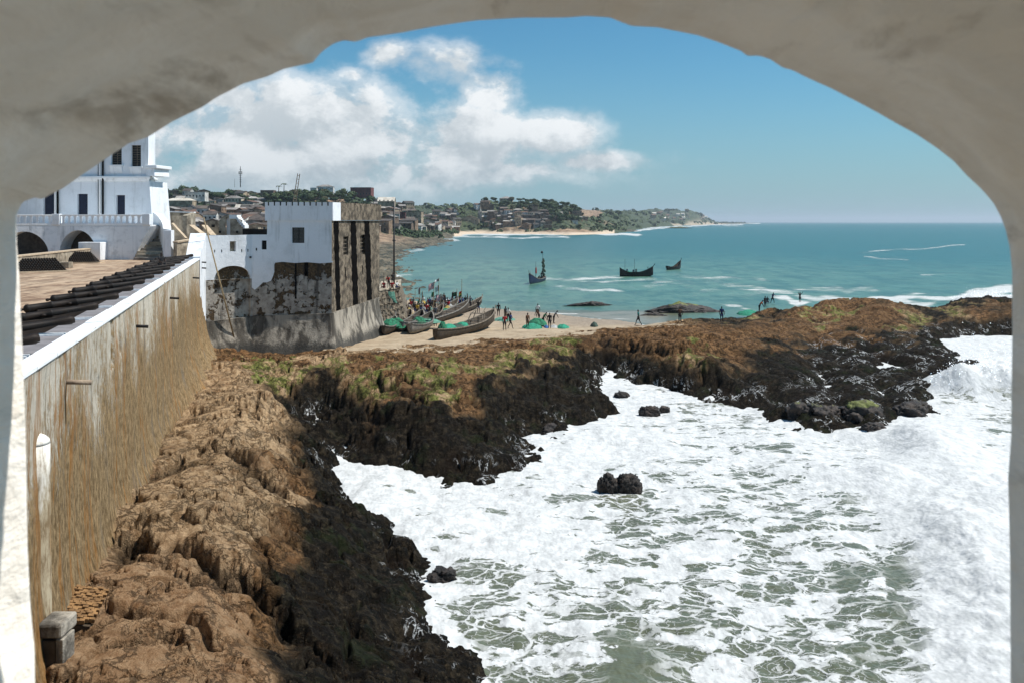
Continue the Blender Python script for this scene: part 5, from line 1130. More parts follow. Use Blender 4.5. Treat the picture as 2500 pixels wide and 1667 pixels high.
# balcony terrace with arcade below
bt = empty('arcaded_balcony', (-47, 98, 9.8), label='white arcaded balcony with a baluster railing in front of the tall white building', cat='balcony')
BY = 98.0; bxx = lambda u: (u-1250)/F*BY; bl = bxx(10); bj = bxx(138); br = bxx(265); zf = zv(553, BY)
m_ = MB()
arch1 = (0.3, bxx(127)-bl, 9.8, zv(566, BY-1), 10.1); facade(m_, (bl, BY-1.4), (bj, BY), 9.8, zf, [(bxx(-10)-bl+1, bxx(127)-bl, 9.8, zv(566, BY-.5), 9.85)], 2.5, 20)
Lb = br-bj; facade(m_, (bj, BY), (br, BY), 9.8, zf, [(bxx(140)-bj+.1, bxx(238)-bj, 9.8, zv(563, BY), 9.9)], 2.6, 20)
e_r = ((372-1250)/F*105, 105.0); ste = (bxx(325)+0.0, BY)
facade(m_, (br, BY), (bxx(300), BY+.0), 9.8, zf, []); m_.build('arcade_wall', 'white_patchy', bt)
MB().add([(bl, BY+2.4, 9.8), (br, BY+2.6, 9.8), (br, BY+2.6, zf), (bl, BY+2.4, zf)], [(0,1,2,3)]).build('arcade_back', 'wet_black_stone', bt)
MB().prism([(bl, BY-1.3), (bj, BY+.05), (br, BY+.05), (bxx(366), BY+.05), (bxx(366)-1.0, HY-.05), (bl, HY-.05)], zf+.005, zf+.14).build('balcony_floor', 'white_paint_clean', bt)
# side of the stairs
sx0, sx1 = bxx(325), bxx(400)
m_ = MB(); m_.add([(bxx(266), BY-.02, 9.8), (sx0, BY-.02, 9.8), (bxx(368), BY-.02+4.6, zf), (bxx(366), BY-.02, zf), (bxx(266), BY-.02, zf)], [(0,1,3,4)]); 
m_.add([(sx0, BY-.02, 9.8), (bxx(366), BY-.02, zf), (bxx(366), BY+7, zf), (bxx(366), BY+7, 9.8)], [(0,1,2,3)])
m_.build('stair_side', 'white_patchy', bt)
pbx = [(bxx(205), BY-1.3), (bxx(258), BY-1.3), (bxx(262), BY-.02), (bxx(210), BY-.02)]
MB().prism(pbx, 9.8, zv(592, BY-1)).build('white_block', 'white_plaster', bt, bevel=.04)
# baluster rail
def railing(A, B, n, posts):
    A = Vector((*A, zf+.145)); B = Vector((*B, zf+.145)); L = (B-A).length; e = (B-A)/L
    MB().bar(A+Vector((0,0,.09)), B+Vector((0,0,.09)), .28, .18).build('rail_base', 'white_plaster', bt)
    MB().bar(A+Vector((0,0,1.07)), B+Vector((0,0,1.07)), .36, .16).build('hand_rail', 'white_paint_clean', bt, bevel=.02)
    me = None
    for k in range(n+1):
        p = A+e*(L*k/n); w_ = .30
        q = [(-w_/2*1.15,.18),(w_/2*1.15,.18),(w_/2*.75,.34),(w_/2*.75,.78),(w_/2*1.15,.99),(-w_/2*1.15,.99),(-w_/2*.75,.78),(-w_/2*.75,.34)]
        if me is None:
            mm = MB(); vs = [(e.x*a_+e.y*d_, e.y*a_-e.x*d_, z) for d_ in (-.1, .1) for a_, z in q]; mm.add(vs, [tuple(range(8)), tuple(range(15, 7, -1))]+[(i_, i_+8, (i_+1) % 8+8, (i_+1) % 8) for i_ in range(8)]); me = mm.mesh('baluster', 'white_plaster')
        o = bpy.data.objects.new('baluster', me); link(o); o.parent = bt; o.location = p-Vector(bt.location)
railing((bl+.2, BY-1.2), (bj-.1, BY+.1), 9, 0); railing((bj+.1, BY+.15), (bxx(352), BY+.15), 15, 0)
for u in (137, 357): x = bxx(u); MB().box((x-.42, BY-.15, zf+.14), (x+.42, BY+.5, zf+1.35)).build('rail_post', 'white_plaster', bt, bevel=.03)
# stairs
stt = empty('stone_stairs', (bxx(360), 98, 9.8), label='worn grey stone stairs climbing to the balcony beside the curved white balustrade', cat='stairs')
N = 12
for k in range(N):
    t = k/N; y0s = 96.6+t*8.2; xl = (326+t*46-1250)/F*y0s; xr_ = (402-t*10-1250)/F*y0s; z = 9.8+(zf+.14-9.8)*(k+1)/N
    MB().box((xl, y0s, 9.8 if k == 0 else z-.5), (xr_, y0s+(.8 if k < N-1 else 2.2), z)).build('step', 'beige_stone' if k % 3 else 'grey_roof', stt, bevel=.03)
cbq = empty('curved_balustrade', ((410-1250)/F*98, 98, 9.8), label='thick curved white balustrade sweeping down the right side of the stairs', cat='balustrade')
pts = [(392,104.8,522,0),(399,103.2,527,0),(406,101.5,534,0),(413,99.8,543,0),(417,98.4,553,0),(418,97.4,562,0)]
m_ = MB(); vs = []
for (u, y, v, _) in pts:
    x = (u-1250)/F*y; z = zv(v, y); vs += [(x-.9, y, 9.8), (x, y, 9.8), (x, y, z), (x-.9, y, z+.15)]
fs = []
for i_ in range(len(pts)-1):
    k = i_*4; fs += [(k+1, k, k+4, k+5), (k+2, k+1, k+5, k+6), (k+3, k+2, k+6, k+7), (k, k+3, k+7, k+4)]
k = (len(pts)-1)*4; fs += [(k, k+1, k+2, k+3), (3, 2, 1, 0)]
m_.add(vs, fs).build('sweep', 'white_paint_clean', cbq)
xq = (404-1250)/F*97; MB().box((xq, 96.4, 9.8), (xq+.85, 97.3, zv(563, 97))).build('end_post', 'white_plaster', cbq, bevel=.03)

# ------------------------------------------------------------------ inner fort ruins
def ruin(name, label, cat, walls, mat, capmat=None, base=9.0):
    xs_ = [w_[0] for w_ in walls]; r = empty(name, (xs_[0][0], xs_[0][1], base), label=label, cat=cat)
    for (p, q, zt0, zt1, holes) in walls:
        m_ = MB(); thick(m_, p, q, base, zt0, .5, zt1); w_ = m_.build('wall_body', mat, r)
        for h in holes:
            e = (Vector(q)-Vector(p)); L = e.length; e /= L; a = Vector(p)+e*h[0]; b_ = Vector(p)+e*h[1]
            n_ = Vector((-e.y, e.x)); o_ = MB(); o_.add([(a.x-n_.x*.03, a.y-n_.y*.03, h[2]), (b_.x-n_.x*.03, b_.y-n_.y*.03, h[2]), (b_.x-n_.x*.03, b_.y-n_.y*.03, h[3]), (a.x-n_.x*.03, a.y-n_.y*.03, h[3]), (a.x+n_.x*.2, a.y+n_.y*.2, h[2]), (b_.x+n_.x*.2, b_.y+n_.y*.2, h[2]), (b_.x+n_.x*.2, b_.y+n_.y*.2, h[3]), (a.x+n_.x*.2, a.y+n_.y*.2, h[3])], [(0,1,2,3),(1,5,6,2),(0,4,7,3),(3,2,6,7)]); o_.build('opening', h[4] if len(h) > 4 else 'void_black', w_)
        if capmat:
            e = (Vector(q)-Vector(p)).normalized(); n_ = Vector((-e.y, e.x)); pa = Vector((p[0], p[1]))+n_*.25; pb_ = Vector((q[0], q[1]))+n_*.25
            MB().bar((pa.x, pa.y, zt0+.09), (pb_.x, pb_.y, zt1+.09), .7, .16).build('coping', capmat, r)
    return r
def pt(u, y): return ((u-1250)/F*y, y)
ruin('ruined_block', 'beige roofless block with arched slits and a pale top line behind the stairs', 'ruin', [(pt(408,112), pt(456,108), zv(527,110), zv(527,108), [(1.0,1.25,12.4,13.6,'grey_roof'),(1.5,1.75,12.4,13.6,'grey_roof'),(2.0,2.25,12.4,13.5,'grey_roof')]), (pt(456,108), pt(475,118), zv(527,108), zv(520,118), [(1.2,2.2,12.2,13.6,'grey_roof')])], 'beige_stone')
ruin('ruined_block_roof', 'flat pale roof slab edge above the beige block behind the stairs', 'roof', [(pt(411,118), pt(474,118), zv(519,118), zv(521,118), [])], 'beige_stone', 'white_paint_clean', 13)
ruin('stepped_ramp_wall', 'sloping beige ramp wall right of the curved balustrade', 'wall', [(pt(418,100), pt(452,100), zv(548,100), zv(585,100), []), (pt(432,96), pt(468,98), zv(594,96), zv(588,98), [])], 'beige_stone', 'pale_paving')
ruin('gabled_lean_wall', 'dark beige gable wall sloping down behind the ramp', 'wall', [(pt(463,102), pt(492,101), zv(553,102), zv(575,101), [(1.0,1.5,9.8,11.4)]), (pt(494,108), pt(516,106), zv(553,108), zv(578,106), [])], 'beige_stone', 'pale_paving')
rc = ruin('low_inner_wall', 'low beige inner wall beyond the gatehouse roof', 'wall', [(pt(505,120), pt(630,116), zv(556,118), zv(556,116), []), (pt(500,128), pt(537,126), zv(540,128), zv(540,126), [(1.6,2.3,12.8,13.6,'void_black'),(.3,.6,12.9,13.2,'void_black')])], 'beige_stone')
thick(MB(), pt(592,114.5), pt(656,113.8), 9, zv(560,114), .4).build('dark_shed_front', 'void_black', rc)
# gable with arched doorway
gb = empty('gabled_gateway', (*pt(560, 110), 9), label='beige gable with a white arched niche and white stepped edge behind the gatehouse', cat='gateway')
gy = 110; gl, gr = pt(535, gy), pt(592, gy); gpk = pt(560, gy)
hh = (pt(551,gy)[0]-gl[0], pt(562,gy)[0]-gl[0], 9, zv(531,gy), zv(536,gy))
m_ = MB(); N_ = 12
zs = lambda u: zv(523+max(0,(560-u))*.62, gy) if u < 560 else zv(523+(u-560)*.50, gy)
facade(m_, gl, gpk, 9, zs(535), [h for h in [hh]][0:0] or [], .5, z1b=zs(560)); 
m_ = MB(); A_, B_ = gl[0], pt(551,gy)[0]; C_, D_ = pt(562,gy)[0], gr[0]
m_.add([(A_,gy,9),(B_,gy,9),(B_,gy,zs(551)),(A_,gy,zs(535))], [(0,1,2,3)]); m_.add([(C_,gy,9),(D_,gy,9),(D_,gy,zs(592)),(C_,gy,zs(562))], [(0,1,2,3)])
xm = (B_+C_)/2; ar = [(B_, zv(536,gy))]+[(xm-(C_-B_)/2*math.cos(math.pi*i_/8), zv(536,gy)+(C_-B_)*.45*math.sin(math.pi*i_/8)) for i_ in range(1, 8)]+[(C_, zv(536,gy))]
for (xa, za), (xb, zb_) in zip(ar[:-1], ar[1:]):
    ua, ub_ = 1250+xa*F/gy, 1250+xb*F/gy; m_.add([(xa,gy,za),(xb,gy,zb_),(xb,gy,zs(ub_)),(xa,gy,zs(ua))], [(0,1,2,3)]); m_.add([(xa,gy,za),(xb,gy,zb_),(xb,gy+.4,zb_),(xa,gy+.4,za)], [(3,2,1,0)])
m_.build('gable_wall', 'beige_stone', gb)
MB().add([(B_,gy+.38,9),(C_,gy+.38,9),(C_,gy+.38,zv(529,gy)),(B_,gy+.38,zv(529,gy))], [(0,1,2,3)]).build('white_niche', 'white_paint_clean', gb)
stp = [(560,523),(578,530),(580,533),(583,537),(586,541),(590,545),(594,549),(597,553)]
for i_ in range(len(stp)-1):
    u0, v0 = stp[i_]; u1_, v1 = stp[i_+1]; MB().box((pt(u0,gy)[0], gy-.1, zv(v1+5,gy)), (pt(u1_,gy)[0]+.05, gy+1.6, zv((v0+v1)/2-1,gy))).build('stepped_coping', 'white_paint_clean', gb)
for u in (537, 579): 
    x = pt(u,gy)[0]; MB().lathe((x, gy-.05, zv(567,gy)), (x, gy+.1, zv(567,gy)), [(0,.16),(1,.16)], 12).build('round_hole', 'void_black', gb)
cr_ = empty('crane_arm', (*pt(500, 95), 10), label='thin grey crossed spars above the gatehouse roof', cat='spar'); MB().tube((*pt(484,95), zv(540,95)), (*pt(507,95), zv(548,95)), .05, n=6).build('spar', 'grey_wood', cr_)
# ------------------------------------------------------------------ town on the hillside
def lhit(u, v):
    c = int(np.clip(round((u-ul[0])/4.0), 0, len(ul)-1)); ys = YL[:, c]; zr = CH-(v-HZ)/F*ys; hit = np.where((ZL[:, c] >= zr) & (ZL[:, c] > .5))[0]
    if len(hit) == 0: return None
    D = ys[hit[0]]; return ((u-1250)/F*D, D, float(ZL[hit[0], c]))
rt = random.Random(21)
def house_parts(w_, d_, h_, kind, wallm, roofm_, rh=None, nwin=2, door=True, storeys=1, ov=.35):
    """returns list (name, mesh, [children]) in local coordinates, front towards -y"""
    rh = rh if rh is not None else w_*.16; out = []
    x, y = w_/2, d_/2
    wl = MB(); wl.box((-x, -y, -2.5), (x, y, h_))
    rf = MB()
    if kind == 'gable':
        wl.add([(-x,-y,h_),(x,-y,h_),(0,-y,h_+rh),(-x,y,h_),(x,y,h_),(0,y,h_+rh)], [(0,1,2),(4,3,5)])
        for s_ in (-1, 1): rf.add([(0,-y-ov,h_+rh+.06),(s_*(x+ov),-y-ov,h_-.1),(s_*(x+ov),y+ov,h_-.1),(0,y+ov,h_+rh+.06),(0,-y-ov,h_+rh+.18),(s_*(x+ov),-y-ov,h_+.02),(s_*(x+ov),y+ov,h_+.02),(0,y+ov,h_+rh+.18)], [(0,1,2,3),(4,5,6,7),(0,1,5,4),(1,2,6,5),(2,3,7,6)])
    elif kind == 'side':
        for s_ in (-1, 1): rf.add([(-x-ov,0,h_+rh+.06),(-x-ov,s_*(y+ov),h_-.1),(x+ov,s_*(y+ov),h_-.1),(x+ov,0,h_+rh+.06),(-x-ov,0,h_+rh+.18),(-x-ov,s_*(y+ov),h_+.02),(x+ov,s_*(y+ov),h_+.02),(x+ov,0,h_+rh+.18)], [(0,1,2,3),(4,5,6,7),(0,1,5,4),(1,2,6,5),(2,3,7,6)])
        wl.add([(-x,-y,h_),(-x,y,h_),(-x,0,h_+rh),(x,-y,h_),(x,y,h_),(x,0,h_+rh)], [(0,1,2),(4,3,5)])
    elif kind == 'hip':
        k = max(.3, x-y); rf.add([(-x-ov,-y-ov,h_),(x+ov,-y-ov,h_),(x+ov,y+ov,h_),(-x-ov,y+ov,h_),(-k,0,h_+rh),(k,0,h_+rh)], [(0,1,5,4),(1,2,5),(2,3,4,5),(3,0,4),(3,2,1,0)])
    elif kind == 'shed':
        rf.add([(-x-ov,-y-ov,h_+.05),(x+ov,-y-ov,h_+.05),(x+ov,y+ov,h_+rh),(-x-ov,y+ov,h_+rh),(-x-ov,-y-ov,h_+.2),(x+ov,-y-ov,h_+.2),(x+ov,y+ov,h_+rh+.15),(-x-ov,y+ov,h_+rh+.15)], [(3,2,1,0),(4,5,6,7),(0,1,5,4),(1,2,6,5),(2,3,7,6),(3,0,4,7)])
        wl.add([(-x,-y,h_),(-x,y,h_),(-x,y,h_+rh),(x,-y,h_),(x,y,h_),(x,y,h_+rh)], [(0,1,2),(4,3,5),(1,4,5,2)])
    else:
        rf.box((-x-.15,-y-.15,h_+.002), (x+.15,y+.15,h_+.35))
    out.append(('wall', wl.mesh('wall', wallm), [])); out.append(('roof', rf.mesh('roof', roofm_), []))
    for st in range(storeys):
        zb_ = h_/storeys*st
        for i_ in range(nwin):
            cx = -x+w_*(i_+.5)/nwin
            if door and st == 0 and i_ == nwin//2: m_ = MB(); m_.box((cx-.5, -y-.06, 0), (cx+.5, -y+.1, 2.1)); out.append(('door', m_.mesh('door', 'shutter_dark'), [])); continue
            m_ = MB(); m_.box((cx-.5, -y-.05, zb_+1.0), (cx+.5, -y+.1, zb_+2.2)); out.append(('window', m_.mesh('window', 'glass_dark'), []))
    return out
def place_house(parts_, x, y, z, rz, label, cat, group=None, name='house', mirror=False):
    r = empty(name, (x, y, z), rz, label, cat, group)
    for nm, me, _ in parts_:
        o = bpy.data.objects.new(nm, me); link(o); o.parent = r
    return r
def notable(u0, u1_, vtop, vbase, kind, wm, rm, label, depth=8, st=1, nw=4, D=None, name='house', rhf=.28, rz=0, cat='house'):
    um = (u0+u1_)/2; h = (lhit(um, vbase) or PD(um, vbase, 650)) if D is None else PD(um, vbase, D); y = h[1]; wpx = (u1_-u0)/F*y; hh = (vbase-vtop)/F*y; rh = hh*rhf
    pr = house_parts(wpx, depth, hh-rh if kind != 'flat' else hh, kind, wm, rm, rh, nw, True, st)
    return place_house(pr, h[0], y+depth/2, CH-(vbase-HZ)/F*y, rz, label, cat, name=name)
taken = []
NOT = [(398,472,484,513,'hip','wall_ochre','roof_pale','wide ochre house with a pale hipped roof below the bare earth slope',10,1,5,None,.22),
 (549,588,478,504,'hip','wall_cream','roof_grey','two storey beige house with rows of windows and a grey hipped roof below the trees',9,2,5,None,.25),
 (598,642,490,505,'hip','wall_brown','roof_grey','low house with a broad grey hipped roof left of the tower',9,1,4,None,.6),
 (572,614,500,516,'side','wall_brown','roof_pale','house with the brightest whitish sloping roof in the middle of the town',9,1,3,None,.75),
 (856,907,459,478,'flat','wall_red','roof_grey','long dark red building with a flat grey roof on the hilltop',12,1,7,800,.1),
 (772,812,451,466,'hip','wall_white','roof_grey','white hilltop house with a grey hipped roof among trees',10,1,4,810,.35),
 (757,772,460,472,'flat','wall_white','roof_pale','small white cubic house on the hill beside the hipped one',7,1,2,790,.1),
 (452,500,470,484,'flat','wall_white','roof_zinc','row of white flat roofed flats high on the slope',8,1,6,None,.1),
 (415,450,472,483,'flat','wall_white','roof_zinc','white flat roofed house next to the bare earth on the slope',8,1,4,None,.1),
 (636,668,466,475,'flat','wall_brown','roof_rust','low brown building on the skyline left of the palms',8,1,4,800,.1),
 (672,702,469,476,'flat','wall_brown','roof_brown','low brown building on the skyline under the two palms',8,1,4,800,.1),
 (905,936,487,506,'flat','wall_cream','roof_pale','cream house with a white roof terrace above the tower',9,2,4,None,.1),
 (922,962,482,496,'side','wall_ochre','roof_pale','long house with stepped pale zinc roofs above the tower',9,1,4,None,.7),
 (988,1030,518,547,'flat','wall_ochre','roof_dark','beige two storey block with a row of dark windows near the town shore',10,2,4,None,.1),
 (964,989,519,546,'flat','wall_red','roof_dark','dark maroon block joined to the beige block near the shore',9,2,2,None,.1),
 (1220,1252,480,497,'hip','wall_ochre','roof_grey','lone stone house with a hipped roof on top of the bare headland hill',14,2,4,1140,.3),
 (1126,1170,527,543,'gable','wall_ochre','roof_brown','church hall with a pale gable near the far beach',14,1,3,None,.5)]
for (u0, u1_, vt, vb, kd, wm, rm, lb, dp, st, nw, D, rhf) in NOT:
    r = notable(u0, u1_, vt, vb, kd, wm, rm, lb, dp, st, nw, D, rhf=rhf, rz=rt.uniform(-.12, .12), cat='church' if 'church' in lb else 'house', name='church' if 'church' in lb else 'house'); taken.append((r.location.x, r.location.y, (u1_-u0)/F*r.location.y/2+4))
ch = lhit(1172, 543) or PD(1172, 543, 1000); sp = empty('church_tower', ch, label='pale church tower with a thin pointed spire by the far beach', cat='church tower')
x, y, z = ch; MB().box((x-2.2, y-2.2, z-2), (x+2.2, y+2.2, z+9)).build('shaft', 'wall_grey', sp); MB().lathe((x, y, z+9), (x, y, z+19), [(0, 2.6), (.08, 2.0), (1, .1)], 8).build('spire', 'wall_grey', sp)
for dx in (-1, 1): MB().lathe((x+dx*2, y-2, z+9), (x+dx*2, y-2, z+12), [(0, .5), (1, .05)], 6).build('pinnacle', 'wall_grey', sp)
WM = ['wall_ochre','wall_grey','wall_brown','wall_brown','wall_mud','wall_mud','wall_cream','wall_white']; RM = ['roof_rust','roof_rust','roof_zinc','roof_brown','roof_brown','roof_dark','roof_dark','roof_grey','roof_zinc']
rname = dict(roof_rust='rusty', roof_zinc='bright zinc', roof_brown='brown', roof_dark='dark', roof_grey='grey', roof_pale='pale'); wname = dict(wall_ochre='ochre', wall_grey='grey', wall_brown='brown', wall_mud='mud', wall_cream='cream', wall_white='white')
protos = []
for k in range(44):
    wm, rm = WM[k % 8], RM[(k*5+k//9) % 9]; kd = rt.choice(['gable','side','side','shed','shed','hip','flat']); w_ = rt.uniform(6, 13); protos.append((house_parts(w_, rt.uniform(5, 9), rt.uniform(2.6, 3.6)*(2 if k % 5 == 0 else 1), kd, wm, rm, rt.uniform(.9, 2.0), rt.randint(2, 4), True, 2 if k % 5 == 0 else 1), kd, wm, rm, w_))
def zone_name(u, v, y):
    if y > 3000: return 'on the farthest cape'
    if u < 660: return 'in the town left of the tower' if v > 510 else 'on the slope left of the tower'
    if u < 1120: return 'in the shore town right of the tower' if v > 525 else 'on the slope behind the tower'
    return 'below the headland by the far beach'
cnt = 0; tries = 0
regions = [(382, 655, 489, 566, 128), (905, 1115, 488, 566, 88), (1100, 1340, 522, 556, 62), (1330, 1430, 525, 548, 8)]
for (ua, ub_, va, vb, nmax) in regions:
    got = 0; tries = 0
    while got < nmax and tries < 9000:
        tries += 1; u = rt.uniform(ua, ub_); v = rt.uniform(va, vb); h = lhit(u, v)
        if h is None: continue
        x, y, z = h
        if y > 1150 or z < 1.6: continue
        pr, kd, wm, rm, w_ = protos[rt.randrange(len(protos))]; big_ = u > 1090
        if any((x-a)**2+((y-b_)*.75)**2 < (w_*.40+c_)**2 for a, b_, c_ in taken): continue
        taken.append((x, y, w_*.36)); got += 1
        kind_ = dict(gable='gabled', side='pitched roofed', shed='lean-to roofed', hip='hip roofed', flat='flat roofed')[kd]
        g = f'{wname[wm]} {kind_} houses {zone_name(u, v, y)}'
        place_house(pr, x, y, z, rt.choice([0, .25, -.3, 1.57, .5])+rt.uniform(-.12, .12), f'{wname[wm]} {kind_} house, {rname[rm]} roof, {zone_name(u, v, y)}', 'house', f'{wname[wm]} walled, {rname[rm]} roofed, {kind_} houses {zone_name(u, v, y)}')
far_pr = [house_parts(14, 10, 5, k, wm, rm, 3, 3, False) for k, wm, rm in (('side','wall_white','roof_pale'),('flat','wall_cream','roof_zinc'),('side','wall_ochre','roof_rust'))]
got = 0
for _ in range(900):
    if got >= 34: break
    u = rt.choice([rt.uniform(1590, 1680), rt.uniform(1710, 1835)]); v = rt.uniform(523, 541); h = lhit(u, v)
    if h is None or h[2] < 4 or any(math.hypot(h[0]-a, h[1]-b_) < 26 for a, b_, c_ in taken): continue
    taken.append((h[0], h[1], 5)); got += 1; k = rt.randrange(3)
    place_house(far_pr[k][:2], *h, rt.uniform(-.4, .4), ['tiny white pitched roofed house on the far cape', 'tiny cream flat roofed house on the far cape', 'tiny ochre rusty roofed house on the far cape'][k], 'house', ['white houses on the far cape', 'cream houses on the far cape', 'ochre houses on the far cape'][k])
# masts and palms on the skyline
def mast(u, vt, vb, D, r, label, lat=True):
    b_ = PD(u, vb, D); t = PD(u, vt, D); rt_ = empty('radio_mast', b_, label=label, cat='mast'); 
    MB().tube(b_, t, r, r*.6, 6).build('pole', 'pole_metal', rt_)
    if lat:
        for k in range(7): z = b_[2]+(t[2]-b_[2])*(.25+.1*k); MB().box((b_[0]-r*2.6, b_[1]-.1, z), (b_[0]+r*2.6, b_[1]+.1, z+.25)).build('cross_arm', 'pole_metal', rt_)
        z = b_[2]+(t[2]-b_[2])*.62
        for dx in (-1.2, 1.2): MB().tube((b_[0]+dx, b_[1], z), (b_[0]+dx, b_[1], z+2.6), .45, n=8).build('antenna_drum', 'wall_grey', rt_)
mast(587, 407, 458, 800, .42, 'tall telecom mast with drum antennas on the hill'); mast(573, 437, 458, 800, .16, 'thin antenna rod left of the telecom mast', False); mast(409, 455, 470, 790, .12, 'thin rod on the hill at the left', False)
mast(957, 500, 520, 560, .1, 'thin pole standing among the houses beside the shore', False)
def palm(u, vt, vb, D, label):
    b_ = Vector(PD(u, vb, D)); t = Vector(PD(u+.6, vt, D)); r = empty('palm_tree', b_, label=label, cat='palm tree', group='palms on the skyline')
    MB().lathe(b_, t, [(0, .45), (.5, .32), (1, .25)], 7).build('trunk', 'bark', r, True)
    for k in range(13):
        a = k*2.4; L = rt.uniform(2.6, 3.8); m_ = MB(); prev = None
        for j in range(5):
            s_ = j/4*L; c_ = t+Vector((math.cos(a)*s_*.9, math.sin(a)*s_*.9, .75*s_-.27*s_*s_)); wd = .55*math.sin(.35+2.5*j/4)+.05; n_ = Vector((-math.sin(a), math.cos(a), 0))*wd
            cur = [c_-n_-Vector((0,0,wd*.6)), c_, c_+n_-Vector((0,0,wd*.6))]
            if prev: m_.add(prev+cur, [(0,1,4,3),(1,2,5,4)])
            prev = cur
        m_.build('frond', 'leaf_mid', r)
palm(680, 455.5, 474, 795, 'left and shorter of two palms on the skyline'); palm(693, 450, 474, 795, 'right and taller of two palms on the skyline')
# trees
def crown_mesh(seed, mat, nl=330, lobes=7, sq=.75):
    r = np.random.RandomState(seed); vs = []; fs = []; C_ = [(r.randn()*.42, r.randn()*.42, .15+r.rand()*.55*sq, .35+.25*r.rand()) for _ in range(lobes)]
    for i_ in range(nl):
        cx, cy, cz, cr = C_[r.randint(lobes)]; d_ = r.randn(3); d_ /= np.linalg.norm(d_); rr_ = cr*(.75+.3*r.rand()); p = np.array([cx, cy, cz])+d_*rr_*np.array([1, 1, sq]); a = r.randn(3)*.5+np.cross(d_, r.randn(3)); a /= np.linalg.norm(a)+1e-6; b_ = np.cross(d_, a); s_ = .085+.07*r.rand(); k = len(vs)
        for m1, m2 in ((-1,-1),(1,-1),(1,1),(-1,1)): vs.append(tuple(p+a*s_*m1+b_*s_*m2*.8+d_*s_*.3*m1*m2))
        fs.append((k, k+1, k+2, k+3))
    me = bpy.data.meshes.new('crown'); me.from_pydata(vs, [], fs); me.materials.append(MATS[mat]); return me
crowns = [crown_mesh(k, ['leaf_dark','leaf_mid','leaf_dark','leaf_olive','leaf_dark','leaf_mid'][k % 6], 330, 5+k % 4, .6+.08*(k % 4)) for k in range(9)]
tm = MB().lathe((0,0,-1.2), (0,0,.35), [(0,.09),(.5,.06),(1,.04)], 6); 
for a in (0, 2.1, 4.2): tm.tube((0,0,.1), (math.cos(a)*.35, math.sin(a)*.35, .55), .035, .015, 5)
trunkm = tm.mesh('trunk', 'bark', True)
trees = []
def tree(x, y, z, R_, label, group):
    k = rt.randrange(9); r = empty('tree', (x, y, z), rt.uniform(0, 6), label, 'tree', group); r.scale = (R_, R_, R_)
    for nm, me in (('crown', crowns[k]), ('trunk', trunkm)):
        o = bpy.data.objects.new(nm, me); link(o); o.parent = r; o.location = (0, 0, .7)
sky_tr = [(384,470,5.5),(392,468,6),(402,466,5),(436,466,6),(446,460,6.5),(458,456,8),(466,455,8.5),(476,460,6),(486,458,6.5),(496,459,5.5),(506,463,5.5),(520,463,4.5),(533,462,4),(548,461,5),(560,457,7.5),(570,455,8),(582,458,6),(592,457,8),(604,460,7.5),(616,461,7.5),(628,465,6.5),(640,473,5),(712,470,5),(724,474,5),(740,462,6.5),(750,460,7.5),(760,463,5),(815,458,4.5),(820,462,6),(832,464,7),(842,467,6),(852,470,5),(780,465,6),(795,466,6.5),(928,474,6),(944,478,4),(700,476,5),(660,478,5)]
for i_, (u, v, R_) in enumerate(sky_tr):
    D = rt.uniform(785, 830); x, y, z = PD(u, v, D); gl_ = lz(x, y); tree(x, y, min(z-R_*.9, gl_+1.0), R_*.85, 'round crowned dark green tree on the skyline of the town hill' if R_ >= 6 else 'small dark green tree on the skyline of the town hill', 'large trees on the town hill skyline' if R_ >= 6 else 'small trees on the town hill skyline')
n_ = 0
for _ in range(4000):
    if n_ > 130: break
    reg = rt.random()
    u, v = (rt.uniform(385, 860), rt.uniform(466, 500)) if reg < .62 else ((rt.uniform(1175, 1420), rt.uniform(486, 545)) if reg < .85 else (rt.uniform(905, 960), rt.uniform(480, 510)))
    h = lhit(u, v)
    if h is None or h[1] > 1300 or any(math.hypot(h[0]-a, h[1]-b_) < c_+3 for a, b_, c_ in taken): continue
    n_ += 1; R_ = rt.uniform(2.6, 5.2); taken.append((h[0], h[1], R_*.4)); sec = 'on the slope of the town hill' if u < 1000 else 'on the headland hill above the far beach'
    tree(h[0], h[1], h[2], R_, f'bushy green tree {sec}', f'bushy trees {sec}')
# scrub and woods that read as one mass
def scrub(name, n, cond, size, label, mat):
    r = np.random.RandomState(len(name)+n); flat_i = np.where((cond & (ZL > 2)).ravel())[0]; pick = flat_i[r.randint(0, len(flat_i), n)]
    px = XL.ravel()[pick]+r.randn(n)*3; py = YL.ravel()[pick]*(1+r.randn(n)*.003); pz = ZL.ravel()[pick]; q = 11; vs = np.zeros((n*q*4, 3))
    R_ = size*(.5+.9*r.rand(n))*np.clip(py/900, .8, 3.2)
    d_ = r.randn(n, q, 3); d_ /= np.linalg.norm(d_, axis=2, keepdims=True); d_[..., 2] = np.abs(d_[..., 2]); c_ = np.stack([px, py, pz], 1)[:, None]+d_*(R_[:, None, None])*np.array([1, 1, .75])
    a = np.cross(d_, r.randn(n, q, 3)); a /= np.linalg.norm(a, axis=2, keepdims=True)+1e-9; b_ = np.cross(d_, a); s_ = (R_*.36)[:, None, None]
    V = np.stack([c_-a*s_-b_*s_, c_+a*s_-b_*s_, c_+a*s_+b_*s_, c_-a*s_+b_*s_], 2).reshape(-1, 3)
    me = bpy.data.meshes.new(name); me.vertices.add(len(V)); me.vertices.foreach_set('co', V.astype(np.float32).ravel()); nf = n*q
    me.loops.add(nf*4); me.loops.foreach_set('vertex_index', np.arange(nf*4, dtype=np.int32)); me.polygons.add(nf); me.polygons.foreach_set('loop_start', np.arange(0, nf*4, 4, dtype=np.int32)); me.polygons.foreach_set('loop_total', np.full(nf, 4, np.int32)); me.update(calc_edges=True); me.materials.append(MATS[mat])
    tag(mobj(name, me), label, kind='stuff')
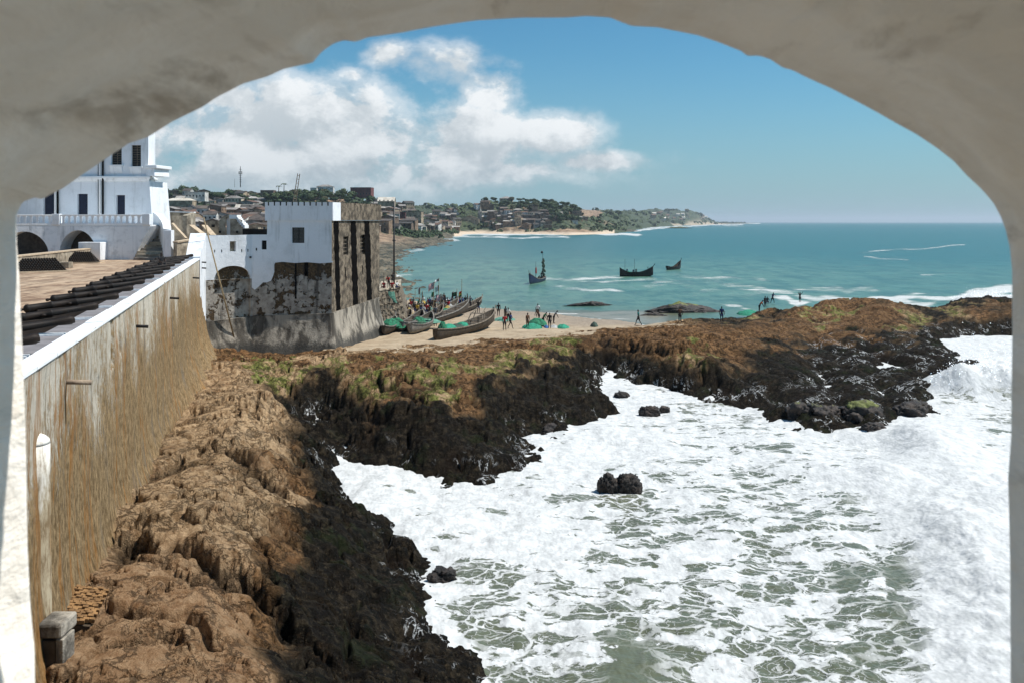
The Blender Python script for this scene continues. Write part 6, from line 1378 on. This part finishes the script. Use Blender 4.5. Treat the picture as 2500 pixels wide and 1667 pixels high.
scrub('hillside_scrub', 6500, (vegL > .55) & (YL < 1000), 2.4, 'dark scrub covering the town hill', 'leaf_dark')
scrub('hillside_scrub', 1800, (vegL > .45) & (YL < 1350) & (YL > 950), 2.6, 'scrub on the headland hill', 'leaf_mid')
scrub('far_woods', 5000, (vegL > .5) & (YL > 1400), 3.2, 'far off woods on the hills beyond the bay', 'leaf_mid')
# ------------------------------------------------------------------ people: one skinned body per pose, clothes as parts
DG = None
def skin_mesh(name, joints, edges, mat, root=0, sub=1):
    me = bpy.data.meshes.new(name+'_base'); me.from_pydata([j[0] for j in joints], edges, []); o = bpy.data.objects.new(name+'_base', me); link(o)
    sk = o.modifiers.new('skin', 'SKIN'); lay = me.skin_vertices[0] if me.skin_vertices else None
    if lay is None:
        bm = bmesh.new(); bm.from_mesh(me); bm.verts.layers.skin.verify(); bm.to_mesh(me); bm.free(); lay = me.skin_vertices[0]
    for i_, j in enumerate(joints): lay.data[i_].radius = (j[1], j[1] if len(j) < 3 else j[2])
    lay.data[root].use_root = True
    ss_ = o.modifiers.new('sub', 'SUBSURF'); ss_.levels = sub; ss_.render_levels = sub
    dg = bpy.context.evaluated_depsgraph_get(); dg.update(); ev = o.evaluated_get(dg); m2 = bpy.data.meshes.new_from_object(ev); m2.name = name
    bpy.data.objects.remove(o); bpy.data.meshes.remove(me); m2.materials.clear(); m2.materials.append(MATS[mat]); shade(m2, True); return m2
def pose(kind):
    # joints: 0 pelvis 1 waist 2 chest 3 neck 4 chin 5 head 6/7/8 hip knee ankle toe L...
    lean = dict(stand=0, walk=.06, bend=.62, sit=.12, arms=0, pull=.28, carry=.02)[kind]; hipz = .42 if kind == 'sit' else (.84 if kind == 'bend' else .90)
    def up(d_, fwd=0.0): return Vector((0, -math.sin(lean)*d_-fwd, hipz+math.cos(lean)*d_))
    J = [(Vector((0,0,hipz)), .115, .09), (up(.16), .105, .085), (up(.38), .135, .095), (up(.53), .052), (up(.60, .01), .062, .07), (up(.71, .015), .082, .095), (up(.775, .01), .05)]
    E = [(0,1),(1,2),(2,3),(3,4),(4,5),(5,6)]
    legs = dict(stand=((.0,.02),(.0,-.02)), walk=((-.22,-.30),(.10,.34)), bend=((.05,.05),(-.05,.0)), sit=((-.42,-.45),(-.40,-.35)), arms=((0,.0),(-.05,-.03)), pull=((-.18,-.22),(.12,.30)), carry=((-.12,-.14),(.06,.18)))[kind]
    for s_, (ky, fy) in zip((-1, 1), legs):
        k = len(J); x = s_*.095
        if kind == 'sit': pts_ = [((x,-.05,hipz),.08),((x*1.5,ky,hipz+.02),.06),((x*1.5,fy,.06),.04),((x*1.6,fy-.13,.03),.035)]
        else: pts_ = [((x,0,hipz-.08),.088),((x*1.15,ky,.47),.058),((x*1.25,fy,.075),.038),((x*1.4,fy-.14,.03),.034)]
        J += [(Vector(a_), r_) for a_, r_ in pts_]; E += [(0,k),(k,k+1),(k+1,k+2),(k+2,k+3)]
    ch_ = up(.46)
    arm = dict(stand=((.24,-.02,-.27),(.26,-.08,-.50)), walk=((.24,.10,-.24),(.22,-.05,-.45)), bend=((.2,-.12,-.26),(.14,-.22,-.48)), sit=((.25,-.08,-.24),(.12,-.30,-.30)), arms=((.34,-.05,.05),(.42,-.12,.28)), pull=((.22,-.22,-.14),(.12,-.46,-.12)), carry=((.3,-.02,.14),(.14,-.03,.38)))[kind]
    for s_ in (-1, 1):
        k = len(J); sw = -1 if (kind == 'walk' and s_ > 0) else 1
        J += [(ch_+Vector((s_*.17,0,0)), .055), (ch_+Vector((s_*arm[0][0], arm[0][1]*sw, arm[0][2])), .042), (ch_+Vector((s_*arm[1][0], arm[1][1]*sw, arm[1][2])), .032), (ch_+Vector((s_*arm[1][0], arm[1][1]*sw-.05, arm[1][2]-(.08 if kind not in ('arms','carry') else -.07))), .028)]
        E += [(2,k),(k,k+1),(k+1,k+2),(k+2,k+3)]
    body = skin_mesh('body', J, E, 'skin')
    g = .022
    tj = [(up(.02), .125, .10), (up(.16), .118, .10), (up(.38), .152, .112), (up(.47), .10, .085)]+[(J[k][0].lerp(J[k+1][0], t), r_) for k in (15, 19) for t, r_ in ((0, .075), (.62, .062))]
    te = [(0,1),(1,2),(2,3),(2,4),(4,5),(2,6),(6,7)]; shirt = skin_mesh('shirt', tj, te, 'cloth_white')
    lj = [(Vector((0,0,hipz))+Vector((0,0,.03)), .13, .105)]+[(J[k][0].lerp(J[k+1][0], t), r_) for k in (7, 11) for t, r_ in ((0, .105), (.8, .085))]
    shorts = skin_mesh('shorts', lj, [(0,1),(1,2),(0,3),(3,4)], 'cloth_blue')
    return body, shirt, shorts
POSES = {k: pose(k) for k in ('stand', 'walk', 'bend', 'sit', 'arms', 'pull', 'carry')}
CN = dict(r='cloth_red', w='cloth_white', b='cloth_blue', g='cloth_green', o='cloth_orange', k='cloth_black', y='cloth_yellow', t='cloth_teal', n='cloth_brown', e='cloth_grey')
def person(loc, kind, shirt, shorts, face, label, group=None, sc=1.0):
    r = empty('person', loc, face, label, 'person', group); r.scale = (sc, sc, sc); B, T, L = POSES[kind]
    o = bpy.data.objects.new('body', B); link(o); o.parent = r
    for nm, me, c_ in (('shirt', T, shirt), ('shorts', L, shorts)):
        if c_ is None or c_ == '-': continue
        o = bpy.data.objects.new(nm, me); link(o); o.parent = r; o.material_slots[0].link = 'OBJECT'; o.material_slots[0].material = MATS[CN[c_]]
    return r
def at_px(u, v, kind, s_, l_, face, label, sc=1.0, group=None):
    return person(ground(u, v), kind, s_, l_, math.radians(face), label, group, sc)
for a_ in [(1288,803,'stand','n','n',40,'man in dark brown holding the left end of a green net on the sand'),(1342,803,'stand','k','k',-20,'person in black standing at the right of the green net on the sand'),(1326,795,'bend','g','k',60,'person in green bent over behind the green net on the sand'),(1316,786,'bend','n','k',-60,'crouching person in brown between the two standing at the green net'),
 (1352,791,'bend','e','k',90,'bent grey figure right of the person in black at the green net'),(1313,775,'stand','w','k',0,'man in a pale top standing alone at the dark ledge by the water'),(1559,796,'walk','t','k',-90,'man in a teal shirt striding along the water behind the brown reef'),(1660,790,'stand','n','k',20,'dark figure standing at the back edge of the brown reef'),
 (1762,790,'stand','b','b',0,'figure in dark blue standing in the wet channel behind the reef'),(1854,764,'bend','o','k',80,'person with an orange top bending over a green net on the reef rocks'),(1868,752,'stand','k','k',30,'dark figure standing beside another on the humped reef rock'),(1873,744,'sit','k','b',0,'person sitting on the humped reef rock'),(1886,742,'pull','b','k',120,'rightmost figure on the humped reef rock, leaning'),(1953,740,'arms','k','k',20,'lone angler standing at the left tip of the orange reef'),
 (1232,807,'stand','r','k',10,'person walking on the sand with a red bundle at the waist'),(1246,803,'walk','b','k',70,'person in dark blue beside the one with the red bundle'),(1241,789,'stand','w','k',-30,'tall person with a white top in the small group on the sand'),(1234,784,'stand','k','n',50,'person in black at the back of the small group on the sand'),
 (1217,773,'stand','k','k',0,'lone dark figure at the water line left of the small group'),(1204,785,'stand','n','n',30,'brown figure by the bow of the big beached boat'),(1168,766,'carry','k','b',0,'person in black standing behind the big beached boat'),(966,785,'stand','b','b',40,'person in navy blue at the foot of the rubble bastion'),
 (1030,781,'stand','b','k',20,'person in dark blue standing between the small boats'),(1063,782,'stand','e','e',0,'grey dressed person standing between the small boats'),(1059,796,'sit','k','b',30,'person in black seated on the stern of the middle boat'),(1007,794,'sit','b','b',0,'person in blue seated among green nets in a small boat')]:
    at_px(*a_[:6], a_[6], sc=1.15)
crowd = [(989,760,'stand','b','k'),(994,768,'bend','r','k'),(1004,764,'stand','r','n'),(1009,757,'stand','k','k'),(1023,762,'stand','g','b'),(1028,766,'pull','w','k'),(1033,754,'stand','w','b'),(1037,760,'bend','y','k'),(1049,757,'stand','b','b'),(1052,766,'stand','k','k'),(1056,752,'arms','w','b'),(1062,760,'stand','n','k'),(1070,763,'stand','w','k'),(1076,757,'bend','k','b'),(1079,750,'stand','e','k'),(1087,752,'stand','k','n'),(1091,757,'pull','w','e'),(1098,750,'bend','w','b'),(1103,756,'stand','k','k'),(1108,750,'sit','b','k'),(1118,757,'stand','b','b'),(1124,760,'bend','o','k'),(1136,752,'stand','k','k'),(1141,745,'stand','n','k')]
crowd += [(992,780,'stand','n','k'),(999,774,'stand','w','e'),(1013,772,'walk','k','b'),(1019,775,'stand','y','k'),(1042,775,'stand','r','b'),(1048,781,'walk','n','k'),(1082,768,'walk','e','b'),(1095,764,'stand','r','k'),(1113,752,'walk','k','n'),(1121,749,'stand','r','n'),(1130,756,'walk','b','k'),(1148,752,'stand','e','k'),(1046,749,'sit','r','k'),(1066,748,'walk','b','b'),(1084,745,'stand','n','b'),(1150,760,'bend','k','k')]
cnm = dict(r='red', w='white', b='dark blue', g='green', o='orange', k='black', y='yellow', t='teal', n='brown', e='grey'); pnm = dict(walk='walking', stand='standing', bend='bending', pull='leaning', arms='waving', sit='sitting', carry='carrying a load')
snm = ['next to the rubble bastion', 'left of the striped flag', 'under the striped flags', 'below the green flag', 'amid the flag poles', 'near the yellow green flag', 'right of the last flag']
seen = {}
for i_, (u, v, k, a_, b_) in enumerate(crowd):
    lb = f'person in {cnm[a_]} {pnm[k]} in the crowd {snm[min(6, (u-985)//23)]}'
    at_px(u, v, k, a_, b_, rt.uniform(0, 360), lb, 1.15)
for i_, (u, k, a_, b_, lb) in enumerate([(938,'sit','r','r','leftmost person in red sitting on the rubble bastion'),(949,'bend','r','k','hunched person in bright red in the middle of the rubble bastion'),(957,'sit','r','n','third person in red on the rubble bastion, next to the pole'),(959,'stand','k','k','person in black standing on the rubble bastion behind the pole'),(968,'sit','w','b','rightmost person with a white top sitting on the rubble bastion')]):
    y = 106.5 if k != 'stand' else 110; person((*PD(u, 0, y)[:2], zt0+.22-(.3 if k == 'sit' else 0)), k, a_, b_, math.radians(20*i_-30), lb, 'people on the rubble bastion')
for (u, v, lb) in ((1153,736,'leftmost swimmer of three in the shallows beyond the boats'),(1165,733,'middle swimmer with raised arms of three beyond the boats'),(1172,740,'rightmost swimmer, only the head above the water')):
    x, y, z = P(u, v+4); person((x, y, -.95 if u != 1172 else -1.35), 'arms' if u == 1165 else 'pull', '-', 'k', .5, lb, 'swimmers')
# figures by the cannons
q = empty('person', (*PD(392, 0, 62)[:2], 9.8), 1.0, 'dark figure seated between the cannons on the terrace', 'person')
B, T, L = POSES['sit']
for nm, me, c_ in (('body', B, None), ('shirt', T, 'cloth_black'), ('shorts', L, 'cloth_black')):
    o = bpy.data.objects.new(nm, me); link(o); o.parent = q
    if c_: o.material_slots[0].link = 'OBJECT'; o.material_slots[0].material = MATS[c_]
q.location.z = 10.55; q.scale = (1.1, 1.1, 1.1)

# ------------------------------------------------------------------ wooden canoes
def canoe(name, L, W_, H_, bow, hull, label, trim='pale_hull', loc=(0,0,0), rz=0, thw=6, group=None, keel=.25, inside='boat_inside', tip=None):
    """hull along +x (bow at +x); bow = extra sheer at the bow"""
    r = empty(name, loc, rz, label, 'boat', group); NS, NR = 26, 9; tip = bow*.55 if tip is None else tip
    out, inn = MB(), MB(); V, V2 = [], []
    for i_ in range(NS+1):
        t = i_/NS; s_ = 2*t-1; wd = W_/2*(max(0.0, 1-abs(s_)**2.6)**.8)+.035; x = L/2*s_; sheer = bow*max(0, s_-.05)**2.1*1.15+tip*max(0, -s_-.2)**2*1.2; kz = .62*max(0, abs(s_)-.62)**1.6*H_*2.0*(1.25 if s_ > 0 else 1)+(bow*.55*max(0, s_-.7)**1.3*1.6)
        if s_ < -.93: wd = max(wd, W_*.13)
        for j in range(NR):
            a = math.pi*j/(NR-1)-math.pi/2; y = wd*math.sin(a)*(1 if True else 1); c_ = math.cos(a); z = H_+sheer-(H_+sheer-kz)*(c_**.75 if c_ > 1e-6 else 0)
            V.append((x+(.12*bow if s_ > .9 else 0), y, z)); yi_ = y*.90 if abs(s_) < .98 else y*.5; V2.append((x*.985, yi_, z+(.07 if j not in (0, NR-1) else 0)))
    fs = [(i_*NR+j, i_*NR+j+1, (i_+1)*NR+j+1, (i_+1)*NR+j) for i_ in range(NS) for j in range(NR-1)]
    out.add(V, fs).add([], []); out.f.append(tuple(range(NR-1, -1, -1))); out.f.append(tuple(range(NS*NR, NS*NR+NR)))
    o = mobj('hull', out.mesh('hull', hull, True), r, False); inn.add(V2, [tuple(reversed(f)) for f in fs]); mobj('inner_hull', inn.mesh('inner_hull', inside, True), r, False)
    for sgn, jj in ((-1, 0), (1, NR-1)):
        g = MB(); 
        for i_ in range(NS): a = Vector(V[i_*NR+jj]); b_ = Vector(V[(i_+1)*NR+jj]); g.bar(a, b_+(b_-a)*.04, .13, .10)
        mobj('gunwale', g.mesh('gunwale', trim), r, False)
    for k in range(thw):
        i_ = int(NS*(.18+.64*k/max(1, thw-1))); a = Vector(V[i_*NR]); b_ = Vector(V[i_*NR+NR-1]); t_ = MB().bar(a+Vector((0,0,-.1)), b_+Vector((0,0,-.1)), .22, .06); mobj('thwart', t_.mesh('thwart', trim), r, False)
    e = Vector(V[NS*NR]); st_ = MB().bar(e+Vector((-.15,0,-.3)), e+Vector((.42,0,bow*.32+.2)), .10, .14); mobj('stem_post', st_.mesh('stem_post', trim), r, False)
    return r
def part(r, mb, name, mat, smooth=False): return mobj(name, mb.mesh(name, mat, smooth), r, False)
def beached(uA, vA, uB, vB, W_, H_, bow, hull, label, trim, thw=6, lift=.05, insd='boat_inside'):
    a = Vector(ground(uA, vA)); b_ = Vector(ground(uB, vB)); d_ = b_-a; L = math.hypot(d_.x, d_.y); z = min(a.z, b_.z); r = canoe('fishing_canoe', L, W_, H_, bow, hull, label, trim, ((a.x+b_.x)/2, (a.y+b_.y)/2, (a.z+b_.z)/2+lift), math.atan2(d_.y, d_.x), thw, None, .2, insd)
    return r
bb_ = beached(1062, 832, 1206, 800, 2.2, 1.05, .85, 'brown_hull', 'biggest beached fishing canoe, weathered brown, nearest on the sand', 'grey_wood', 7)
for k, (x, y, hgt) in enumerate(((2.6, -.9, 1.0), (2.6, .9, 1.1), (3.6, -.7, 1.3), (3.6, .7, 1.4))): part(bb_, MB().bar((x, y, 1.3), (x+.5, y*.8, 1.3+hgt*.62), .09, .09), 'rail_post', 'grey_wood')
part(bb_, MB().bar((3.1, -.72, 1.95), (3.1, .72, 1.95), .09, .09), 'cross_beam', 'grey_wood'); part(bb_, MB().bar((2.9, -.72, 1.9), (4.5, -.5, 2.5), .08, .08), 'side_rail', 'grey_wood'); part(bb_, MB().bar((2.9, .72, 1.9), (4.5, .5, 2.5), .08, .08), 'side_rail', 'grey_wood')
beached(1010, 803, 1143, 768, 1.7, .9, .7, 'brown_hull', 'narrow beached canoe with a tall pale bow just behind the biggest one', 'pale_hull', 6)
beached(1046, 782, 1118, 758, 1.5, .85, .6, 'green_hull', 'beached canoe with yellow and white load in the crowd', 'pale_hull', 5)
beached(1000, 818, 1052, 800, 2.1, .95, .8, 'pale_hull', 'white sided beached canoe left of the biggest one', 'pale_hull', 4)
beached(980, 812, 1030, 793, 1.9, .9, .8, 'pale_hull', 'white and yellow beached canoe behind the green net heap', 'pale_hull', 4)
beached(936, 822, 964, 805, 1.5, .8, .7, 'brown_hull', 'small brown boat nearest the tower with its blunt stern forward', 'pale_hull', 3)
beached(1100, 772, 1176, 752, 1.4, .8, .55, 'brown_hull', 'dark canoe hull partly hidden behind the crowd', 'grey_wood', 4)
beached(958, 806, 1002, 786, 1.5, .8, .6, 'brown_hull', 'brown canoe squeezed between the bastion pile and the white sided boat', 'grey_wood', 3)
beached(1022, 796, 1080, 776, 1.5, .85, .8, 'brown_hull', 'dark brown canoe in the middle of the packed boats', 'grey_wood', 4)
lg = ground(1180, 800); tag(MB().tube((lg[0]-1.0, lg[1]-.3, lg[2]+.15), (lg[0]+.6, lg[1]+.1, lg[2]+.17), .17, n=10).build('log_roller', 'carriage_wood', None, True), 'dark wooden log roller under the bow of the biggest boat', 'log')
# nets and bundles
def heap(loc, rx, ry, h_, mat, name, label, cat, seed=0, rz=0.0):
    n_ = 34; g = np.linspace(-1, 1, n_); GX, GY = np.meshgrid(g, g); R2 = np.hypot(GX, GY); pr_ = np.clip(1-R2**2.2, 0, 1)**.7*(.65+.7*fbm(GX*2.2+seed, GY*2.2, 4, 200+seed))+(fbm(GX*7, GY*7+seed, 3, 210)-.5)*.10
    sc_ = 1+.25*(fbm(GX*1.5+seed, GY*1.5, 2, 220)-.5); c_, s_ = math.cos(rz), math.sin(rz); X = GX*rx*sc_; Y = GY*ry*sc_
    me = grid_mesh(name, X*c_-Y*s_, X*s_+Y*c_, pr_*h_-.06, mat, R2 < 1.02); o = mobj(name, me); o.location = loc; return tag(o, label, cat)
def gheap(u, v, wpx, hpx, dep, mat, label, name='fishing_net', cat='net', seed=0, dz=0):
    x, y, z = ground(u, v); heap((x, y+dep/2, z+dz), wpx/2/F*y, dep, hpx/F*y, mat, name, label, cat, seed)
gheap(1300, 803, 52, 11, 2.0, 'teal_net', 'bright green fishing net spread on the sand between the standing people', seed=1); gheap(1313, 797, 46, 14, 1.2, 'green_net', 'green fishing net held up behind the spread one', seed=2, dz=.2)
gheap(1375, 803, 34, 8, 1.8, 'teal_net', 'flat green net lying right of the group on the sand', seed=3); gheap(1354, 801, 26, 5, 1.6, 'white_tarp', 'small white cloth between the two green nets on the sand', 'cloth', 'cloth', 4); gheap(1334, 801, 14, 6, 1.2, 'blue_tarp', 'small blue sheet by the feet of the person in black', 'cloth', 'cloth', 5)
gheap(1452, 798, 20, 11, 1.3, 'dark_net', 'dark green rolled net alone on the sand', seed=6); gheap(1832, 769, 56, 10, 2.0, 'teal_net', 'bright green net lying on the reef rocks behind', seed=7)
gheap(1232, 783, 50, 5, 3, 'pale_net', 'pale green net lying behind the small group on the sand', seed=8); gheap(1000, 790, 30, 13, 2, 'white_tarp', 'cream and yellow covered pile beside the rubble bastion', 'covered_pile', 'pile', 9)
bx_ = lambda u, v, dz: (lambda g: (g[0], g[1]+1.2, g[2]+dz))(ground(u, v))
heap(bx_(950, 815, .75), 1.0, 1.2, .75, 'green_net', 'fishing_net', 'green net coil in the small brown boat', 'net', 11); heap(bx_(968, 812, .5), 1.0, 1.1, 1.05, 'green_net', 'fishing_net', 'big bright green net heap hanging over the small boat', 'net', 12)
heap(bx_(1021, 808, .8), .85, .8, .7, 'green_net', 'fishing_net', 'rolled green net in the white sided canoe', 'net', 13); heap(bx_(1045, 806, .75), 1.5, .9, .45, 'pale_net', 'fishing_net', 'pale green net spread over the white sided canoe', 'net', 14)
a = Vector(ground(1062, 832)); b_ = Vector(ground(1206, 800)); dr = (b_-a).normalized(); ang_b = math.atan2(dr.y, dr.x)
heap(a+dr*1.9+Vector((0,0,1.1)), .55, .5, .7, 'green_net', 'fishing_net', 'dark green net coil on the stern of the biggest canoe', 'net', 15, ang_b); heap(a+dr*3.4+Vector((0,0,1.05)), 1.4, .75, .45, 'teal_net', 'fishing_net', 'light green net draped inside the stern of the biggest canoe', 'net', 16, ang_b); heap(a+dr*5.6+Vector((0,0,.95)), 1.6, .8, .40, 'dark_net', 'fishing_net', 'dark net filling the middle of the biggest canoe', 'net', 17, ang_b); heap(a+dr*7.2+Vector((0,0,1.05)), .8, .7, .40, 'teal_net', 'fishing_net', 'light green strip of net near the bow of the biggest canoe', 'net', 18, ang_b)
for i_, (u, v, m_, lb) in enumerate([(993,776,'yellow_tarp','yellow bundle left in the crowd by the bastion'),(1046,770,'pale_net','pale green net in front of the flag poles'),(1086,776,'green_net','green net beside the striped flag pole'),(1090,768,'yellow_tarp','yellow and white load on the crowded canoe'),(1098,766,'white_tarp','white sack load on the crowded canoe'),(1036,772,'white_tarp','white sack in the crowd'),(1072,770,'teal_net','small green net in the crowd'),(1112,764,'white_tarp','white tub load near the rainbow flag')]):
    heap(bx_(u, v, .35), .8, .7, .8, m_, 'bundle', lb, 'bundle', 30+i_)
gr_ = empty('green_cloth', (0,0,0), label='pale green net hanging down the wall of the rubble bastion', cat='net'); q0 = PD(955, 712, 104.4); m_ = MB()
vs = []; 
for k in range(9): t = k/8; x, y, z = PD(955+t*13, 712+t*26, 104.0+t*.2); vs += [(x-.28-.14*math.sin(t*5), y-.75*t-.25, z), (x+.05, y-.78*t-.34, z), (x+.30+.1*math.cos(t*4), y-.75*t-.25, z)]
m_.add(vs, [(3*k+j, 3*k+j+1, 3*k+j+4, 3*k+j+3) for k in range(8) for j in (0, 1)]); m_.build('sheet', 'pale_net', gr_, True)
# flags on poles
def flag(u, vb, vt, flags, label, r_=.05):
    x, y, z = ground(u, vb); zt_ = CH-(vt-HZ)/F*y; r = empty('flag', (x, y, z), label=label, cat='flag')
    part(r, MB().tube((0,0,-.1), (0.1,0,zt_-z), r_, r_*.7, 7), 'pole', 'bamboo' if r_ < .06 else 'grey_wood')
    for (top, wdm, hgt, drp, pat) in flags:
        zf_ = CH-(top-HZ)/F*y-z; cols = pat[1]; NX = 10; n_ = len(cols) if pat[0] != 'canton' else 13
        mats_ = list(dict.fromkeys(cols+(['cloth_blue', 'cloth_white'] if pat[0] == 'canton' else []))); NY = 13 if pat[0] == 'canton' else max(6, n_*2); vs = []; fs = []; mi = []
        for i_ in range(NX+1):
            t = i_/NX
            for j in range(NY+1): s_ = j/NY; vs.append((-t*wdm+.06, .16*math.sin(t*5+s_*1.5)*t+.02, zf_-s_*hgt-drp*t*t-.08*math.sin(t*6)*t))
        for i_ in range(NX):
            for j in range(NY):
                fs.append((i_*(NY+1)+j, i_*(NY+1)+j+1, (i_+1)*(NY+1)+j+1, (i_+1)*(NY+1)+j)); t = (i_+.5)/NX
                if pat[0] == 'canton': c_ = 'cloth_blue' if (t < .45 and j < 7) else cols[j % 2]
                elif pat[0] == 'h': c_ = cols[int((j+.5)/NY*n_)]
                else: c_ = cols[int(t*n_)]
                mi.append(mats_.index(c_))
        me = bpy.data.meshes.new('cloth'); me.from_pydata(vs, [], fs); [me.materials.append(MATS[c]) for c in mats_]; me.polygons.foreach_set('material_index', mi); shade(me, True)
        o = mobj('cloth', me, r, False)
        if pat[0] == 'canton':
            for a_ in range(3):
                for b2 in range(4): t = (a_+.6)/7.2; s_ = (b2+.6)/8.4; st = MB(); st.box((-t*wdm+.06-.035, .16*math.sin(t*5+s_*1.5)*t-.02, zf_-s_*hgt-drp*t*t-.035), (-t*wdm+.06+.035, .16*math.sin(t*5+s_*1.5)*t-.005, zf_-s_*hgt-drp*t*t+.035)); oo = mobj('star', st.mesh('star', 'cloth_white'), o, False)
    return r
RWs = ['cloth_red', 'cloth_white']
flag(1058, 772, 689, [(690, .75, .9, .55, ('canton', RWs)), (713, .3, .7, .2, ('v', ['cloth_green']))], 'leftmost red and white striped flag with a blue corner, high on its pole')
flag(1070, 768, 679, [(681, .65, .35, .55, ('v', ['cloth_grey', 'cloth_white'])), (697, .45, .8, .35, ('v', ['cloth_green', 'cloth_white', 'cloth_green']))], 'tall pole with a grey pennant above a green and white flag')
flag(1075, 770, 717, [(719, .62, .9, .45, ('canton', RWs))], 'lower striped flag with a blue corner in front of the crowd')
flag(1126, 768, 682, [(711, .42, .8, .35, ('h', ['cloth_red', 'cloth_yellow', 'cloth_green'])), (731, .4, .5, .3, ('v', ['cloth_blue']))], 'tallest right pole with a red, yellow and green flag and a blue cloth')
flag(1114, 766, 705, [(713, .55, .6, .25, ('h', ['cloth_black', 'cloth_green', 'cloth_black']))], 'pole with dark green and black cloths between the crowd and the right flag')
flag(1105, 764, 712, [(714, .18, .9, .1, ('v', ['cloth_black']))], 'short pole with a black rag in the crowd')
flag(1024, 765, 703, [(703, .22, .9, .25, ('v', ['cloth_grey']))], 'pole with a narrow grey pennant left of the striped flags')
flag(1012, 762, 710, [], 'thin bare pole left of the grey pennant'); flag(1030, 770, 711, [(714, .08, .9, .05, ('v', ['cloth_black']))], 'thin dark pole right of the grey pennant'); flag(1003, 764, 729, [(730, .3, .3, .15, ('h', ['cloth_red', 'cloth_yellow']))], 'short pole with a small orange flag by the bastion')
zt = zt0+.2; fr_ = empty('fishing_rod', (*PD(938, 0, 106)[:2], zt), label='thin upright rod on the rubble bastion', cat='rod'); part(fr_, MB().tube((0,0,0), (-.05,0,1.9), .03, n=5), 'rod', 'pole_metal')
# boats afloat
def afloat(u0, v0, u1_, v1, W_, H_, bow, hull, label, tip=None, trim='dark_hull', thw=5):
    a = Vector(P(u0, v0)); b_ = Vector(P(u1_, v1)); d_ = b_-a; L = d_.length; return canoe('fishing_canoe', L, W_, H_, bow, hull, label, trim, ((a.x+b_.x)/2, (a.y+b_.y)/2, -.35), math.atan2(d_.y, d_.x), thw, None, .2, 'boat_inside', tip), a, b_, L
r, a, b_, L = afloat(1513, 675, 1593, 675, 1.9, 1.35, 1.5, 'dark_hull', 'long black canoe with upturned ends and green nets out on the bay', 1.6)
for (x, h_) in ((-.34, 3.9), (-.05, 3.9), (.36, 1.9)): part(r, MB().tube((x*L, 0, .6), (x*L, 0, .9+h_), .05, .03, 6), 'pole', 'pole_metal')
part(r, MB().tube((.36*L, -.1, 2.6), (.36*L, .1, 2.6), .12, n=6), 'lantern', 'pole_metal')
ya = a.y
def on_boat(u, y, z, kind, s_, l_, lb, f_=0): person(((u-1250)/F*y, y, z), kind, s_, l_, f_, lb)
heap((PD(1532,0,ya)[0], ya, .55), 1.5, .6, .75, 'teal_net', 'fishing_net', 'green net piled in the long black canoe on the bay', 'net', 40)
for (u, k, s_, lb) in ((1522,'bend','k','leftmost man on the long black canoe, crouching'),(1531,'stand','b','man standing over the green net on the long black canoe'),(1546,'bend','b','crouching man amidships on the long black canoe'),(1553,'stand','k','rightmost man standing on the long black canoe')): on_boat(u, ya, .35, k, s_, 'k', lb)
r, a, b_, L = afloat(1628, 660, 1661, 657, 1.6, 1.1, 1.7, 'dark_hull', 'small black canoe with one high pointed bow at the right of the bay boats', .5); part(r, MB().box((-L/2, -.4, 1.0), (-L/2+.8, .4, 1.5)), 'engine_box', 'dark_hull')
r, a, b_, L = afloat(1331, 684, 1293, 695, 1.9, 1.15, 1.6, 'blue_hull', 'small blue canoe with tall masts of bundled sails, leftmost on the bay', .2, 'pale_hull')
for (x, h_) in ((.12, 5.3), (-.33, 8.0), (.44, 2.9)): part(r, MB().tube((x*L, 0, .5), (x*L, 0, .8+h_*.82), .06, .03, 6), 'mast', 'pole_metal')
bn = MB(); rs2 = random.Random(4)
for k in range(26): x = -.36*L+rs2.uniform(-1.1, .9); z = 1.1+rs2.uniform(0, 3.9); bn.lathe((x, rs2.uniform(-.3,.3), z), (x+rs2.uniform(-.15,.15), 0, z+rs2.uniform(.6, 1.1)), [(0,.05),(.3,.28),(.8,.2),(1,.03)], 7)
o = part(r, bn, 'sail_bundle', 'dark_net', True); o['kind'] = 'stuff'
part(r, MB().lathe((.12*L, .05, 2.3), (.12*L, .05, 4.0), [(0,.05),(.2,.22),(.8,.16),(1,.03)], 7), 'furled_flag', 'cloth_red')
xm_ = (a.x+b_.x)/2; ym_ = (a.y+b_.y)/2; person((xm_+.1, ym_, .15), 'bend', 'k', 'k', 1.0, 'crouching man in the small blue canoe'); person((a.x-.9, a.y-.2, .3), 'stand', 'k', 'k', .3, 'man standing at the stern of the small blue canoe under the sail bundle')
x, y, z = P(1323, 619); tag(MB().lathe((x, y, -.3), (x, y, 1.1), [(0,.5),(.5,.55),(.8,.3),(1,.05)], 8).build('buoy', 'dark_hull', None, True), 'small dark buoy far out between the town beach and the boats', 'buoy')
# ------------------------------------------------------------------ humid sea air
m = bpy.data.materials.new('air'); m.use_nodes = True; nt = m.node_tree; nt.nodes.clear()
o_ = nt.nodes.new('ShaderNodeOutputMaterial'); v_ = nt.nodes.new('ShaderNodeVolumePrincipled'); v_.inputs['Color'].default_value = (.80, .90, 1.0, 1); v_.inputs['Density'].default_value = 0.000075; v_.inputs['Anisotropy'].default_value = .2
nt.links.new(v_.outputs[0], o_.inputs['Volume']); MATS['air'] = m
hb_ = MB().box((-70000, -500, -4.4), (70000, 31000, 150)).build('haze', 'air'); tag(hb_, 'thin pale sea haze over the bay', kind='stuff')
